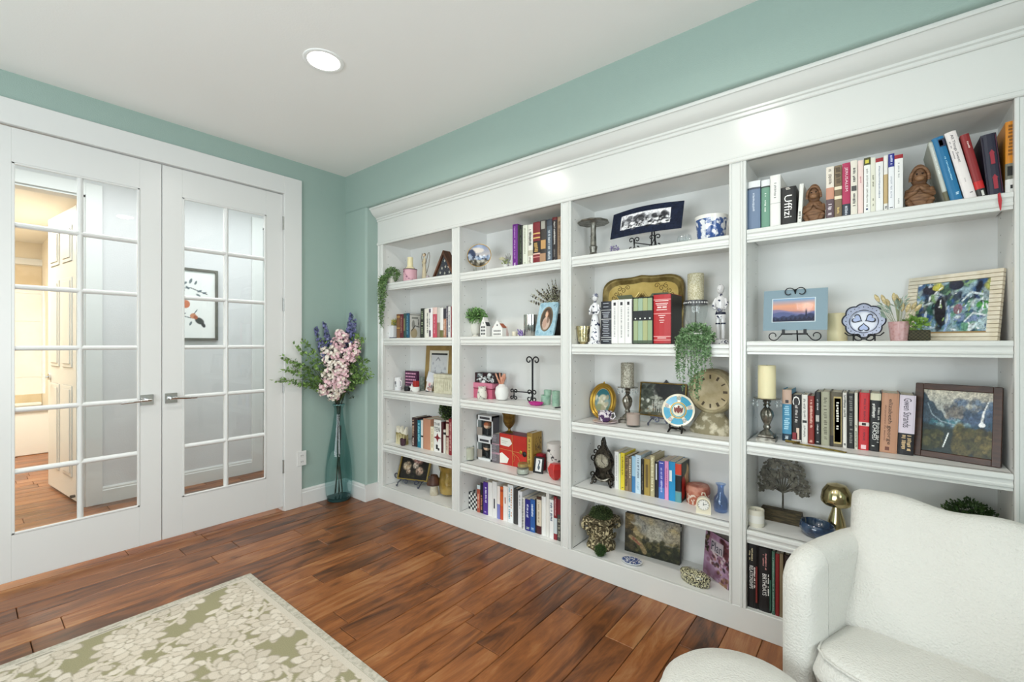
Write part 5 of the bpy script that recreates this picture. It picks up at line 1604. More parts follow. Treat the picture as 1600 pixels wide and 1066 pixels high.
def figurine(label, x, y, z, h, lady, flip=1):
    """small glazed porcelain figure on a round base"""
    P1 = mat('#e8e8ea', .18, coat=.5, col2='#2c3350', vs=50, lo=.56, hi=.6)
    P2 = mat('#e6e6e8', .18, coat=.5)
    DK = mat('#23283f', .25, coat=.4)
    o = thing('porcelain_figurine', label, 'figurine', (x, y, z))
    k = h / .25
    B().lathe([(.034 * k, 0), (.036 * k, .006 * k), (.03 * k, .016 * k), (.026 * k, .02 * k)], 18).out('base', P1, o, 50)
    if lady:
        B().lathe([(.026 * k, .015 * k), (.03 * k, .04 * k), (.025 * k, .09 * k), (.017 * k, .13 * k), (.013 * k, .15 * k), (.018 * k, .175 * k), (.0185 * k, .19 * k), (.008 * k, .2 * k), (.006 * k, .207 * k)], 20, (0, 0, 0), 1, .85).out('gown', P1, o, 60)
        B().lathe([(.0145 * k, .146 * k), (.0155 * k, .152 * k), (.014 * k, .157 * k)], 16, sy=.85).out('sash', DK, o, 60)
    else:
        for s in (-1, 1):
            B().tube([(s * .009 * k, 0, .016 * k), (s * .01 * k, 0, .05 * k), (s * .01 * k, -.002 * k, .085 * k), (s * .008 * k, 0, .115 * k)], [.006 * k, .0075 * k, .008 * k, .011 * k], 10).out('leg', P2, o, 60)
            B().ball((s * .011 * k, -.006 * k, .018 * k), .008 * k, 8, 6, .6, 1, 1.4).out('shoe', DK, o, 60)
            B().tube([(s * .0103 * k, -.001 * k, .082 * k), (s * .0103 * k, -.001 * k, .088 * k)], .0095 * k, 10).out('garter', DK, o, 60)
        B().lathe([(.02 * k, .105 * k), (.022 * k, .12 * k), (.016 * k, .14 * k), (.02 * k, .175 * k), (.019 * k, .19 * k), (.008 * k, .2 * k), (.0065 * k, .207 * k)], 20, (0, 0, 0), 1, .75).out('coat', P1, o, 60)
        B().lathe([(.0215 * k, .122 * k), (.019 * k, .132 * k)], 16, sy=.78).out('belt', DK, o, 60)
        B().ball((0, -.013 * k, .14 * k), .012 * k, 12, 8, .7).out('basket', mat('#d9d9dc', .3, col2='#6a6f86', vs=90), o, 60)
    hd = B().ball((0, -.001 * k, .222 * k), .0135 * k, 16, 12, 1.15).out('head', P2, o, 60)
    B().ball((0, -.0145 * k, .221 * k), .0022 * k, 8, 6).out('nose', P2, hd, 60)
    for s in (-1, 1):
        B().ball((s * .005 * k, -.013 * k, .225 * k), .0012 * k, 6, 4).out('eye', DK, hd, 60)
    B().lathe([(.0145 * k, .226 * k), (.0155 * k, .232 * k), (.012 * k, .241 * k), (.004 * k, .2475 * k), (0, .248 * k)], 16, (0, .002 * k, 0)).out('hair' if lady else 'cap', mat('#cfcfd4', .25, col2='#5a607a', vs=60) if lady else P1, hd, 60)
    for s in (-1, 1):
        B().tube([(s * .017 * k, 0, .187 * k), (s * .026 * k, -.004 * k, .165 * k), (s * .021 * k, -.015 * k, .145 * k), (s * .008 * k, -.021 * k, .147 * k)], [.007 * k, .0068 * k, .0055 * k, .004 * k], 10).out('arm', P1, o, 60)
    return o


figurine('blue and white porcelain lady figurine left of the boxed volumes', 2.311, .2, Z, 1.595 - Z, True)
figurine('white porcelain boy figurine with cap at the right end of the shelf', 2.971, .26, Z, 1.597 - Z, False)
# gilded tray
tx0, tx1 = 2.262, 2.765
tw_ = (tx1 - tx0) / 2
thh = 1.694 - Z
ty = thing('gilded_tray', 'large gilded florentine tray standing behind the boxed volumes', 'tray', ((tx0 + tx1) / 2, .345, Z + .002), rot=(-R(6), 0, 0))
rings = []


def tray_outline(f, n=72):
    pts = []
    for j in range(n):
        a = 2 * PI * j / n
        ca, sa = math.cos(a), math.sin(a)
        e = 3.6
        q = (abs(ca) ** e + abs(sa) ** e) ** (-1 / e)
        q *= 1 + .035 * math.cos(4 * a) * -1 + .02 * math.cos(8 * a)
        if abs(sa) > .9 and abs(ca) < .2:
            q *= 1 + .03 * (1 - abs(ca) / .2)
        pts.append((q * ca * tw_ * f, q * sa * thh * .5 * (1 - (1 - f) * 1.4) + thh * .5))
    return pts


for f, yy in ((1.0, .012), (1.0, -.006), (.97, -.01), (.93, -.006), (.88, .006), (.86, .008)):
    rings.append([(p[0], yy, p[1]) for p in tray_outline(f)])
B().rings(rings, cap=False).out('rim', mat('#94804c', .4, .5, col2='#6b582c', vs=18), ty, 50)
pl_ = tray_outline(.87)
B().rings([[(p[0], .012, p[1]) for p in pl_], [(p[0], .008, p[1]) for p in pl_]]).out('well', mat('#d8bc70', .45, .2, col2='#c2a355', vs=8), ty)
ORN = mat('#6d5526', .5, .3)
b = B()
for sx in (-1, 1):
    for q, (ux, uz) in enumerate(((.35, .84), (.46, .80), (.56, .83), (.64, .76), (.70, .70), (.52, .74), (.62, .66))):
        b.tube([(sx * tw_ * ux + p[0] * sx, .0065, thh * uz + p[2]) for p in spiral(0, 0, .016, .004, 40 * q, 40 * q + 420, 0, 14)], .0016, 5)
for q in range(7):
    a = R(30 + 20 * q)
    b.tube([(0, .0065, thh * .66), (.02 * math.cos(a), .0065, thh * .66 + .02 * math.sin(a)), (.032 * math.cos(a), .0065, thh * .66 + .034 * math.sin(a))], [.001, .004, .001], 5, flat=.3)
b.out('scroll_ornament', ORN, ty)
for sx in (-1, 1):
    B().prism([(sx * tw_ * .12, thh * .62), (sx * tw_ * .5, thh * .62), (sx * tw_ * .62, thh * .73), (sx * tw_ * .25, thh * .73)], .005, .009, 'y').out('green_panel', mat('#6d7358', .6), ty)
    B().tube([(sx * tw_ * .05, .006, thh * .76), (sx * tw_ * .2, .006, thh * .64), (sx * tw_ * .3, .006, thh * .5)], .004, 5, flat=.3).out('gilt_band', mat('#dcc47c', .4, .5), ty)
# pillar candle on glass hurricane base
cx, r = 2.8400, 0.0400
z1 = 1.526 - Z
sg = lathes('glass_candle_stand', 'clear glass candle stand with a beaded white collar', 'candle stand', (cx, .3, Z), [('glass_body', thin_glass('#fafcfb', 1.6), [(r * 1.2, 0), (r * 1.3, .01), (r * .4, .05), (r * .35, .07), (r * 1.0, .1), (r * 1.5, z1 * .8), (r * 1.35, z1 * .97), (0, z1 * .97)], {'flute': 12, 'fd': .04, 'n': 60}), ('pin', mat('#77756f', .4, .6), [(.004, .06), (.004, z1 * .9)], {'n': 8})])
b = B()
for j in range(26):
    a = 2 * PI * j / 26
    b.ball((r * 1.42 * math.cos(a), r * 1.42 * math.sin(a), z1 * .93), .005, 8, 6)
b.out('bead_collar', mat('#dadad8', .3), sg, 60)
B().lathe([(r * 1.45, z1 * .88), (r * 1.45, z1 * .985), (0, z1 * .985)], 28).out('collar', mat('#c9c9c6', .3, col2='#4a4a4c', vs=70, kind='voronoi', lo=.2, hi=.3), sg)
hc = 1.666 - Z - z1
lathes('pillar_candle', 'glittered champagne pillar candle on the glass stand', 'candle', (cx, .3, Z + z1 * .985), [('wax', mat('#dcd6bc', .5, col2='#b9b08a', vs=170, bump=.5, bs=200), [(r, 0), (r, hc - .002), (r * .93, hc), (0, hc - .006)]), ('wick', BLACK, [(.001, hc - .006), (.001, hc + .001)], {'n': 6})])
# trailing plant over the shelf edge
tp = thing('trailing_plant', 'green trailing string plant spilling over the shelf above the stone clock', 'plant', (2.886, .165, Z))
B().lathe([(.032, 0), (.042, .03), (.045, .055), (.04, .055), (0, .045)], 20).out('pot', mat('#d9d6cc', .5), tp, 40)
rng = random.Random(21)
b = B(); st = B()
r_ = .082
for k in range(1100):
    d = rdir(rng, .1)
    q = rng.uniform(.55, 1.0)
    leaf(b, (d.x * r_ * q, d.y * .05 * q - .006, .04 + d.z * .06 * q), d + rdir(rng) * .8, rdir(rng), .016, .009)
xs = [(-.078, .07), (-.07, .12), (-.066, .15), (.074, .05), (.08, .09), (.07, .04), (-.062, .11), (-.052, .12), (-.045, .09), (-.034, .10), (-.02, .14), (-.012, .19), (-.004, .22), (.004, .2), (.012, .24), (.02, .25), (.028, .21), (.036, .2), (.044, .13), (.054, .1), (.06, .06), (-.058, .16), (.0, .16), (.024, .17), (-.04, .2), (.05, .05)]
for x0, L in xs:
    pts = [(x0 * .8, -.03, .05), (x0, -.066, .03), (x0 + rng.uniform(-.004, .004), -.074, -.02), (x0 + rng.uniform(-.006, .006), -.072, -.02 - L * .5), (x0 + rng.uniform(-.008, .008), -.07, -.02 - L)]
    st.tube(pts, .0008, 4)
    vine(b, pts, int(45 + L * 330), .0125, .007, rng)
stuff(b.out('leaves', VINE, tp)); st.out('strands', mat('#3f6136', .6), tp)

# ---- shelf three
Z = .848
# oval gilt frame
ov = thing('oval_picture', 'oval gilt frame with a small garden scene', 'picture', (2.291, .305, Z), rot=(-R(10), 0, 0))
rx_ = (2.374 - 2.204) / 2
rz_ = (1.064 - Z) / 2


def ovalring(f0, y0):
    return [(rx_ * f0 * math.cos(2 * PI * j / 40), y0, rz_ + rz_ * (1 - (1 - f0) * rx_ / rz_) * math.sin(2 * PI * j / 40)) for j in range(40)]


B().rings([ovalring(1, .014), ovalring(1, .0), ovalring(.93, -.006), ovalring(.82, .0), ovalring(.74, -.003), ovalring(.66, .001), ovalring(.62, .004)], cap=False).out('frame', GOLD, ov, 40)
B().rings([ovalring(.97, .013), ovalring(.97, .008)]).out('backing', mat('#3a2c20', .7), ov)
B().lathe([(.005, 0), (.006, .006), (.002, .012)], 10, (0, .006, rz_ * 2 - .002)).out('hanger_knob', GOLD, ov)
cv = Cv(30, 38, '#6f8a86')
cv.ell(.5, .8, .5, .3, '#2f6a72').ell(.5, .45, .3, .28, '#c9c4a8').ell(.35, .2, .3, .2, '#8d9270').blobs(24, (.1, .9, .1, .7), (.05, .1), ['#e6e0cc', '#a99f84', '#56705c', '#7d9a9a'], .8)
pc = cv.put('picture', rx_ * 1.34, rz_ * 1.55, print_mat(.3), ov, (-rx_ * .67, .0075, rz_ * .225))
B().rings([ovalring(.66, .0065), ovalring(.6, .0058)], cap=False).out('slip', mat('#d9cfae', .5), ov)
B().rings([ovalring(.92, .0072), ovalring(.63, .0066)], cap=False).out('inner_mat', GOLD, ov)
# teacup and saucer
cx, r = 2.3680, 0.0713
PUR = mat('#e6dde2', .15, col2='#4a2f5c', vs=45, lo=.46, hi=.5, coat=.5, detail=2)
sc_ = thing('saucer', 'pink-rimmed porcelain saucer under the purple teacup', 'saucer', (cx, .21, Z))
B().lathe([(r * .45, 0), (r * .5, .003), (r * .97, .01), (r, .012), (r * .95, .013), (r * .5, .006), (0, .005)], 32).out('dish', mat('#ead4d6', .15, coat=.5), sc_, 50)
tcup = thing('teacup', 'purple imari patterned teacup with looped handle', 'teacup', (cx, .21, Z + .006))
hc = 0.914 - Z - .006
B().lathe([(r * .3, 0), (r * .34, .004), (r * .5, .012), (r * .58, hc), (r * .54, hc), (r * .46, .014), (0, .008)], 28).out('cup', PUR, tcup, 50)
B().tube([(r * .55, 0, hc * .85), (r * .8, 0, hc * .92), (r * .88, 0, hc * .6), (r * .7, 0, hc * .35), (r * .5, 0, hc * .35)], .003, 8).out('handle', mat('#e9e4e8', .15), tcup, 60)
# candlestick + glitter candle
cx, r = 2.4630, 0.0372
hh = 1.051 - Z
o, c = candlestick('silver twisted candlestick with crystal drops beside the oval frame', cx, .3, Z, r, 1.19 - 1.051, hh, mat('#c9c4b4', .4, .3, col2='#8a8474', vs=150, bump=.6, bs=180))
c['label'] = 'silver glitter pillar candle on the candlestick beside the oval frame'
# pink candle in a tumbler
cx, r = 2.5390, 0.0378
hc = 0.93 - Z
lathes('glass_candle', 'blush pink candle in a clear glass tumbler', 'candle', (cx, .205, Z), [('tumbler', thin_glass('#f0f3f2', 1.5), [(r * .9, 0), (r, .004), (r, hc), (r * .96, hc), (r * .94, .01), (0, .009)], {}), ('wax', mat('#e6c6bd', .5, sub=.1), [(r * .93, .0105), (r * .93, hc * .86), (0, hc * .86)]), ('wick', BLACK, [(.001, hc * .86), (.001, hc * .93)], {'n': 6})])
# fountain photograph on ornate easel
w_ = 2.772 - 2.509
h_ = (1.095 - 0.905)
cv = Cv(70, 54, '#38382e')
cv.grad(.5, 1, '#26281f', '#16170f').ell(.33, .78, .16, .2, '#d6d6cc').blobs(60, (0, .3, .5, 1), (.03, .08), ['#22241c', '#3f4438', '#5d6258'], .8).blobs(50, (.4, 1, .6, 1), (.05, .12), ['#1a1614', '#2b2622', '#121110'], .9)
cv.grad(0, .48, '#5f5f4c', '#4a4d3c').blobs(90, (0, 1, .05, .48), (.02, .05), ['#3c3f30', '#a9ab9c', '#56584a', '#d0d0c4', '#7d6a4a'], .8).ell(.36, .55, .14, .05, '#9a9a8c').line([(.36, .35), (.36, .6)], .03, '#b9b9ad').rect(.3, .8, .3, .42, '#c6c6bb', .5)
for k in range(9):
    cv.line([(.28 + k * .05, .12), (.28 + k * .05, .46)], .008, '#dcdcd2', .8)
cv.grain(.6)
pframe('framed_photo', 'black and white fountain photograph in a thin gold frame', 'picture', (2.509, .345, 0.892), w_, h_, .007, .012, DGOLD, cv, 8, 0)
oe = thing('ornate_easel', 'grey ornate metal easel holding the fountain photograph', 'easel', (2.654, .335, Z))
GM = mat('#6d7080', .4, .6)
zb = 0.892 - Z
B().tube([(-.07, 0, zb - .004), (.07, 0, zb - .004)], .005, 6).tube([(0, .06, 0), (0, .055, .1), (0, .055, zb + h_ + .008)], .003, 6).out('shelf_bar', GM, oe)
for s in (-1, 1):
    B().tube([(s * .05, 0, zb - .005), (s * .055, -.03, zb - .012), (s * .06, -.05, .016)] + [(s * .06, -.05 - .006 + .006 * math.cos(R(a)), .01 + .006 * math.sin(R(a))) for a in range(20, 330, 50)], .004, 6).out('foot_scroll', GM, oe)
    B().tube([(s * p[0] + s * .03, -.012, zb - .016 + p[2]) for p in spiral(0, 0, .018, .005, 0, 420, 0, 18)], .0035, 6).out('fret', GM, oe)
B().prism([(-.016, 0), (.016, 0), (.007, .007), (0, .018), (-.007, .007)], .05, .056, 'y').out('finial', mat('#3a3a40', .5, .5), oe, None, (0, 0, zb + h_ - .002))
# turquoise plate on a black stand
px_, py_ = 2.778, .215
rp = (1.042 - 0.875) / 2
pt = thing('display_plate', 'turquoise and cream plate with a crest on a black stand', 'plate', (px_, py_, 0.958), rot=(R(90 - 12), 0, 0))
B().lathe([(rp * .5, -.012), (rp * .62, -.01), (rp * .95, -.001), (rp, .001), (rp * .96, .003), (rp * .66, -.005), (0, -.006)], 48).out('plate', mat('#ece3cc', .15, coat=.5), pt, 50)
for k in range(5):
    a0, a1 = R(90 + 72 * k + 10), R(90 + 72 * (k + 1) - 10)
    o_ = [(math.cos(a0 + (a1 - a0) * j / 8), math.sin(a0 + (a1 - a0) * j / 8)) for j in range(9)]
    v = [(p[0] * rp * .88, p[1] * rp * .88, .0022) for p in o_] + [(p[0] * rp * .52, p[1] * rp * .52, -.0038) for p in o_[::-1]]
    n_ = len(o_)
    B().add(v, [(j, j + 1, 2 * n_ - 2 - j, 2 * n_ - 1 - j) for j in range(n_ - 1)]).out('turquoise_panel', mat('#4ba3c4', .25, coat=.4), pt)
    am_ = R(90 + 72 * k)
    B().ball((rp * .74 * math.cos(am_), rp * .74 * math.sin(am_), .001), rp * .12, 10, 6, .2).out('flower_medallion', mat('#d9b9c0', .3, col2='#8fae9a', vs=200), pt, 60)
B().lathe([(rp * .42, -.0035), (rp * .36, -.0035)], 36, cap=False).out('ring_line', mat('#5aa5b5', .3), pt)
B().lathe([(rp * .5, -.0042), (rp * .44, -.0045)], 36, cap=False).out('gilt_line', GOLD, pt)
b = B()
b.prism([(-rp * .16, rp * .16), (rp * .16, rp * .16), (rp * .15, -rp * .02), (0, -rp * .2), (-rp * .15, -rp * .02)], -.006, -.003, 'z')
b.ball((0, rp * .22, -.004), rp * .07, 8, 6, .3)
for s in (-1, 1):
    b.prism([(s * rp * .18, rp * .12), (s * rp * .28, rp * .2), (s * rp * .24, -rp * .1), (s * rp * .12, -rp * .18)], -.006, -.003, 'z')
b.out('crest', mat('#7a3028', .35), pt)
ps = thing('plate_stand', 'black wooden stand beneath the turquoise plate', 'plate stand', (px_, py_, Z))
for s in (-1, 1):
    B().tube([(s * .022, .04, .004), (s * .026, .0, .016), (s * .03, -.03, .02), (s * .033, -.045, .006), (s * .034, -.055, .0035)], [.004, .006, .006, .005, .0035], 8).out('foot', mat('#17120f', .35), ps, 60)
    B().tube([(s * .03, -.03, .02), (s * .031, -.036, .032), (s * .031, -.034, .042)], [.005, .004, .003], 8).out('prong', mat('#17120f', .35), ps, 60)
B().tube([(-.03, 0, .016), (.03, 0, .016)], .004, 6).tube([(0, .03, .004), (0, .028, .07)], .004, 6).out('crossbar', mat('#17120f', .35), ps)
# round stone clock
STONE = mat('#b0a584', .75, col2='#857a5c', vs=14, bump=.8, bs=70)
cx, r = 2.9270, 0.1118
zc = 1.061 - Z
ckk = thing('stone_clock', 'round weathered stone mantel clock behind the trailing plant', 'clock', (cx, .285, Z))
B().lathe([(r * .98, 0), (r * 1.0, .02), (r * .85, .045), (r * .5, zc - r * .98), (r * .4, zc - r * .85)], 28, sx=1.0, sy=.55).out('pedestal', mat('#8d8468', .8, col2='#d0c8b0', vs=24, lo=.5, hi=.62, bump=.9, bs=60), ckk, 60)
mm_ = Matrix.Translation((0, 0, zc)) @ Euler((R(90), 0, R(-8))).to_matrix().to_4x4()
b = B(); b.M = mm_
b.lathe([(r * .9, -.045), (r, -.035), (r * 1.02, .0), (r * 1.0, .028), (r * .92, .036), (r * .84, .03), (r * .82, .026)], 40).out('case', STONE, ckk, 60)
b = B(); b.M = mm_
b.lathe([(r * .83, .027), (0, .027)], 40).out('dial', mat('#cbbd9c', .7, col2='#ad9d78', vs=12), ckk)
b = B(); b.M = mm_
for k in range(12):
    a = R(30 * k)
    wv = [.006, .003, .005, .004, .006, .003][k % 6]
    ca, sa = math.cos(a), math.sin(a)
    q = [(r * .56, -wv), (r * .74, -wv), (r * .74, wv), (r * .56, wv)]
    b.prism([(u * ca - v * sa, u * sa + v * ca) for u, v in q], .027, .0285, 'z')
b.out('numeral_marks', mat('#4a3d2a', .6), ckk)

# ---- shelf four
Z = .474
# ornate baroque clock
cx, r0 = 2.3310, 0.0676
OR = mat('#4f4a42', .35, .85, col2='#25221e', vs=45)
zt_ = 0.752 - Z
oc = thing('ornate_clock', 'dark baroque metal mantel clock with scrolled feet', 'clock', (cx, .26, Z))
k = zt_ / .36
out_ = [(.05, .03), (.075, .035), (.085, .05), (.07, .08), (.055, .1), (.062, .13), (.075, .16), (.072, .2), (.058, .235), (.045, .255), (.03, .27), (.02, .29), (.012, .3), (.012, .315), (.004, .345), (0, .36)]
k2 = r0 / .088
pts = [(p[0] * k2, p[1] * k) for p in out_]
pts = pts + [(-p[0], p[1]) for p in pts[::-1][1:]]
B().prism(pts, -.012, .022, 'y').out('case', OR, oc)
for s in (-1, 1):
    for (ux, uz, rr, a0, a1) in ((.066, .03, .02, 90, -300), (.078, .075, .016, -60, 320), (.072, .2, .018, -90, 300), (.052, .25, .014, -60, 300), (.022, .285, .012, -60, 300), (.045, .1, .014, 60, 420)):
        B().tube([(s * ux * k2 + s * p[0], -.014, uz * k + p[2]) for p in spiral(0, 0, rr, rr * .3, a0, a1, 0, 16)], .0042, 6).out('scroll', OR, oc, 60)
    B().tube([(s * .055 * k2, -.005, .04), (s * .07 * k2, -.025, .025), (s * .078 * k2, -.03, .006), (s * .088 * k2, -.034, .006)], [.008, .007, .006, .004], 8).out('foot', OR, oc, 60)
B().tube([(-.06 * k2, -.016, .05), (-.03 * k2, -.022, .035), (0, -.024, .03), (.03 * k2, -.022, .035), (.06 * k2, -.016, .05)], [.004, .007, .009, .007, .004], 8).out('garland', SILVER, oc, 60)
B().ball((0, -.012, .33 * k), .009, 10, 8, 1.4).out('finial_bud', OR, oc, 60)
mm_ = Matrix.Translation((0, -.012, .185 * k)) @ Euler((R(90), 0, 0)).to_matrix().to_4x4()
rd = .052 * k2
b = B(); b.M = mm_
bz = b.lathe([(rd * 1.08, 0), (rd * 1.08, .008), (rd * .98, .012), (rd * .92, .007)], 32, cap=False).out('bezel', mat('#c9c5b8', .2, .95), oc, 50)
b = B(); b.M = mm_
dl = b.lathe([(rd * .97, .004), (0, .004)], 32).out('dial', mat('#c4beae', .35, .5, col2='#a59f8e', vs=30), oc)
b = B(); b.M = mm_
b.prism([(-.0012, -.006), (.0012, -.006), (.0006, rd * .7), (-.0006, rd * .7)], .005, .006, 'z').prism([(-.004, -.0012), (rd * .5, -.02), (rd * .5, -.018), (-.004, .0012)], .006, .007, 'z')
for q in range(12):
    a = R(30 * q)
    b.ball((rd * .82 * math.cos(a), rd * .82 * math.sin(a), .005), .0022, 6, 4)
b.out('hands_and_marks', mat('#1d1a17', .4), dl)
# red and white round box
cx, r = 2.8500, 0.0582
hb = 0.571 - Z
RW = mat('#b5664e', .5, col2='#e6d2c2', vs=75, lo=.5, hi=.56)
lathes('round_box', 'rust red and white floral round box with a lid', 'box', (cx, .305, Z), [('box', RW, [(r * .93, 0), (r * .97, .004), (r * .97, hb * .6), (0, hb * .6)], {'n': 36}), ('lid', mat('#a8543f', .5, col2='#c98a74', vs=24), [(r, hb * .56), (r * 1.02, hb * .6), (r, hb * .84), (r * .9, hb * .96), (r * .5, hb), (0, hb)], {'n': 36})])
# little cream alarm clock
lc = thing('alarm_clock', 'little cream enamel clock in front of the red round box', 'clock', (2.914, 0.164 + .012, Z), R(14))
w_ = .034; h_ = .078
CRM = mat('#e9e0c8', .35, coat=.3)
ol = [(-w_, 0), (w_, 0), (w_ * .95, h_ * .6)] + [(w_ * .95 * math.cos(R(a)), h_ * .6 + w_ * .95 * math.sin(R(a))) for a in range(15, 170, 15)] + [(-w_ * .95, h_ * .6)]
B().prism(ol, -.012, .014, 'y').out('case', CRM, lc)
B().tube([(-.008, 0, h_ + .008), (-.006, 0, h_ + .02), (.006, 0, h_ + .02), (.008, 0, h_ + .008)], .0028, 6).out('loop', CRM, lc, 60)
mm_ = Matrix.Translation((0, -.012, h_ * .56)) @ Euler((R(90), 0, 0)).to_matrix().to_4x4()
b = B(); b.M = mm_
b.lathe([(.027, 0), (.026, .003), (.024, .002)], 28, cap=False).out('bezel', mat('#b9b2a0', .3, .5), lc)
b = B(); b.M = mm_
b.lathe([(.025, .0012), (0, .0012)], 28).out('dial', mat('#f2f0ea', .4), lc)
b = B(); b.M = mm_
b.prism([(-.001, -.003), (.001, -.003), (.001, .012), (-.001, .012)], .0014, .0022, 'z').prism([(-.003, -.001), (.016, .004), (.016, .006), (-.003, .001)], .0016, .0024, 'z')
for q in range(12):
    a = R(30 * q); b.box(.021 * math.cos(a) - .0012, .021 * math.cos(a) + .0012, .021 * math.sin(a) - .0012, .021 * math.sin(a) + .0012, .0012, .0018)
b.out('hands_and_marks', BLACK, lc)
# blue glass bottle vase
cx, r = 2.9740, 0.0335
hv = 0.611 - Z
lathes('blue_vase', 'small cornflower blue glass bottle vase', 'vase', (cx, .25, Z), [('glass', thin_glass('#d8e5f8', 1.6), [(r * .75, 0), (r * .92, .006), (r, hv * .2), (r, hv * .36), (r * .9, hv * .5), (r * .5, hv * .64), (r * .44, hv * .75), (r * .46, hv * .9), (r * .72, hv), (r * .6, hv), (r * .38, hv * .9), (r * .38, hv * .68), (r * .85, hv * .45), (r * .9, hv * .12), (0, .01)], {'n': 32, 'smooth': 60})])

# ---- bottom shelf
Z = .113
cx, r = 2.3150, 0.0849
hp = 0.287 - Z
CAP = mat('#cdbf98', .7, col2='#4a4028', vs=80, lo=.42, hi=.5, bump=.8, bs=60)
cp_ = thing('capital_planter', 'antiqued column capital planter topped with moss', 'planter', (cx, .265, Z))
B().lathe([(r * .98, 0), (r, .012), (r * .9, .03), (r * .72, .045), (r * .68, hp * .35), (r * .8, hp * .6), (r * .95, hp * .8)], 32, flute=8, fd=.04).out('bell', CAP, cp_, 50)
B().box(-r * .95, r * .95, -r * .95, r * .95, hp * .86, hp, .006).out('abacus', CAP, cp_)
for sx in (-1, 1):
    for sy in (-1, 1):
        b = B()
        b.tube([(sx * r * .7 + sx * p[0] * .8, sy * r * .75 + sy * p[0] * .5, hp * .72 + p[2]) for p in spiral(0, 0, r * .36, r * .08, 100, -330, 0, 20)], r * .12, 8)
        b.out('volute', CAP, cp_, 60)
for q in range(8):
    a = R(45 * q + 22)
    b = B().tube([(r * .68 * math.cos(a), r * .68 * math.sin(a), .05), (r * .82 * math.cos(a), r * .82 * math.sin(a), hp * .38), (r * 1.0 * math.cos(a), r * 1.0 * math.sin(a), hp * .5)], [r * .1, r * .2, r * .06], 6)
    b.out('acanthus_leaf', CAP, cp_, 60)
MOSS = mat('#3a4a22', .9, col2='#56683a', vs=60)
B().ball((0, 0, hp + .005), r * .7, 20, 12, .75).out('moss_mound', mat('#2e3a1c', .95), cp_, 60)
stuff(bush((0, 0, hp + .005), r * .78, 900, .010, .005, 6, .75, .2, .9, -.1).out('moss', MOSS, cp_))
mb = thing('moss_ball', 'little dark green moss ball in front of the capital planter', 'moss ball', (2.37, .15, Z))
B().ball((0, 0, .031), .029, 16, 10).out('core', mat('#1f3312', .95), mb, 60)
stuff(bush((0, 0, .031), .031, 700, .007, .003, 9, 1, 0, .92).out('moss', mat('#2b4a1a', .9, col2='#3f6326', vs=80), mb))
cx, r = 2.5400, 0.0518
lathes('oval_dish', 'tiny blue and white oval dish on the bottom shelf', 'dish', (cx, .185, Z), [('dish', mat('#e4e8ee', .15, coat=.5), [(r * .6, 0), (r * .95, .008), (r, .012), (r * .94, .013), (r * .7, .008), (0, .006)], {'sx': 1.1, 'sy': .85, 'n': 32}), ('painted_well', mat('#3a5590', .2, col2='#dfe5ee', vs=90, lo=.5, hi=.55, coat=.5), [(r * .92, .0132), (r * .7, .0086), (0, .0068)], {'sx': 1.1, 'sy': .85, 'n': 32})])
# landscape canvas
p0 = (2.447, 0.297); p1 = (2.753, 0.316)
w_ = math.hypot(p1[0] - p0[0], p1[1] - p0[1]); h_ = 0.328 - Z
cv = Cv(100, 76, '#a09a88')
cv.grad(.42, 1, '#9a8a64', '#74746e').blobs(40, (.1, 1, .55, 1), (.08, .2), ['#b9a77c', '#8b8b86', '#a59c88', '#98917c', '#7d7d78', '#b5b0a0'], .5, .5)
cv.below(lambda x: .45 - .08 * x + .02 * np.sin(x * 12), '#4a4630', .9, .05).below(lambda x: .36 + .04 * np.sin(x * 9), '#33331f', .9, .06).below(lambda x: .22 + .06 * np.sin(x * 7 + 2), '#1f2117', .95, .1)
cv.blobs(70, (.15, 1, .05, .45), (.02, .07), ['#23271a', '#403f28', '#5c5634', '#181c14', '#746a46', '#2e3222'], .7, .6)
cv.rect(0, .16, .3, .72, '#3c372c').blobs(25, (0, .16, .62, 1), (.03, .07), ['#6b5a3c', '#4a3f2a', '#8a7750'], .8).blobs(20, (0, .2, .1, .5), (.03, .06), ['#2c2a20', '#4c4430'], .8).line([(.12, .4), (.3, .28), (.38, .1)], .04, '#a08a64', .8).line([(.16, .38), (.28, .26)], .02, '#8f5a48')
cv.grain(.6)
lc_ = thing('landscape_canvas', 'old master style valley landscape on a deep canvas', 'painting', (p0[0], p0[1], Z), rot=(-R(3), 0, math.atan2(p1[1] - p0[1], p1[0] - p0[0])))
bx(0, w_, 0, .032, 0, h_, .001).out('stretcher', mat('#1f1d19', .6), lc_)
cv.put('painted_front', w_, h_, print_mat(.45), lc_, (0, -.0006, 0))
bx(w_ - .0005, w_ + .0006, .008, .02, h_ * .82, h_ * .92).out('edge_label', mat('#e6e6e0', .6), lc_)
# speckled oval box
ob = thing('speckled_box', 'oval black and cream speckled lidded box', 'box', (2.87, .19, Z), R(-12))
SP = mat('#c9c4a0', .25, col2='#2c2a20', vs=170, lo=.46, hi=.54, coat=.5)
B().lathe([(.058, 0), (.064, .006), (.066, .034), (0, .034)], 40, sx=1.15, sy=.62).out('base', SP, ob, 50)
B().lathe([(.067, .034), (.068, .04), (.064, .05), (.045, .06), (0, .064)], 40, sx=1.15, sy=.62).out('lid', SP, ob, 50)
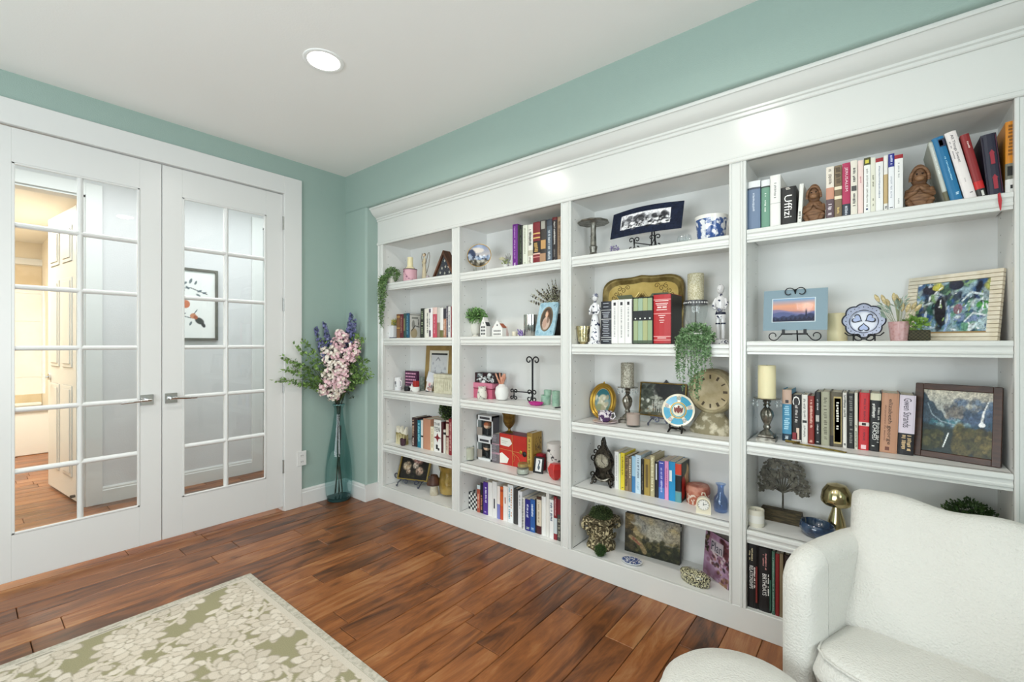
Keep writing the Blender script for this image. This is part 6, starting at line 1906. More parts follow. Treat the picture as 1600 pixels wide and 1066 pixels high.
# pink floral sign leaning against the right side
fx0 = 2.866
fs = thing('floral_planner', 'pink floral planner cover leaning at the right of the bottom shelf', 'planner', (fx0, .335, Z), rot=(-R(5), 0, R(-38)))
w_ = .19; h_ = (0.337 - Z) * .99
cv = Cv(56, 76, '#b08fa8')
cv.blobs(60, (0, 1, 0, 1), (.06, .15), ['#a87f9e', '#8a5f7a', '#c0a4bc', '#7d4a5c', '#94708c', '#b593b0'], .6)
cv.blobs(40, (0, .16, .5, 1), (.02, .05), ['#3f3426', '#6a5a3c', '#2b241c'], .9).blobs(60, (.3, 1, .3, .6), (.02, .06), ['#4a2a2c', '#d9c3c8', '#6d3a40', '#2c1a1c', '#a8736c'], .85).blobs(40, (.6, 1, .6, 1), (.03, .08), ['#5c2a30', '#8c4a50', '#3d1c22'], .85).blobs(30, (.5, 1, 0, .25), (.02, .06), ['#8a6a4c', '#c9a98c', '#5a3a2c'], .8)
cv.rect(.25, .72, .58, .86, '#c9bfc4', .8)
bx(0, w_, 0, .012, 0, h_, .002).out('board', mat('#4a3a3c', .6), fs)
cv.put('cover_print', w_, h_, print_mat(.4), fs, (0, -.0006, 0))
text(fs, 'Plan', w_ * .42, .045, mat('#3f3f4c', .5), frame_m((w_ * .48, -.0012, h_ * .72), (1, 0, 0), (0, 0, 1)))

# ================================================================ COLUMN TWO
Z = 1.797
# oval landscape plate
cx, rx_ = 1.4200, 0.0854
rz_ = (1.996 - 1.832) / 2
op = thing('landscape_plate', 'gold rimmed oval plate painted with a winter landscape', 'plate', (cx, .175, 1.913), rot=(-R(9), 0, R(30)))
b = B(); b.M = Euler((R(90), 0, 0)).to_matrix().to_4x4()
b.lathe([(.5, -.008), (.7, -.006), (1, 0), (1.0, .003), (.94, .0015), (.7, -.0045), (0, -.0045)], 44)
pl2 = b.out('plate', mat('#e9e2d0', .2, coat=.4), op, 50); pl2.scale = (rx_, 1, rz_)
b = B(); b.M = Euler((R(90), 0, 0)).to_matrix().to_4x4()
b.lathe([(1.005, .002), (1.012, .0045), (.965, .0045), (.95, .0025)], 44, cap=False)
pl3 = b.out('gilt_rim', GOLD, op, 50); pl3.scale = (rx_, 1, rz_)
cv = Cv(60, 60, '#8fa3bd')
cv.grad(.5, 1, '#c0b8b4', '#6f86ad').ell(.4, .75, .3, .12, '#dfd6cc').ell(.15, .5, .2, .3, '#2c3a58').blobs(40, (0, 1, .3, .5), (.03, .07), ['#26304a', '#e6eaf0', '#5d6f92', '#aab8cc'], .85).grad(0, .3, '#2a2620', '#5a5546').blobs(30, (.1, .9, .05, .32), (.04, .08), ['#8a8270', '#1f1c18', '#c3bfb4', '#4b463a'], .8)
oval_print(cv, rx_ * .955, rz_ * .955, 'painted_scene', op, (0, .0028, 0), print_mat(.2, .4), .022)
cs = thing('acrylic_stand', 'clear acrylic stand under the oval plate', 'plate stand', (cx, .175, Z), R(30))
for s in (-1, 1):
    B().box(s * .03 - .003, s * .03 + .003, -.03, .05, 0, .006, .001).box(s * .03 - .003, s * .03 + .003, -.03, -.024, 0, .022, .001).box(s * .03 - .003, s * .03 + .003, .03, .036, 0, .05, .001).out('arm', thin_glass('#eceee8', 1.5), cs)
# white rose posy in a small vase with silver leaves
fp = thing('rose_posy', 'small white rose posy with silver leaf sprays', 'flowers', (1.605, .245, Z))
B().lathe([(.018, 0), (.024, .01), (.02, .035), (.022, .04), (.018, .04), (0, .03)], 16).out('vase', mat('#dcdcd6', .3), fp, 50)
rng = random.Random(5)
rose = B()
for ring, (rr, n_, tl) in enumerate(((.006, 4, .2), (.013, 6, .5), (.02, 7, .9))):
    for j in range(n_):
        a = 2 * PI * j / n_ + ring
        leaf(rose, (rr * .4 * math.cos(a), rr * .4 * math.sin(a), 0), (math.cos(a) * tl, math.sin(a) * tl, 1 - tl * .5), (math.cos(a), math.sin(a), -.2), .022, .024)
rose.ball((0, 0, .008), .01, 8, 6)
rose.out('rose', mat('#ece7c4', .6), fp, None, (-.026, -.01, .075)); 
B().tube([(-.026, -.01, .076), (-.012, 0, .05), (0, 0, .02)], .0014, 5).out('stem', mat('#5a7040', .6), fp)
b = B()
for k_ in range(26):
    leaf(b, (rng.uniform(-.02, .012), rng.uniform(-.015, .015), rng.uniform(.04, .075)), rdir(rng, .2), rdir(rng), .02, .011)
stuff(b.out('leaves', mat('#7f8f52', .55, col2='#b9bf8a', vs=60), fp))
b = B()
for k_ in range(12):
    a = R(30 + 12 * k_)
    b.tube([(.008, .01, .04), (.012 + .03 * math.cos(a) * .5, .012, .075), (.012 + .03 * math.cos(a), .012 + rng.uniform(-.01, .01), .09 + .03 * math.sin(a))], [.001, .004, .0008], 5, flat=.3)
b.out('silver_sprays', mat('#8f8f8a', .3, .8), fp)
# ---- shelf two
Z = 1.347
cx, r = 1.3070, 0.0417
hu = 1.471 - Z
up_ = lathes('potted_boxwood', 'round green boxwood in a white footed urn', 'plant', (cx, .255, Z), [('urn', mat('#dcdad0', .55), [(r * .62, 0), (r * .6, .006), (r * .4, .012), (r * .38, .018), (r * .7, .03), (r * .85, hu * .6), (r * .95, hu), (r * .8, hu), (0, hu * .9)], {'n': 24})])
cx2, r2 = 1.3050, 0.0845
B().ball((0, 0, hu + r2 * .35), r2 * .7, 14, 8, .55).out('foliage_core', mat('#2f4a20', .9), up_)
stuff(bush((0, 0, hu + r2 * .33), r2 * .98, 900, .017, .011, 4, .66, .2, .6).out('foliage', mat('#5c8a48', .55, col2='#86ad68', vs=60), up_))


def house(label, x0, x1, zt, y, z, dp, step, roof):
    o = thing('ceramic_house', label, 'ornament', (x0, y, z), group='little white canal houses')
    w = x1 - x0; h = zt - z
    if step:
        ol = [(0, 0), (w, 0), (w, h * .55), (w * .8, h * .72), (w * .8, h * .78), (w * .62, h * .9), (w * .58, h), (w * .42, h), (w * .38, h * .9), (w * .2, h * .78), (w * .2, h * .72), (0, h * .55)]
    else:
        ol = [(0, 0), (w, 0), (w, h * .5), (w * .55, h * .98), (w * .5, h), (w * .45, h * .98), (0, h * .5)]
    B().prism(ol, 0, dp, 'y').out('walls', mat('#eceae6', .4), o)
    for s in (0, 1):
        q = [(w * s, h * .54), (w * .5, h * .93), (w * .5, h * .97), (w * s + (.002 if s else -.002), h * .58)]
        B().prism(q, .004, dp + .002, 'y').out('roof', mat(roof, .6), o)
    rows = (.1, .27, .44) if step else (.1, .3)
    nc = 3 if step else 5
    for f in rows:
        for c in range(nc):
            bx(w * (.14 + (.72 / nc) * c + .02), w * (.14 + (.72 / nc) * (c + 1) - .04), -.0006, .002, h * f, h * (f + .1)).out('window', mat('#3a3a3c', .4), o)
    bx(w * .45, w * .55, -.0006, .002, h * .66, h * .76).out('gable_window', mat('#3a3a3c', .4), o)
    return o


house('narrow white ceramic house with a stepped gable', 1.4070, 1.4620, 1.4830, .2, Z, .04, True, '#2f3032')
house('wider white ceramic house with an orange-brown roof', 1.5180, 1.6100, 1.4560, .2, Z, .04, False, '#a8583a')
pf_ = lathes('pink_figurine', 'pale pink cone-shaped figurine behind the wider house', 'figurine', (1.58, .28, Z), [('body', mat('#e6ccc8', .4), [(.016, 0), (.015, .02), (.008, .05), (.006, .056)], {'n': 16}), ('head', mat('#e9d8d0', .4), [(.003, .054), (.008, .06), (.008, .068), (.003, .075), (0, .076)], {'n': 14})])
cx, r = 1.6850, 0.0183
lathes('cream_votive', 'small cream votive candle beside the purple crystal', 'candle', (cx, .24, Z), [('cup', mat('#e6ddc8', .4), [(r * .9, 0), (r, .004), (r, .033), (r * .9, .033), (0, .03)], {'n': 18})])
cx, r = 1.7730, 0.0261
am2 = thing('amethyst_cluster', 'purple amethyst crystal cluster on the second column', 'crystal', (cx, .2, Z))
rng = random.Random(8)
for k_ in range(16):
    d = rdir(rng, .9); L = rng.uniform(.02, .05) * (1.1 if d.z > .7 else .8)
    base_ = Vector((rng.uniform(-.01, .01), rng.uniform(-.008, .008), .004))
    B().tube([tuple(base_), tuple(base_ + d * L * .8), tuple(base_ + d * L)], [.006, .005, .0004], 6).out('crystal_point', mat('#5c3f86', .2, col2='#9a86bc', vs=60, spec=.8), am2)
cx, r = 1.8090, 0.0439
hs = 1.488 - Z
lathes('ribbed_silver_vase', 'ribbed mirror-silver glass cylinder behind the crystal', 'vase', (cx, .25, Z), [('glass', mat('#c9c9c6', .12, .95), [(r * .92, 0), (r, .006), (r, hs), (r * .92, hs), (r * .9, .01), (0, .008)], {'n': 72, 'flute': 14, 'fd': .03})])
# blue portrait frame
w_ = 2.039 - 1.899; h_ = (1.56 - Z) / math.cos(R(16))
bf = thing('oval_portrait', 'oval portrait in a pale blue carved frame', 'picture', (1.903, .165, Z), rot=(-R(17), 0, 0))
BLF = mat('#a8c9d6', .5, bump=.5, bs=60, col2='#93b8c8', vs=40)
ol = []
for j in range(48):
    a = 2 * PI * j / 48
    e = 14
    q = (abs(math.cos(a)) ** e + abs(math.sin(a)) ** e) ** (-1 / e) * (1 + .012 * math.cos(16 * a))
    ol.append((w_ / 2 + q * math.cos(a) * w_ / 2, h_ / 2 + q * math.sin(a) * h_ / 2))
B().prism(ol, 0, .014, 'y').out('frame', BLF, bf)
for k_ in range(4):
    B().tube([(w_ * (.14 if k_ % 2 else .86) + p[0], -.001, h_ * (.1 if k_ < 2 else .9) + p[2]) for p in spiral(0, 0, .014, .003, 90 * k_, 90 * k_ + 400, 0, 14)], .0035, 6).out('carving', BLF, bf, 60)
ew, eh = w_ * .29, h_ * .33
orr = lambda f, yy: [(w_ * .5 + ew * f * math.cos(2 * PI * j / 32), yy, h_ * .5 + eh * f * math.sin(2 * PI * j / 32)) for j in range(32)]
B().rings([orr(1.12, 0), orr(1.08, -.004), orr(.98, -.002)], cap=False).out('oval_bead', mat('#7d6a52', .45), bf, 60)
cv = Cv(40, 50, '#4f463c')
cv.blobs(14, (0, 1, 0, 1), (.1, .2), ['#5d5244', '#3c342c'], .5).ell(.52, .3, .34, .3, '#c9b0a0').ell(.5, .72, .16, .15, '#d9ab8e').ell(.6, .76, .15, .16, '#5f3f2a', .9).ell(.47, .7, .12, .12, '#e0b699').ell(.4, .3, .18, .2, '#b58f7c', .7).ell(.66, .5, .12, .2, '#5f3f2a', .7)
oval_print(cv, ew, eh, 'portrait', bf, (w_ * .5, -.0012, h_ * .5), print_mat(.3))
# dried branches in a dark jug
dj = thing('dried_branches', 'dark brown jug of dried pussy-willow branches by the divider', 'vase', (1.97, .325, Z))
B().lathe([(.03, 0), (.045, .02), (.05, .06), (.035, .11), (.022, .13), (.026, .145), (.02, .145), (0, .13)], 20).out('jug', mat('#2c211c', .4), dj, 50)
rng = random.Random(17)
for k_ in range(22):
    ex = rng.uniform(-.21, .02) if k_ < 15 else rng.uniform(-.09, .02); ez = rng.uniform(.3, .40) - abs(ex) * .35
    ey = rng.uniform(-.09, .02)
    pts = [(0, 0, .12), (ex * .35, ey * .3, .14 + (ez - .14) * .5), (ex, ey, ez)]
    t_ = B().tube(pts, [.0022, .002, .0012], 5)
    for q in range(7):
        f = .4 + .6 * q / 7
        p = Vector(pts[1]).lerp(Vector(pts[2]), (f - .4) / .6)
        t_.ball((p.x + rng.uniform(-.003, .003), p.y, p.z), rng.uniform(.0035, .006), 6, 4, 1.5)
    t_.out('branch', mat('#4a4238', .7, col2='#c9c4a8', vs=90, lo=.5, hi=.56), dj)
b = B()
for k_ in range(220):
    leaf(b, (rng.uniform(-.08, .015), rng.uniform(-.06, .02), rng.uniform(.14, .27)), rdir(rng, .3), rdir(rng), .013, .008)
stuff(b.out('pale_buds', mat('#c9c7a4', .7, col2='#8f9474', vs=70), dj))

# ---- shelf three
Z = .905
x0, x1 = 1.281, 1.468
pb = thing('pink_box', 'rose pink keepsake box with a lid', 'box', (x0, .255, Z))
w_ = x1 - x0; hb = 1.016 - Z
PK = mat('#c25f7a', .5)
bx(.003, w_ - .003, .003, .1, 0, hb * .72).out('box', PK, pb)
bx(0, w_, 0, .103, hb * .66, hb, .002).out('lid', mat('#cc7890', .5), pb)
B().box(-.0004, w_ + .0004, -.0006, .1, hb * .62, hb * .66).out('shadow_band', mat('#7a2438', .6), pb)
db = thing('floral_box', 'dark box with silver flowers on top of the pink box', 'box', (x0 + .012, .268, Z + hb))
hd_ = 1.088 - Z - hb
bx(0, w_ * 1.0, 0, .08, 0, hd_, .001).out('box', mat('#26141a', .5), db)
cv = Cv(64, 30, '#2a1218')
cv.blobs(26, (.15, .98, .1, .9), (.03, .07), ['#d9dcdc', '#aab0b0', '#7c8484', '#e9ecec'], .95).blobs(16, (.1, .95, .1, .9), (.02, .04), ['#1a0c10', '#5a6468'], .9).line([(.1, .3), (.4, .5), (.7, .2), (.95, .4)], .015, '#cfd4d4')
cv.put('floral_print', w_ * 1.0, hd_, print_mat(.35), db, (0, -.0006, 0))
cx, r = 1.4020, 0.0363
hj = 0.994 - Z
lathes('ceramic_jar', 'cream speckled ceramic jar in front of the pink box', 'jar', (cx, .225, Z), [('jar', mat('#ddd8cc', .35, col2='#8f8f88', vs=40, lo=.58, hi=.64), [(r * .75, 0), (r * .95, .008), (r, hj * .35), (r * .85, hj * .7), (r * .72, hj * .85), (r * .8, hj), (r * .7, hj), (0, hj * .8)], {'n': 24})])
cx, r = 1.5450, 0.0490
hv = 1.018 - Z
cvz = lathes('round_white_vase', 'round white vase holding peach coral', 'vase', (cx, .272, Z), [('vase', mat('#e6e5e1', .45, bump=.3, bs=80), [(r * .5, 0), (r * .8, .008), (r, hv * .45), (r * .85, hv * .8), (r * .4, hv * .96), (r * .42, hv), (r * .34, hv), (0, hv * .8)], {'n': 28})])
rng = random.Random(4)
for k_ in range(16):
    a = rng.uniform(0, 6.28); q = rng.uniform(.35, 1)
    tip = Vector((math.cos(a) * .055 * q, math.sin(a) * .045 * q, hv + rng.uniform(.03, .075)))
    B().tube([(0, 0, hv * .8), (tip.x * .5, tip.y * .5, hv + .015), tuple(tip), tuple(tip + Vector((tip.x * .1, 0, .006)))], [.003, .006, .0055, .002], 6).out('coral_branch', mat('#d9a288', .6, col2='#c98a70', vs=40), cvz, 60)
# black iron plate stand
ir = thing('iron_easel', 'empty black wrought iron easel with curled ends', 'easel', (1.767, .33, Z))
zt = 1.208 - Z
B().tube([(0, .0, .012), (0, .0, zt - .012)], .0065, 8).out('post', IRON, ir, 60)
hx = 1.767 - 1.612
B().tube([(0, -.005, .062), (-hx, -.01, .062)], .004, 8).out('crossbar', IRON, ir, 60)
for s in (-1, 1):
    B().tube([(0, 0, zt - .03)] + [(s * .031 + s * p[0], 0, zt - .022 + p[2]) for p in spiral(0, 0, .028, .009, 190, -180, 0, 20)], .0045, 8).out('top_scroll', IRON, ir, 60)
    for xx in (0, -hx):
        q = .8 if xx else 1.0
        B().tube([(xx, -.006, .055)] + [(xx + s * .021 * q + s * p[0] * q, -.008, .062 * 1 + p[2] * q + .002) for p in spiral(0, 0, .019, .007, 200, -150, 0, 18)], .004, 8).out('front_scroll', IRON, ir, 60)
        B().tube([(xx, -.006, .06), (xx, -.006, .04)] + [(xx + s * .022 * q + s * p[0] * q, -.01, .02 + p[2] * q) for p in spiral(0, 0, .018, .008, 150, 480, 0, 18)], .004, 8).out('foot_scroll', IRON, ir, 60)
# sage glass votives
SAGE = mat('#8fb59f', .25, col2='#a9c9b4', vs=30)
for (cx, r), hgt, yy, zz, lab in (((1.9060, 0.0330), 0.966 - Z, .285, 0, 'lower sage green glass votive of the stacked pair'), ((1.9220, 0.0257), .034, .285, 0.966 - Z, 'upper sage green glass votive stacked on the other'), ((2.0020, 0.0251), 1.001 - Z, .26, 0, 'sage green glass votive against the divider')):
    lathes('sage_votive', lab, 'votive', (cx, yy, Z + zz), [('glass', SAGE, [(r * .85, 0), (r * .95, .004), (r, hgt), (r * .88, hgt), (r * .82, .008), (0, .006)], {'n': 20})], group='sage green glass votives')
# magenta dish
md = thing('magenta_dish', 'bright magenta leaf-shaped dish near the divider', 'dish', (1.881, .21, Z))
B().lathe([(.03, 0), (.048, .01), (.056, .02), (.052, .02), (.044, .012), (0, .006)], 28, sx=1.0, sy=.7, flute=6, fd=.06).out('dish', mat('#c02c8c', .35), md, 60)
pen = thing('dark_pen', 'dark pen lying beside the magenta dish', 'pen', (2.061, .2, Z))
B().tube([(-.01, -.03, .004), (.01, .05, .004)], .0038, 8).out('barrel', mat('#1d2226', .4), pen, 60); B().tube([(-.01, -.03, .004), (-.0125, -.04, .004)], [.0038, .001], 8).out('nib', CHROME, pen, 60)

# ---- shelf four
Z = .457
cx, r = 1.2880, 0.0345
hc = 0.56 - Z
lathes('glass_candle', 'cream candle in a glass tumbler left of the figure boxes', 'candle', (cx, .215, Z), [('tumbler', thin_glass('#f0f3f2', 1.5), [(r * .92, 0), (r, .004), (r, hc), (r * .96, hc), (r * .94, .008), (0, .007)], {}), ('wax', mat('#ece2cf', .5, sub=.1), [(r * .93, .008), (r * .93, hc * .85), (0, hc * .85)]), ('wick', BLACK, [(.001, hc * .85), (.001, hc * .92)], {'n': 6})])


def figbox(label, x0, x1, z0, z1, y, hair):
    o = thing('figure_box', label, 'toy box', (x0, y, z0), group='stacked collectible figure boxes')
    w = x1 - x0; h = z1 - z0; d = .075
    WHT = mat('#dfe0e0', .4); DKB = mat('#3a3a40', .5)
    B().box(0, w, .0, d, 0, h * .1).box(0, w, 0, d, h * .78, h).box(0, w, d - .003, d, 0, h).box(0, w * .06, 0, d, 0, h).box(w * .94, w, 0, d, 0, h).out('carton', WHT, o)
    bx(w * .05, w * .95, d * .5, d * .55, h * .1, h * .78).out('inner_card', DKB, o)
    bx(w * .18, w * .82, -.0006, .001, h * .84, h * .94).out('title_panel', DKB, o)
    bx(w, w + .0006, .004, d - .004, h * .06, h * .94).out('side_panel', mat('#55565c', .5), o)
    bx(0, w * .34, -.0008, .001, h * .1, h * .46, 0).out('corner_art', mat('#9a8f86', .5), o)
    f = B().ball((w * .58, d * .25, h * .56), w * .19, 14, 10, .85).out('doll_head', mat('#d9b59a', .5), o, 60)
    B().ball((w * .58, d * .28, h * .60), w * .205, 14, 10, .75).out('doll_hair', mat(hair, .6), f, 60)
    B().tube([(w * .58, d * .27, h * .12), (w * .58, d * .27, h * .4)], [w * .1, w * .075], 10).out('doll_body', mat('#26262a', .5), f, 60)
    bx(w * .06, w * .94, .001, .0016, h * .1, h * .78).out('window_film', thin_glass('#eef2f2', 1.3), o)
    return o


x0, x1 = 1.307, 1.444
zm = 0.617
figbox('lower collectible figure box with dark-haired doll', x0, x1, Z, zm, .275, '#2a2422')
figbox('upper collectible figure box with ginger-haired doll', x0 - .003, x1 + .012, zm, 0.779, .275, '#a85f3c')
book(1.4430, 1.5150, 0.6620, .275, Z, .1, '#6a6468', 'grey patterned book tied with pink ribbon', 'gift books', bands=[(.3, .36, '#b58a98'), (.62, .66, '#b58a98')], marks=[(.05, .95, '#8f8890', .4, .6, .007)])
rbx0, rbx1 = 1.513, 1.753
rbz = 0.671 - Z
w_ = rbx1 - rbx0
rb_ = thing('red_gift_box', 'large red gift box with white tags and gold string', 'box', (rbx0, .283, Z))
bx(0, w_, 0, .108, 0, rbz, .001).out('box', mat('#b52218', .5, col2='#c42c1e', vs=5), rb_)
bx(0, w_, -.0005, .108, rbz - .0, rbz + .0006).out('top_face', mat('#7d3a48', .5), rb_)
TAG = mat('#ece9e0', .6)
B().prism([(w_ * .05, rbz * .62), (w_ * .36, rbz * .6), (w_ * .48, rbz * .72), (w_ * .4, rbz * .86), (w_ * .05, rbz * .88)], -.002, -.0004, 'y').out('gift_tag', TAG, rb_)
B().prism([(w_ * .02, rbz * .03), (w_ * .3, rbz * .06), (w_ * .36, rbz * .22), (w_ * .1, rbz * .38), (w_ * .02, rbz * .34)], -.002, -.0004, 'y').out('gift_tag', TAG, rb_)
B().tube([(w_ * .1, -.003, rbz * .77), (w_ * .32, -.003, rbz * .76)], .0015, 5).tube([(w_ * .1, -.003, rbz * .71), (w_ * .27, -.003, rbz * .7)], .0012, 5).out('tag_print', mat('#a9b5a4', .6), rb_)
GS = mat('#c98a4c', .5)
B().tube([(w_ * .5, -.0015, 0), (w_ * .48, -.0015, rbz)], .0018, 5).tube([(0, -.0015, rbz * .5), (w_, -.0015, rbz * .46)], .0018, 5).tube([(w_ * .5, -.003, rbz * .45), (w_ * .6, -.006, rbz * .3), (w_ * .55, -.004, rbz * .15)], .0014, 5).tube([(w_ * .5, -.003, rbz * .45), (w_ * .72, -.006, rbz * .32), (w_ * .8, -.004, rbz * .12)], .0014, 5).out('string', GS, rb_)
B().ball((w_ * .8, -.004, rbz * .5), .012, 10, 6, 1.2, 1, .4).out('gold_seal', GOLD, rb_, 60)
B().ball((w_ * .93, -.004, rbz * .46), .017, 10, 6, 1.1, 1, .4).out('black_bow', BLACK, rb_, 60)
cx, r = 1.5600, 0.0541
hg = 0.812 - Z - rbz
lathes('brass_goblet', 'fluted antique brass goblet standing on the red gift box', 'goblet', (cx, .335, Z + rbz + .0008), [('foot', DGOLD, [(r * .55, 0), (r * .5, .004), (r * .2, .014), (r * .16, .03)], {}), ('cup', DGOLD, [(r * .16, .028), (r * .55, hg * .36), (r * .78, hg * .55), (r * .8, hg * .85), (r * .98, hg), (r * .9, hg), (r * .7, hg * .8), (0, hg * .5)], {'n': 60, 'flute': 14, 'fd': .035})])
o = book(1.7620, 1.8080, 0.7060, .27, Z, .11, '#9a7a34', 'gold hardback leaning out beside the red gift box', 'gift books', bands=[(.1, .9, '#c4a552', .15, .85)], marks=[(.15, .85, '#5a421c', .5, .35)])
cv = Cv(24, 40, '#a8873c'); cv.blobs(26, (.1, .9, .45, .9), (.05, .09), ['#4a3818', '#6d5424'], .9, .4).rect(.08, .92, .4, .43, '#5a441c').ell(.5, .22, .25, .15, '#7d6228')
cv.put('front_cover', .096, 0.706 - Z - .004, print_mat(.35), o, (1.808 - 1.762 + .0006, .012, .002), (0, 0, R(90)))
cx, r = 1.7960, 0.0403
hj = 0.527 - Z
lathes('candle_jar', 'clear glass candle jar with a gold lid', 'candle', (cx, .185, Z), [('jar', thin_glass('#eff2f0', 1.5), [(r * .9, 0), (r, .004), (r, hj * .62), (r * .8, hj * .72), (r * .76, hj * .7), (r * .92, hj * .58), (r * .92, .006), (0, .005)], {}), ('wax', mat('#e2dfd6', .5), [(r * .9, .0065), (r * .9, hj * .5), (0, hj * .5)]), ('lid', mat('#b9a56c', .35, .7), [(r * .82, hj * .72), (r * .82, hj), (0, hj)], {})])
rc_ = bx(0, .05, 0, .04, 0, .11, .002).out('red_card_box', mat('#a01c2c', .4)); rc_.location = (1.813, .31, Z); tag(rc_, 'narrow dark red carton behind the small black frame', 'box')
cv = Cv(20, 30, '#e6e6e4'); cv.line([(.5, .15), (.45, .5), (.6, .75), (.45, .88)], .1, '#3f4a58').ell(.5, .3, .22, .16, '#55606c')
p0 = (1.813, 0.267)
pframe('small_black_frame', 'small black frame with a grey figure print', 'picture', (1.828, .25, Z), 1.899 - 1.828, .105, .012, .012, BLACK, cv, 12, R(6), mw=.004, mm=mat('#eeeeec', .6))
cx, r = 1.9400, 0.0486
lathes('floral_canister', 'white canister painted with black flowers on the pink cup', 'canister', (cx, .335, Z + .075), [('body', mat('#e9e4df', .3, col2='#3a3236', vs=26, lo=.6, hi=.64), [(r * .95, 0), (r, .005), (r, .105), (0, .105)], {'n': 28}), ('lid', mat('#e9e4df', .3), [(r * 1.02, .105), (r * 1.02, .118), (r * .8, .124), (0, .126)], {'n': 28})])
lathes('pink_cup', 'pale pink cup beneath the floral canister', 'cup', (cx, .335, Z), [('body', mat('#e6ccc4', .4), [(r * .8, 0), (r * .95, .006), (r, .074), (r * .9, .0745), (0, .0745)], {'n': 24})])
rl = thing('red_lantern', 'red faceted metal lantern at the second divider', 'lantern', (2.028, .215, Z))
RD = mat('#b81c1c', .3, coat=.3)
b = B().lathe([(.012, 0), (.034, .022), (.046, .07), (.03, .1), (.0, .102)], 5)
b.out('body', RD, rl)
b = B()
for j in range(5):
    a0 = 2 * PI * j / 5
    b.tube([(.012 * math.cos(a0), .012 * math.sin(a0), 0), (.035 * math.cos(a0), .035 * math.sin(a0), .022), (.047 * math.cos(a0), .047 * math.sin(a0), .07), (.03 * math.cos(a0), .03 * math.sin(a0), .1)], .002, 5)
b.out('ribs', mat('#d94a40', .3), rl)

# ---- bottom shelf
Z = .113
gx0, gx1 = 1.294, 1.38
gb = thing('gingham_box', 'black and white gingham box at the left of the workbooks', 'box', (gx0, .2, Z))
gw = gx1 - gx0; gh = 0.232 - Z
bx(0, gw, 0, .12, 0, gh, .001).out('box', mat('#dcdcd8', .6), gb)
b = B()
nx, nz = 5, 7
for i_ in range(nx):
    for j_ in range(nz):
        if True:
            cxg = gw / nx
            czg = gh / nz
            if (i_ + j_) % 2 == 0:
                b.box(i_ * cxg, (i_ + 1) * cxg, -.0006, .001, j_ * czg, (j_ + 1) * czg)
for i_ in range(6):
    for j_ in range(nx):
        if (i_ + j_) % 2 == 0:
            b.box(j_ * gw / nx, (j_ + 1) * gw / nx, i_ * .02, (i_ + 1) * .02, gh - .001, gh + .0006)
b.out('gingham_checks', mat('#26282c', .6), gb)

# ================================================================ COLUMN ONE (farthest)
Z = 1.797
# trailing vine
tv = thing('trailing_vine', 'green vine trailing down over the edge of the leftmost top shelf', 'plant', (0.433, .165, Z))
B().lathe([(.028, 0), (.036, .03), (.038, .06), (.034, .06), (0, .05)], 18).out('pot', mat('#d5d2c8', .5), tv, 40)
rng = random.Random(31)
b = B(); st = B()
for k_ in range(520):
    d = rdir(rng, .15); q = rng.uniform(.5, 1)
    leaf(b, (d.x * .085 * q, d.y * .05 * q, .075 + d.z * .06 * q), d + rdir(rng) * .8, rdir(rng), .018, .010)
for x0, L in ((-.075, .16), (-.062, .24), (-.05, .33), (-.04, .36), (-.028, .34), (-.018, .36), (-.006, .28), (.004, .22), (.014, .2), (.024, .12), (.034, .1), (-.03, .2), (-.01, .3), (-.055, .28)):
    pts = [(x0 * .6, -.01, .08), (x0, -.062, .055), (x0 - .008, -.075, -.01), (x0 - .012 + rng.uniform(-.006, .006), -.074, -.01 - L * .5), (x0 - .012 + rng.uniform(-.01, .01), -.07, -.01 - L)]
    st.tube(pts, .0009, 4)
    vine(b, pts, int(30 + L * 240), .018, .0095, rng)
stuff(b.out('leaves', mat('#4a6f38', .55, col2='#7f9c62', vs=60), tv)); st.out('strands', mat('#3f5a30', .6), tv)
# pink pot candle
cx, r = 0.6300, 0.0558
hp_ = 1.901 - Z
pc_ = lathes('pink_candle_pot', 'pink floral pot with a melted yellow candle', 'candle', (cx, .2, Z), [('pot', mat('#d9a9b4', .45, col2='#8f5a70', vs=24, lo=.6, hi=.66), [(r * .9, 0), (r, .006), (r * 1.0, hp_), (r * .92, hp_), (0, hp_ * .8)], {'n': 26}), ('rim', mat('#4a2c34', .5), [(r * 1.02, hp_ * .94), (r * 1.02, hp_), (r * .94, hp_)], {'cap': False}), ('melted_wax', CREAMW, [(r * .9, hp_ * .82), (r * .7, hp_ * 1.06), (r * .45, hp_ * 1.2), (0, hp_ * 1.2)], {'flute': 5, 'fd': .1})])
zc_ = 1.998 - Z
B().lathe([(r * .42, hp_), (r * .4, zc_ - .004), (r * .36, zc_), (0, zc_ - .004)], 18).out('taper', CREAMW, pc_, 50)
# wire-winged angel
an = thing('angel_figurine', 'bisque angel figurine with bronze wire wings', 'figurine', (0.769, .23, Z))
ha = 2.029 - Z
BSQ = mat('#cbbd9e', .6)
B().lathe([(.024, 0), (.022, .02), (.016, ha * .4), (.011, ha * .62), (.014, ha * .7), (.012, ha * .76), (.005, ha * .8), (.0045, ha * .83)], 16, sy=.8).out('gown', BSQ, an, 60)
hd2 = B().ball((0, -.002, ha * .89), .011, 12, 8, 1.2).out('head', mat('#d9c3a4', .6), an, 60)
B().ball((0, .003, ha * .91), .012, 12, 8, 1.1).out('hair', mat('#7d6544', .7), hd2, 60)
for s in (-1, 1):
    B().tube([(s * .01, 0, ha * .73), (s * .016, -.006, ha * .62), (s * .004, -.016, ha * .6)], [.005, .0045, .003], 8).out('arm', BSQ, an, 60)
    B().tube([(s * .004, .01, ha * .6), (s * .03, .014, ha * .95), (s * .042, .014, ha * .98), (s * .05, .014, ha * .85), (s * .035, .014, ha * .5), (s * .012, .012, ha * .28)], .0022, 6).out('wing', mat('#6d5434', .4, .7), an, 60)
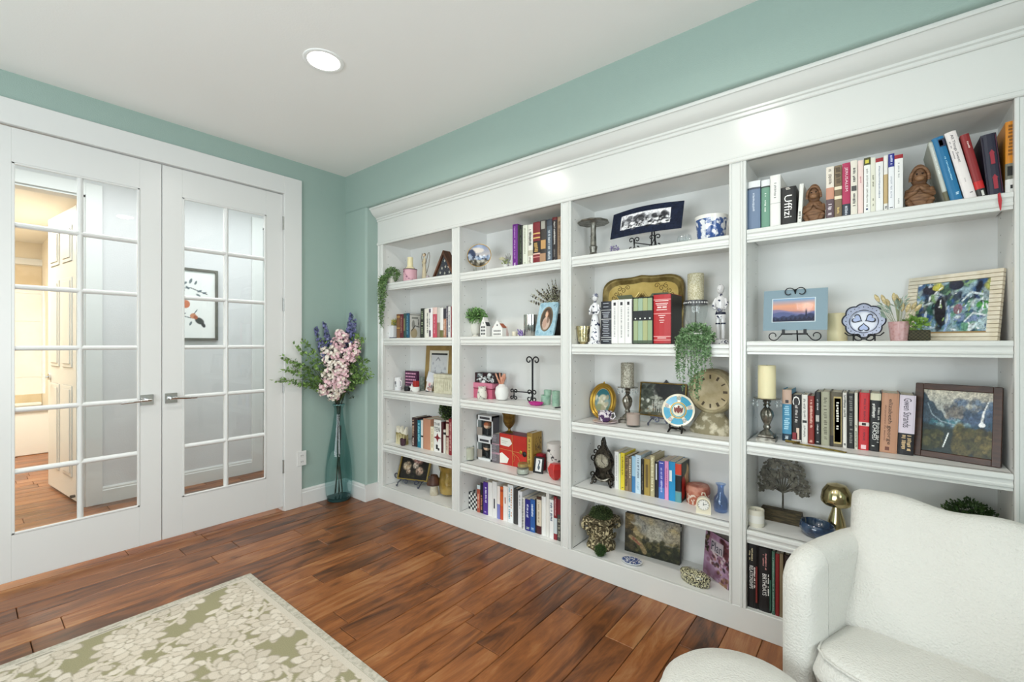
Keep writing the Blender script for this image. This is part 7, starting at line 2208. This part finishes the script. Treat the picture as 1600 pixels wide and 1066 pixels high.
gl = lathes('glass_bauble', 'tiny clear glass bauble at the foot of the flag case', 'trinket', (0.879, .17, Z), [('glass', mat('#d9cfd2', .15, trans=.5), [(.006, 0), (.013, .008), (.014, .018), (.008, .028), (0, .03)], {'n': 14})])
# folded flag case
fx0, fx1 = 0.916, 1.166
fw = fx1 - fx0; fh = 2.001 - Z
fc = thing('flag_case', 'triangular wooden case holding a folded starred flag', 'flag case', (fx0, .18, Z))
WB = mat('#4a2a18', .35, col2='#6d3f22', vs=10, sc=(1, 6, 1))
t_ = .02
tri = [(0, 0), (fw, 0), (fw / 2, fh)]
kk = 1 - t_ * 2.2 / fh
inn = [(fw * .5 + (p[0] - fw * .5) * kk, t_ * .7 + p[1] * kk) for p in tri]
for q in range(3):
    p, n_ = tri[q], tri[(q + 1) % 3]; pi_, ni_ = inn[q], inn[(q + 1) % 3]
    B().prism([p, n_, ni_, pi_], 0, .075, 'y').out('case_side', WB, fc)
B().prism(inn, .02, .07, 'y').out('folded_flag', mat('#2f3a4e', .8), fc)
for sx, sz in ((.5, .62), (.38, .36), (.53, .40), (.66, .38), (.3, .2), (.5, .16), (.7, .18)):
    B().prism([(fw * sx + (.011 if j % 2 == 0 else .0045) * math.cos(PI / 2 + j * PI / 5), fh * sz + (.013 if j % 2 == 0 else .005) * math.sin(PI / 2 + j * PI / 5)) for j in range(10)], .0185, .021, 'y').out('star', mat('#e4e2d8', .7), fc)
B().prism(inn, .006, .0065, 'y').out('glass', thin_glass('#f4f6f5', 1.3), fc)

# ---- shelf two
Z = 1.343
wp = thing('white_planter', 'small white box planter with yellow-green sprigs', 'plant', (0.401, .2, Z))
hw = 1.449 - Z
bx(-.042, .03, -.02, .06, .006, hw, .002).out('box', mat('#dcdde0', .4), wp)
bx(-.043, .031, -.021, .061, 0, .008).out('base', mat('#4f5570', .5), wp)
stuff(bush((.005, .02, hw + .02), .03, 120, .018, .010, 12, 1.1, .6, .3).out('sprigs', mat('#9aa548', .6, col2='#c9b866', vs=40), wp))

# ---- shelf three
Z = .906
cx, r = 0.4030, 0.0291
hm = 1.014 - Z
mg = lathes('white_mug', 'white mug with a grey sketch at the far left', 'mug', (0.444, .22, Z), [('mug', mat('#e9e9ea', .3), [(r * .9, 0), (r, .004), (r, hm), (r * .92, hm), (r * .9, .008), (0, .006)], {'n': 22})])
B().box(-.006, .01, -r - .0006, -r + .003, hm * .45, hm * .7).box(.0, .014, -r - .0004, -r + .003, hm * .3, hm * .38).out('sketch', mat('#77777c', .5), mg)
B().tube([(r, 0, hm * .8), (r * 1.6, 0, hm * .7), (r * 1.6, 0, hm * .35), (r, 0, hm * .25)], .004, 8).out('handle', mat('#e9e9ea', .3), mg, 60)
pbx0, pbx1 = 0.452, 0.604
pw = pbx1 - pbx0; phh = 1.067 - Z
pq = thing('quote_block', 'deep purple block sign with pink lettering', 'sign', (pbx0, .285, Z))
bx(0, pw, 0, .03, 0, phh, .002).out('block', mat('#4a1c3f', .5), pq)
b = B(); rng = random.Random(2)
for q in range(5):
    zz = phh * (.9 - q * .16); xx = pw * .06
    while xx < pw * .88:
        l_ = rng.uniform(.06, .16) * pw
        b.box(xx, min(xx + l_, pw * .94), -.0006, .001, zz - phh * .07, zz); xx += l_ + pw * .03
b.out('lettering', mat('#d59ab8', .5), pq)
bj = lathes('black_jar', 'small black jar at the foot of the purple sign', 'jar', (0.55, .235, Z), [('jar', mat('#1b1a1e', .35), [(.026, 0), (.028, .004), (.028, .03), (.024, .033), (0, .033)], {'n': 20}), ('lid', mat('#2b2a2e', .3), [(.025, .033), (.025, .044), (0, .044)], {'n': 20})])
wmug = lathes('white_bowl_cup', 'low white cup below the red block', 'cup', (0.65, .24, Z), [('cup', mat('#e9e8e2', .3), [(.024, 0), (.031, .008), (.033, .04), (.029, .04), (0, .012)], {'n': 22})])
rb2 = thing('red_block', 'small red cube resting in the low white cup', 'block', (0.654, .24, Z + .012))
bx(-.018, .018, -.018, .018, 0, .075, .002).out('cube', mat('#a82420', .5), rb2)
sw_ = thing('star_ornament', 'white star ornament leaning on the red block', 'ornament', (0.638, .21, Z + .002))
B().prism([((.03 if j % 2 == 0 else .012) * math.cos(PI / 2 + j * PI / 5), .03 + (.034 if j % 2 == 0 else .013) * math.sin(PI / 2 + j * PI / 5)) for j in range(10)], -.004, .004, 'y').out('star', mat('#ecebe8', .5), sw_)
gx = bx(0, .03, 0, .03, 0, 1.022 - Z, .002).out('grey_tin', mat('#6f7a72', .4, col2='#9aa39a', vs=40)); gx.location = (0.617, .305, Z); tag(gx, 'narrow grey-green tin beside the red block', 'tin')
cv = Cv(36, 44, '#d9dadc')
cv.rect(0, 1, .94, 1, '#1b1b1e').line([(.3, .75), (.42, .85), (.55, .75)], .015, '#6d6d78').blobs(24, (.1, .9, .1, .7), (.02, .05), ['#b9bac2', '#c9cacf', '#a5a6b0'], .7).line([(.6, .3), (.65, .4), (.75, .35)], .012, '#55555f').line([(.2, .25), (.3, .4), (.25, .55)], .01, '#8f8f99')
wf = 0.938 - 0.618; hf = 1.282 - Z
pframe('gold_framed_drawing', 'pencil drawing in a broad gold wood frame', 'picture', (0.618, .352, Z), wf, hf, .04, .02, mat('#a98c52', .45, col2='#937743', vs=8), cv, 4, 0, mw=.022, mm=mat('#e6e2d4', .6))
cd = bx(0, .085, 0, .004, 0, .085, 0).out('white_card', mat('#e2e2e6', .5)); cd.location = (0.69, .315, Z + .075); cd.rotation_euler = (R(-8), R(12), 0)
cd.location.z = Z + .082
tag(cd, 'tilted blank white card before the gold frame', 'card')
cv = Cv(20, 26, '#e0d8d2'); cv.blobs(18, (.2, .95, .2, .9), (.08, .16), ['#c98f96', '#5c5458', '#a8746c', '#e6e2dc'], .85).rect(0, 1, 0, .12, '#33303a')
pc2 = thing('photo_card', 'pink tinted photo card leaning below the white card', 'photograph', (0.706, .292, Z), rot=(-R(9), R(5), 0))
bx(0, .075, 0, .003, 0, .085, 0).out('card', mat('#e6e2da', .5), pc2); cv.put('photo', .072, .08, print_mat(.4), pc2, (.0015, -.0006, .002))
cx0, cx1 = 0.835, 1.055
cb_ = thing('carved_box', 'ivory carved trinket box with a lid', 'box', (cx0, .27, Z))
wc = cx1 - cx0; hcb = 1.057 - Z
IV = mat('#d9d4bd', .55, col2='#c6c0a6', vs=30, bump=.8, bs=50)
bx(0, wc, 0, .1, 0, hcb * .78, .003).out('box', IV, cb_); bx(-.002, wc + .002, -.002, .102, hcb * .78, hcb, .004).out('lid', IV, cb_)
b = B()
for q in range(9):
    b.tube([(wc * (.08 + q * .105), -.0012, hcb * .15), (wc * (.11 + q * .105), -.002, hcb * .45), (wc * (.08 + q * .105), -.0012, hcb * .7)], [.001, .0035, .001], 5)
b.out('carved_reeds', IV, cb_)

# ---- shelf four
Z = .457
mh = thing('pleated_ornament', 'gold and cream folded star ornament at the far left', 'ornament', (0.487, .23, Z))
rng = random.Random(9)
GC = mat('#c9bd8f', .5, .3, col2='#8a7d4a', vs=30)
wq = .062
for q, pol in enumerate(([(-wq, 0), (wq, .0), (wq * .9, .085), (-wq, .095)], [(-wq, .08), (-wq * .2, .1), (-wq * .95, .145)], [(-wq * .3, .1), (wq * .3, .085), (-wq * .02, .15)], [(wq * .1, .08), (wq * .95, .08), (wq * 1.0, .15)])):
    B().prism(pol, -.018 + q * .003, .018 - q * .003, 'y').out('facet', GC if q == 0 else mat('#e4dfcd', .5), mh)
for q in range(4):
    B().prism([(-wq + q * wq * .5, .0), (-wq + (q + 1) * wq * .5, .0), (-wq + (q + .3) * wq * .5, .08)], -.021, -.018, 'y').out('pleat', mat('#d9d1ae', .5, .2), mh)
cx, r = 0.5520, 0.0247
lathes('purple_votive', 'dark plum glass votive left of the brown book', 'votive', (cx - .015, .2, Z), [('glass', mat('#4a2c38', .2, trans=.2), [(r * .75, 0), (r * .95, .01), (r, .055), (r * .9, .058), (r * .8, .02), (0, .012)], {'n': 20})])
cx, r = 0.9690, 0.0717
bb_ = thing('boxwood_ball', 'dark boxwood ball resting on the leftmost books', 'plant', (0.987, .29, Z))
zb_ = 0.781 - Z
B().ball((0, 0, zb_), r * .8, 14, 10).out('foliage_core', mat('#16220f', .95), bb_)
stuff(bush((0, 0, zb_), r, 900, .015, .009, 14, 1, .1, .8).out('foliage', mat('#33491f', .6, col2='#5a7034', vs=60), bb_))

# ---- bottom shelf
Z = .113
# dark floral painting on an iron easel
p0 = (.43, .215); ang = R(20)
w_ = .29; h_ = .255
cv = Cv(64, 56, '#211c18')
for (fx, fz, fr, cols) in ((.6, .72, .17, ['#b98a80', '#8a5a56', '#d0a89c']), (.22, .45, .13, ['#cbb494', '#a88f70', '#e0d0b4']), (.52, .48, .09, ['#d9c9b8', '#b9a490']), (.68, .3, .12, ['#c9a992', '#dcc4b0']), (.9, .72, .08, ['#b98a7c']), (.4, .75, .08, ['#a58a7c']), (.3, .25, .07, ['#b59a80'])):
    cv.ell(fx, fz, fr, fr * 1.1, cols[0], .9, .5)
    cv.blobs(14, (fx - fr * .7, fx + fr * .7, fz - fr * .7, fz + fr * .7), (fr * .15, fr * .35), cols + ['#5a3a38', '#e6d6c4'], .7)
cv.blobs(26, (.1, .95, .1, .9), (.03, .06), ['#2c3020', '#3a3a28', '#171310'], .5)
cv.grain(.6)
fl_ = pframe('floral_painting', 'dark floral still life in a slim gold frame', 'painting', (p0[0], p0[1], Z + .045), w_, h_, .012, .022, mat('#9c8648', .4, .6), cv, 22, ang)
ie = thing('iron_easel', 'grey scrolled iron easel holding the floral still life', 'easel', (p0[0] + w_ / 2 * math.cos(ang), p0[1] + w_ / 2 * math.sin(ang), Z), ang)
GI = mat('#5c606e', .45, .6)
B().tube([(-.11, -.004, .042), (.11, -.004, .042)], .0045, 6).tube([(0, .11, .002), (0, .06, .12), (0, .125, .30)], .0045, 6).out('back_leg', GI, ie)
B().prism([(-.018, 0), (.018, 0), (.008, .008), (0, .022), (-.008, .008)], -.003, .003, 'y').out('finial', mat('#2a2b30', .5, .5), ie, None, (0, .128, .285))
for s in (-1, 1):
    B().tube([(s * .1, -.004, .042), (s * .105, -.04, .03), (s * .1, -.062, .008), (s * .1, -.072, .012), (s * .1, -.07, .022)], .005, 6).out('foot', GI, ie, 60)
    B().tube([(s * .05 + s * p[0], -.012, .03 + p[2]) for p in spiral(0, 0, .024, .006, 0, 420, 0, 18)], .0045, 6).out('fret_scroll', GI, ie, 60)
    B().tube([(s * .155 + s * p[0], .02, .07 + p[2]) for p in spiral(0, 0, .03, .01, 200, 520, 0, 18)], .005, 6).out('side_scroll', GI, ie, 60)
    B().tube([(s * .1, 0, .042), (s * .127, .01, .05)], .0045, 6).out('side_arm', GI, ie, 60)
cx, r = 0.8790, 0.0580
zs_ = 0.201 - Z; zt_ = 0.276 - Z
lathes('wooden_mushroom', 'mushroom ornament with a dark brown cap and cream stem', 'figurine', (cx, .235, Z), [('stem', mat('#d3cbb8', .45, col2='#bdb39c', vs=20), [(r * .52, 0), (r * .58, .008), (r * .52, zs_ * .6), (r * .5, zs_ + .01)], {'n': 20}), ('cap', mat('#3d2318', .4, col2='#57331f', vs=20), [(r * .4, zs_ + .006), (r * .95, zs_ - .006), (r, zs_ + .002), (r * .75, zs_ + (zt_ - zs_) * .45), (r * .45, zs_ + (zt_ - zs_) * .9), (0, zt_)], {'n': 28, 'flute': 7, 'fd': .03})])
cx, r = 0.9680, 0.0886
hv = 0.342 - Z
lathes('amber_vase', 'amber glass vase half hidden by the first divider', 'vase', (cx - .0, .32, Z), [('glass', mat('#8a7434', .12, .2, col2='#b99a4c', vs=8, spec=.8, coat=.6), [(r * .5, 0), (r * .85, .02), (r, hv * .35), (r * .92, hv * .6), (r * .85, hv * .8), (r * 1.0, hv), (r * .92, hv), (r * .8, hv * .7), (0, hv * .3)], {'n': 28})])

# ================================================================ VASE OF FLOWERS IN THE CORNER
VX, VY = 0.075, -0.102 - .005
fv = thing('floor_vase', 'tall teal-tinted glass bottle vase standing in the corner', 'vase', (VX + .012, VY - .006, 0))
vh = 1.02
GT_ = thin_glass('#d3e6e6', 1.5, 0.02, 1.0, .35)
B().lathe([(.085, 0), (.09, .012), (.1, .05), (.106, .16), (.102, .27), (.086, .4), (.064, .52), (.046, .63), (.036, .71), (.034, .755), (.044, .785), (.046, .79)], 36, cap=False).out('glass_body', GT_, fv, 60)
B().lathe([(.088, .001), (.093, .012), (.092, .03), (0, .035)], 36).out('thick_base', mat('#2c5a5c', .1, trans=.5, spec=.8), fv, 60)
B().lathe([(.045, .784), (.05, .787), (.049, .794), (.043, .791)], 28).out('lip', mat('#6fa0a0', .1, trans=.4), fv, 60)
rng = random.Random(41)
fb = thing('flower_arrangement', 'silk arrangement of pink blossom, purple delphinium and greenery', 'flowers', (VX + .012, VY - .006, .05))
stm = B()
for k_ in range(7):
    a = rng.uniform(0, 6.28)
    stm.tube([(.03 * math.cos(a), .03 * math.sin(a), 0.0), (.012 * math.cos(a + 2), .012 * math.sin(a + 2), .4), (.014 * math.cos(a), .014 * math.sin(a), .72), (.05 * math.cos(a), .05 * math.sin(a), .84)], .004, 6)
stm.out('stems', mat('#2f3a2c', .6), fb)
B().tube([(0, 0, .44), (.002, 0, .56)], .02, 10).out('stem_wrap', mat('#4a4440', .6), fb, 50)
RT = Vector((.7767, .6299, 0)); FW_ = Vector((-.6299, .7767, 0))


def P3(u, d, z):
    """u along the picture's right, d toward the corner"""
    d = min(d, (.04 + .777 * u) / .63 - .02, (.07 - .63 * u) / .777 - .03)
    q = RT * u + FW_ * d
    return Vector((q.x, q.y, .79 + (z - 1.02) * .92 - .05))


# blossom branches: clusters of five-petal flowers
PINK = mat('#e2b4bd', .6, col2='#f0d4d6', vs=50); CRMF = mat('#e8dccb', .6, col2='#f2ece2', vs=50)
bp_, bc_ = B(), B()
br = B()


def flower(bd, c, n, s):
    n = n.normalized(); t1_ = n.orthogonal().normalized(); t2_ = n.cross(t1_)
    for j in range(5):
        a = 2 * PI * j / 5
        d = t1_ * math.cos(a) + t2_ * math.sin(a)
        leaf(bd, c, d + n * .35, n, s, s * .9)


for (u, z, rr, cnt, pink) in ((-.02, 1.12, .06, 70, 0), (.03, 1.16, .05, 50, 0), (-.06, 1.2, .07, 80, 1), (.05, 1.22, .075, 100, 1), (-.01, 1.24, .08, 80, 0), (.06, 1.31, .075, 110, 1), (-.05, 1.3, .07, 70, 0), (.02, 1.36, .08, 90, 0), (-.05, 1.42, .06, 60, 0), (.06, 1.46, .08, 110, 1), (.12, 1.44, .06, 70, 1), (.16, 1.5, .055, 70, 1), (-.01, 1.5, .06, 60, 0), (.02, 1.57, .055, 70, 1), (.07, 1.62, .05, 70, 1), (.03, 1.66, .04, 40, 1), (-.09, 1.5, .04, 30, 0), (.17, 1.56, .045, 40, 1), (-.09, 1.16, .05, 40, 0)):
    c0 = P3(u, -.05 - rng.uniform(0, .05), z)
    br.tube([P3(0, 0, 1.02), P3(u * .5, -.03, (z + 1.02) / 2), c0], .0022, 5)
    for _ in range(cnt):
        d = rdir(rng, .1)
        p = c0 + d * rr * rng.uniform(.5, 1)
        flower(bp_ if (pink and rng.random() < .85) or (not pink and rng.random() < .2) else bc_, p, d - FW_ * .5, rng.uniform(.013, .02))
br.out('branches', mat('#4a3426', .7), fb)
stuff(bp_.out('pink_blossom', PINK, fb)); stuff(bc_.out('cream_blossom', CRMF, fb))
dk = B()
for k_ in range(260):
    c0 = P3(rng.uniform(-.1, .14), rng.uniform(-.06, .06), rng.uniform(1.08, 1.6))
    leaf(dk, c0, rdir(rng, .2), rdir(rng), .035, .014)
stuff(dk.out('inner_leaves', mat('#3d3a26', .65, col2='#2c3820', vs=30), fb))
# leafy sprays
gr = B(); gs_ = B()
for (u, d, z, n_) in ((-.3, .0, 1.46, 44), (-.3, -.05, 1.36, 40), (-.24, .04, 1.55, 40), (-.33, -.04, 1.27, 34), (-.22, -.06, 1.22, 34), (-.2, .04, 1.6, 34), (.25, -.02, 1.62, 36), (.3, -.05, 1.36, 40), (.26, -.02, 1.26, 36), (.34, -.04, 1.3, 30), (.2, .0, 1.66, 36), (.14, .05, 1.68, 30), (-.26, -.1, 1.42, 36), (-.12, .02, 1.62, 30), (.22, -.08, 1.45, 30), (.3, -.02, 1.44, 26)):
    a0, a1, a2 = P3(0, 0, 1.03), P3(u * .5, d * .5, (z + 1.15) / 2 + .05), P3(u, d, z)
    gs_.tube([a0, a1, a2], [.0025, .002, .001], 5)
    for k_ in range(n_ * 2):
        t = .35 + .65 * k_ / (n_ * 2)
        p = a0 * (1 - t) ** 2 + a1 * 2 * t * (1 - t) + a2 * t * t
        tn = (a2 - a1).normalized()
        leaf(gr, p + rdir(rng) * rng.uniform(0, .028), tn * .5 + rdir(rng), rdir(rng), rng.uniform(.024, .04), rng.uniform(.013, .02))
gs_.out('spray_stems', mat('#56683c', .6), fb)
stuff(gr.out('green_leaves', mat('#4d6b35', .55, col2='#86a858', vs=22), fb))
# delphinium spikes
dl_ = B(); ds = B()
for (u, d, z) in ((-.14, .02, 1.72), (-.09, .05, 1.76), (.12, .02, 1.84), (.16, .04, 1.78), (.09, .05, 1.74)):
    top = P3(u, d, z); bot = P3(u * .6, d * .5, z - .3)
    ds.tube([P3(0, 0, 1.05), bot, top], .003, 5)
    for k_ in range(80):
        t = rng.random()
        p = bot.lerp(top, t); w = .036 * (1 - t * .75)
        dd = rdir(rng); dd.z *= .4
        flower(dl_, p + dd * w, dd, rng.uniform(.012, .018))
ds.out('delphinium_stems', mat('#3f5a38', .6), fb)
stuff(dl_.out('delphinium_florets', mat('#4a4f78', .6, col2='#7d80ac', vs=60), fb))

# ================================================================ HALL PICTURE
hw_, hh_ = .53, .66
hp = thing('botanical_print', 'framed botanical print with a bird seen through the right door leaf', 'picture', (-1.31 + .001, -.558 - hw_, 1.327), R(90))
FRM = mat('#77736c', .35, .5)
f = B()
for q in ((0, .022, 0, hh_), (hw_ - .022, hw_, 0, hh_), (.022, hw_ - .022, 0, .022), (.022, hw_ - .022, hh_ - .022, hh_)):
    f.box(q[0], q[1], -.028, 0, q[2], q[3], .002)
f.out('frame', FRM, hp)
cv = Cv(90, 110, '#ececea')
BRc = '#4a5058'
cv.line([(.2, .62), (.4, .72), (.6, .74), (.86, .66)], .008, BRc).line([(.3, .2), (.42, .45), (.5, .7)], .009, '#5a5048').line([(.38, .35), (.6, .3), (.7, .42)], .007, BRc)
for (x, y, r0_) in ((.5, .8, .05), (.6, .84, .05), (.68, .82, .04), (.74, .7, .04), (.82, .68, .035), (.55, .74, .04), (.42, .78, .04), (.34, .7, .04), (.72, .64, .04), (.6, .22, .04), (.45, .26, .045), (.5, .36, .03)):
    cv.ell(x, y, r0_, r0_ * .35, '#56626a', .9, .3, (x * 37) % 3)
cv.ell(.52, .5, .07, .06, '#c97a5c').ell(.46, .54, .05, .04, '#d99a7c').ell(.42, .16, .08, .06, '#b5423a').ell(.64, .33, .05, .04, '#c98a6c')
cv.ell(.74, .26, .08, .045, '#4a4a48', 1, .2, -.6).ell(.8, .2, .05, .025, '#3a3a3c', 1, .2, -1.0).ell(.68, .31, .035, .03, '#a8624a')
cv.put('print', hw_ - .04, hh_ - .04, print_mat(.3), hp, (.02, -.012, .02))

# ================================================================ ARMCHAIR AND OTTOMAN
BOUC = mat('#d3d1ca', .95, bump=1.0, bs=170, sheen=.1)
ang = R(-22)
ch = thing('armchair', 'white boucle armchair with rounded arms before the bookcase', 'armchair', (3.822, -.367, 0), ang)
# local frame: +x to the viewer's right, -y forward; seat width .64, arms .1 thick


def arm_shell(b, path, z0, ztop, th, n=10):
    """upholstered wall following a path; rounded over the top"""
    rings = []
    k = len(path)
    for i, (x, y, zt) in enumerate(path):
        x0_, y0_ = path[max(i - 1, 0)][:2]; x1_, y1_ = path[min(i + 1, k - 1)][:2]
        t = Vector((x1_ - x0_, y1_ - y0_, 0)).normalized(); nrm = Vector((-t.y, t.x, 0))
        ring = []
        sec = [(-th / 2, z0), (-th / 2, zt - th * .5)] + [(th / 2 * math.cos(R(180 - 180 * j / n)), zt - th * .5 + th / 2 * math.sin(R(180 - 180 * j / n))) for j in range(1, n)] + [(th / 2, zt - th * .5), (th / 2, z0)]
        for u, z in sec:
            ring.append((x + nrm.x * u, y + nrm.y * u, z))
        rings.append(ring)
    b.rings(rings)
    return b


AW = .33
path = []
zf, zb = .695, .70
pts2 = [(-AW, -.27), (-AW - .004, -.18), (-AW, -.05), (-AW + .02, .1), (-AW + .08, .21), (-AW + .18, .27), (-.1, .29), (.1, .29), (AW - .18, .27), (AW - .08, .21), (AW - .02, .1), (AW, -.05), (AW + .004, -.18), (AW, -.27)]
for i, (x, y) in enumerate(pts2):
    t = (y + .27) / .56
    path.append((x, y, zf + (zb - zf) * t))
sh_ = arm_shell(B(), path, .045, .7, .09)
for q in (0, -1):
    x, y, zt = path[q]
    prof = [(-.045, .045), (-.045, zt - .045)] + [(.045 * math.cos(R(180 - 18 * j)), zt - .045 + .045 * math.sin(R(180 - 18 * j))) for j in range(1, 10)] + [(.045, zt - .045), (.045, .045)]
    rr_ = []
    for f_, dy, dz in ((1.0, 0, 0), (.99, -.03, .006), (.97, -.06, .022), (.9, -.08, .045), (.75, -.092, .07), (.5, -.098, .085), (.2, -.1, .09)):
        rr_.append([(x + p[0] * f_, y + dy, p[1] - (dz if p[1] > .5 else 0)) for p in prof])
    sh_.rings(rr_)
sh_.out('arms_and_back', BOUC, ch, 60)
bx(-AW + .04, AW - .04, -.355, .26, .05, .32, .02).out('seat_base', BOUC, ch, 60)
B().lathe([(.26, 0), (.26, .045), (0, .045)], 32).out('swivel_plinth', mat('#3a332c', .6), ch)


def cushion(w, d, h, nx=24, ny=20, puff=.35, e=6.0, box=.42):
    """soft rounded cushion centred on the origin, z thickness h"""
    b = B()
    rows = []
    vs_, fs_ = [], []
    for sgn in (1, -1):
        for j in range(ny + 1):
            for i in range(nx + 1):
                u, v = -1 + 2 * i / nx, -1 + 2 * j / ny
                q = (abs(u) ** e + abs(v) ** e) ** (1 / e)
                m_ = max(abs(u), abs(v))
                s_ = m_ / q if q > 0 else 1
                uu, vv = u * s_, v * s_
                ed = max(0.0, 1 - m_ ** 5)
                z = sgn * (h / 2) * (ed ** box) * (1 - puff * .5 * (uu * uu + vv * vv) * .5)
                vs_.append((uu * w / 2, vv * d / 2, z))
    N1 = (nx + 1) * (ny + 1)
    for j in range(ny):
        for i in range(nx):
            a = j * (nx + 1) + i
            fs_.append((a, a + 1, a + nx + 2, a + nx + 1))
            fs_.append((N1 + a, N1 + a + nx + 1, N1 + a + nx + 2, N1 + a + 1))
    b.add(vs_, fs_)
    return b


sc2 = cushion(.60, .60, .17, 40, 40, puff=.2, e=7, box=.2).out('seat_cushion', BOUC, ch, 80, (0, -.10, .385))
pp = []
for j in range(61):
    a = 2 * PI * j / 60
    e = 7
    q = (abs(math.cos(a)) ** e + abs(math.sin(a)) ** e) ** (-1 / e)
    pp.append((q * math.cos(a) * .289, q * math.sin(a) * .289, .0575))
B().tube(pp, .0035, 6).out('piping', BOUC, sc2, 60)
# loose back pillow
pw = thing('back_pillow', 'large plump white boucle pillow leaning in the armchair', 'pillow', (3.766, -.352, .618), rot=(0, 0, 0))
pm_ = cushion(.56, .42, .15, 40, 32, .45, 14, .34).out('pillow_body', BOUC, pw, 80)
for v in pm_.data.vertices:
    x, y = v.co.x, v.co.y
    pinch = (abs(x) / .265) ** 2 * (abs(y) / .20) ** 2
    v.co.x *= 1 + .06 * pinch
    v.co.y *= 1 + .08 * pinch
    v.co.z += .006 * math.sin(x * 22 + y * 9) * (1 - pinch)
    if y > .17:
        v.co.y += .006 * math.sin(x * 30)
pw.rotation_euler = (R(64), 0, R(-14))
# ottoman
ot = thing('ottoman', 'round white boucle ottoman in front of the armchair', 'ottoman', (3.295, -.842, 0))
B().lathe([(.18, .03), (.195, .05), (.204, .12), (.207, .28), (.204, .345), (.195, .38), (.172, .402), (.1, .412), (0, .414)], 48).out('cushion', BOUC, ot, 80)
B().lathe([(.15, 0), (.15, .035), (0, .035)], 28).out('plinth', mat('#3a332c', .6), ot)
B().tube([(.2035 * math.cos(2 * PI * j / 48), .2035 * math.sin(2 * PI * j / 48), .345) for j in range(49)], .004, 6).out('piping', BOUC, ot, 60)
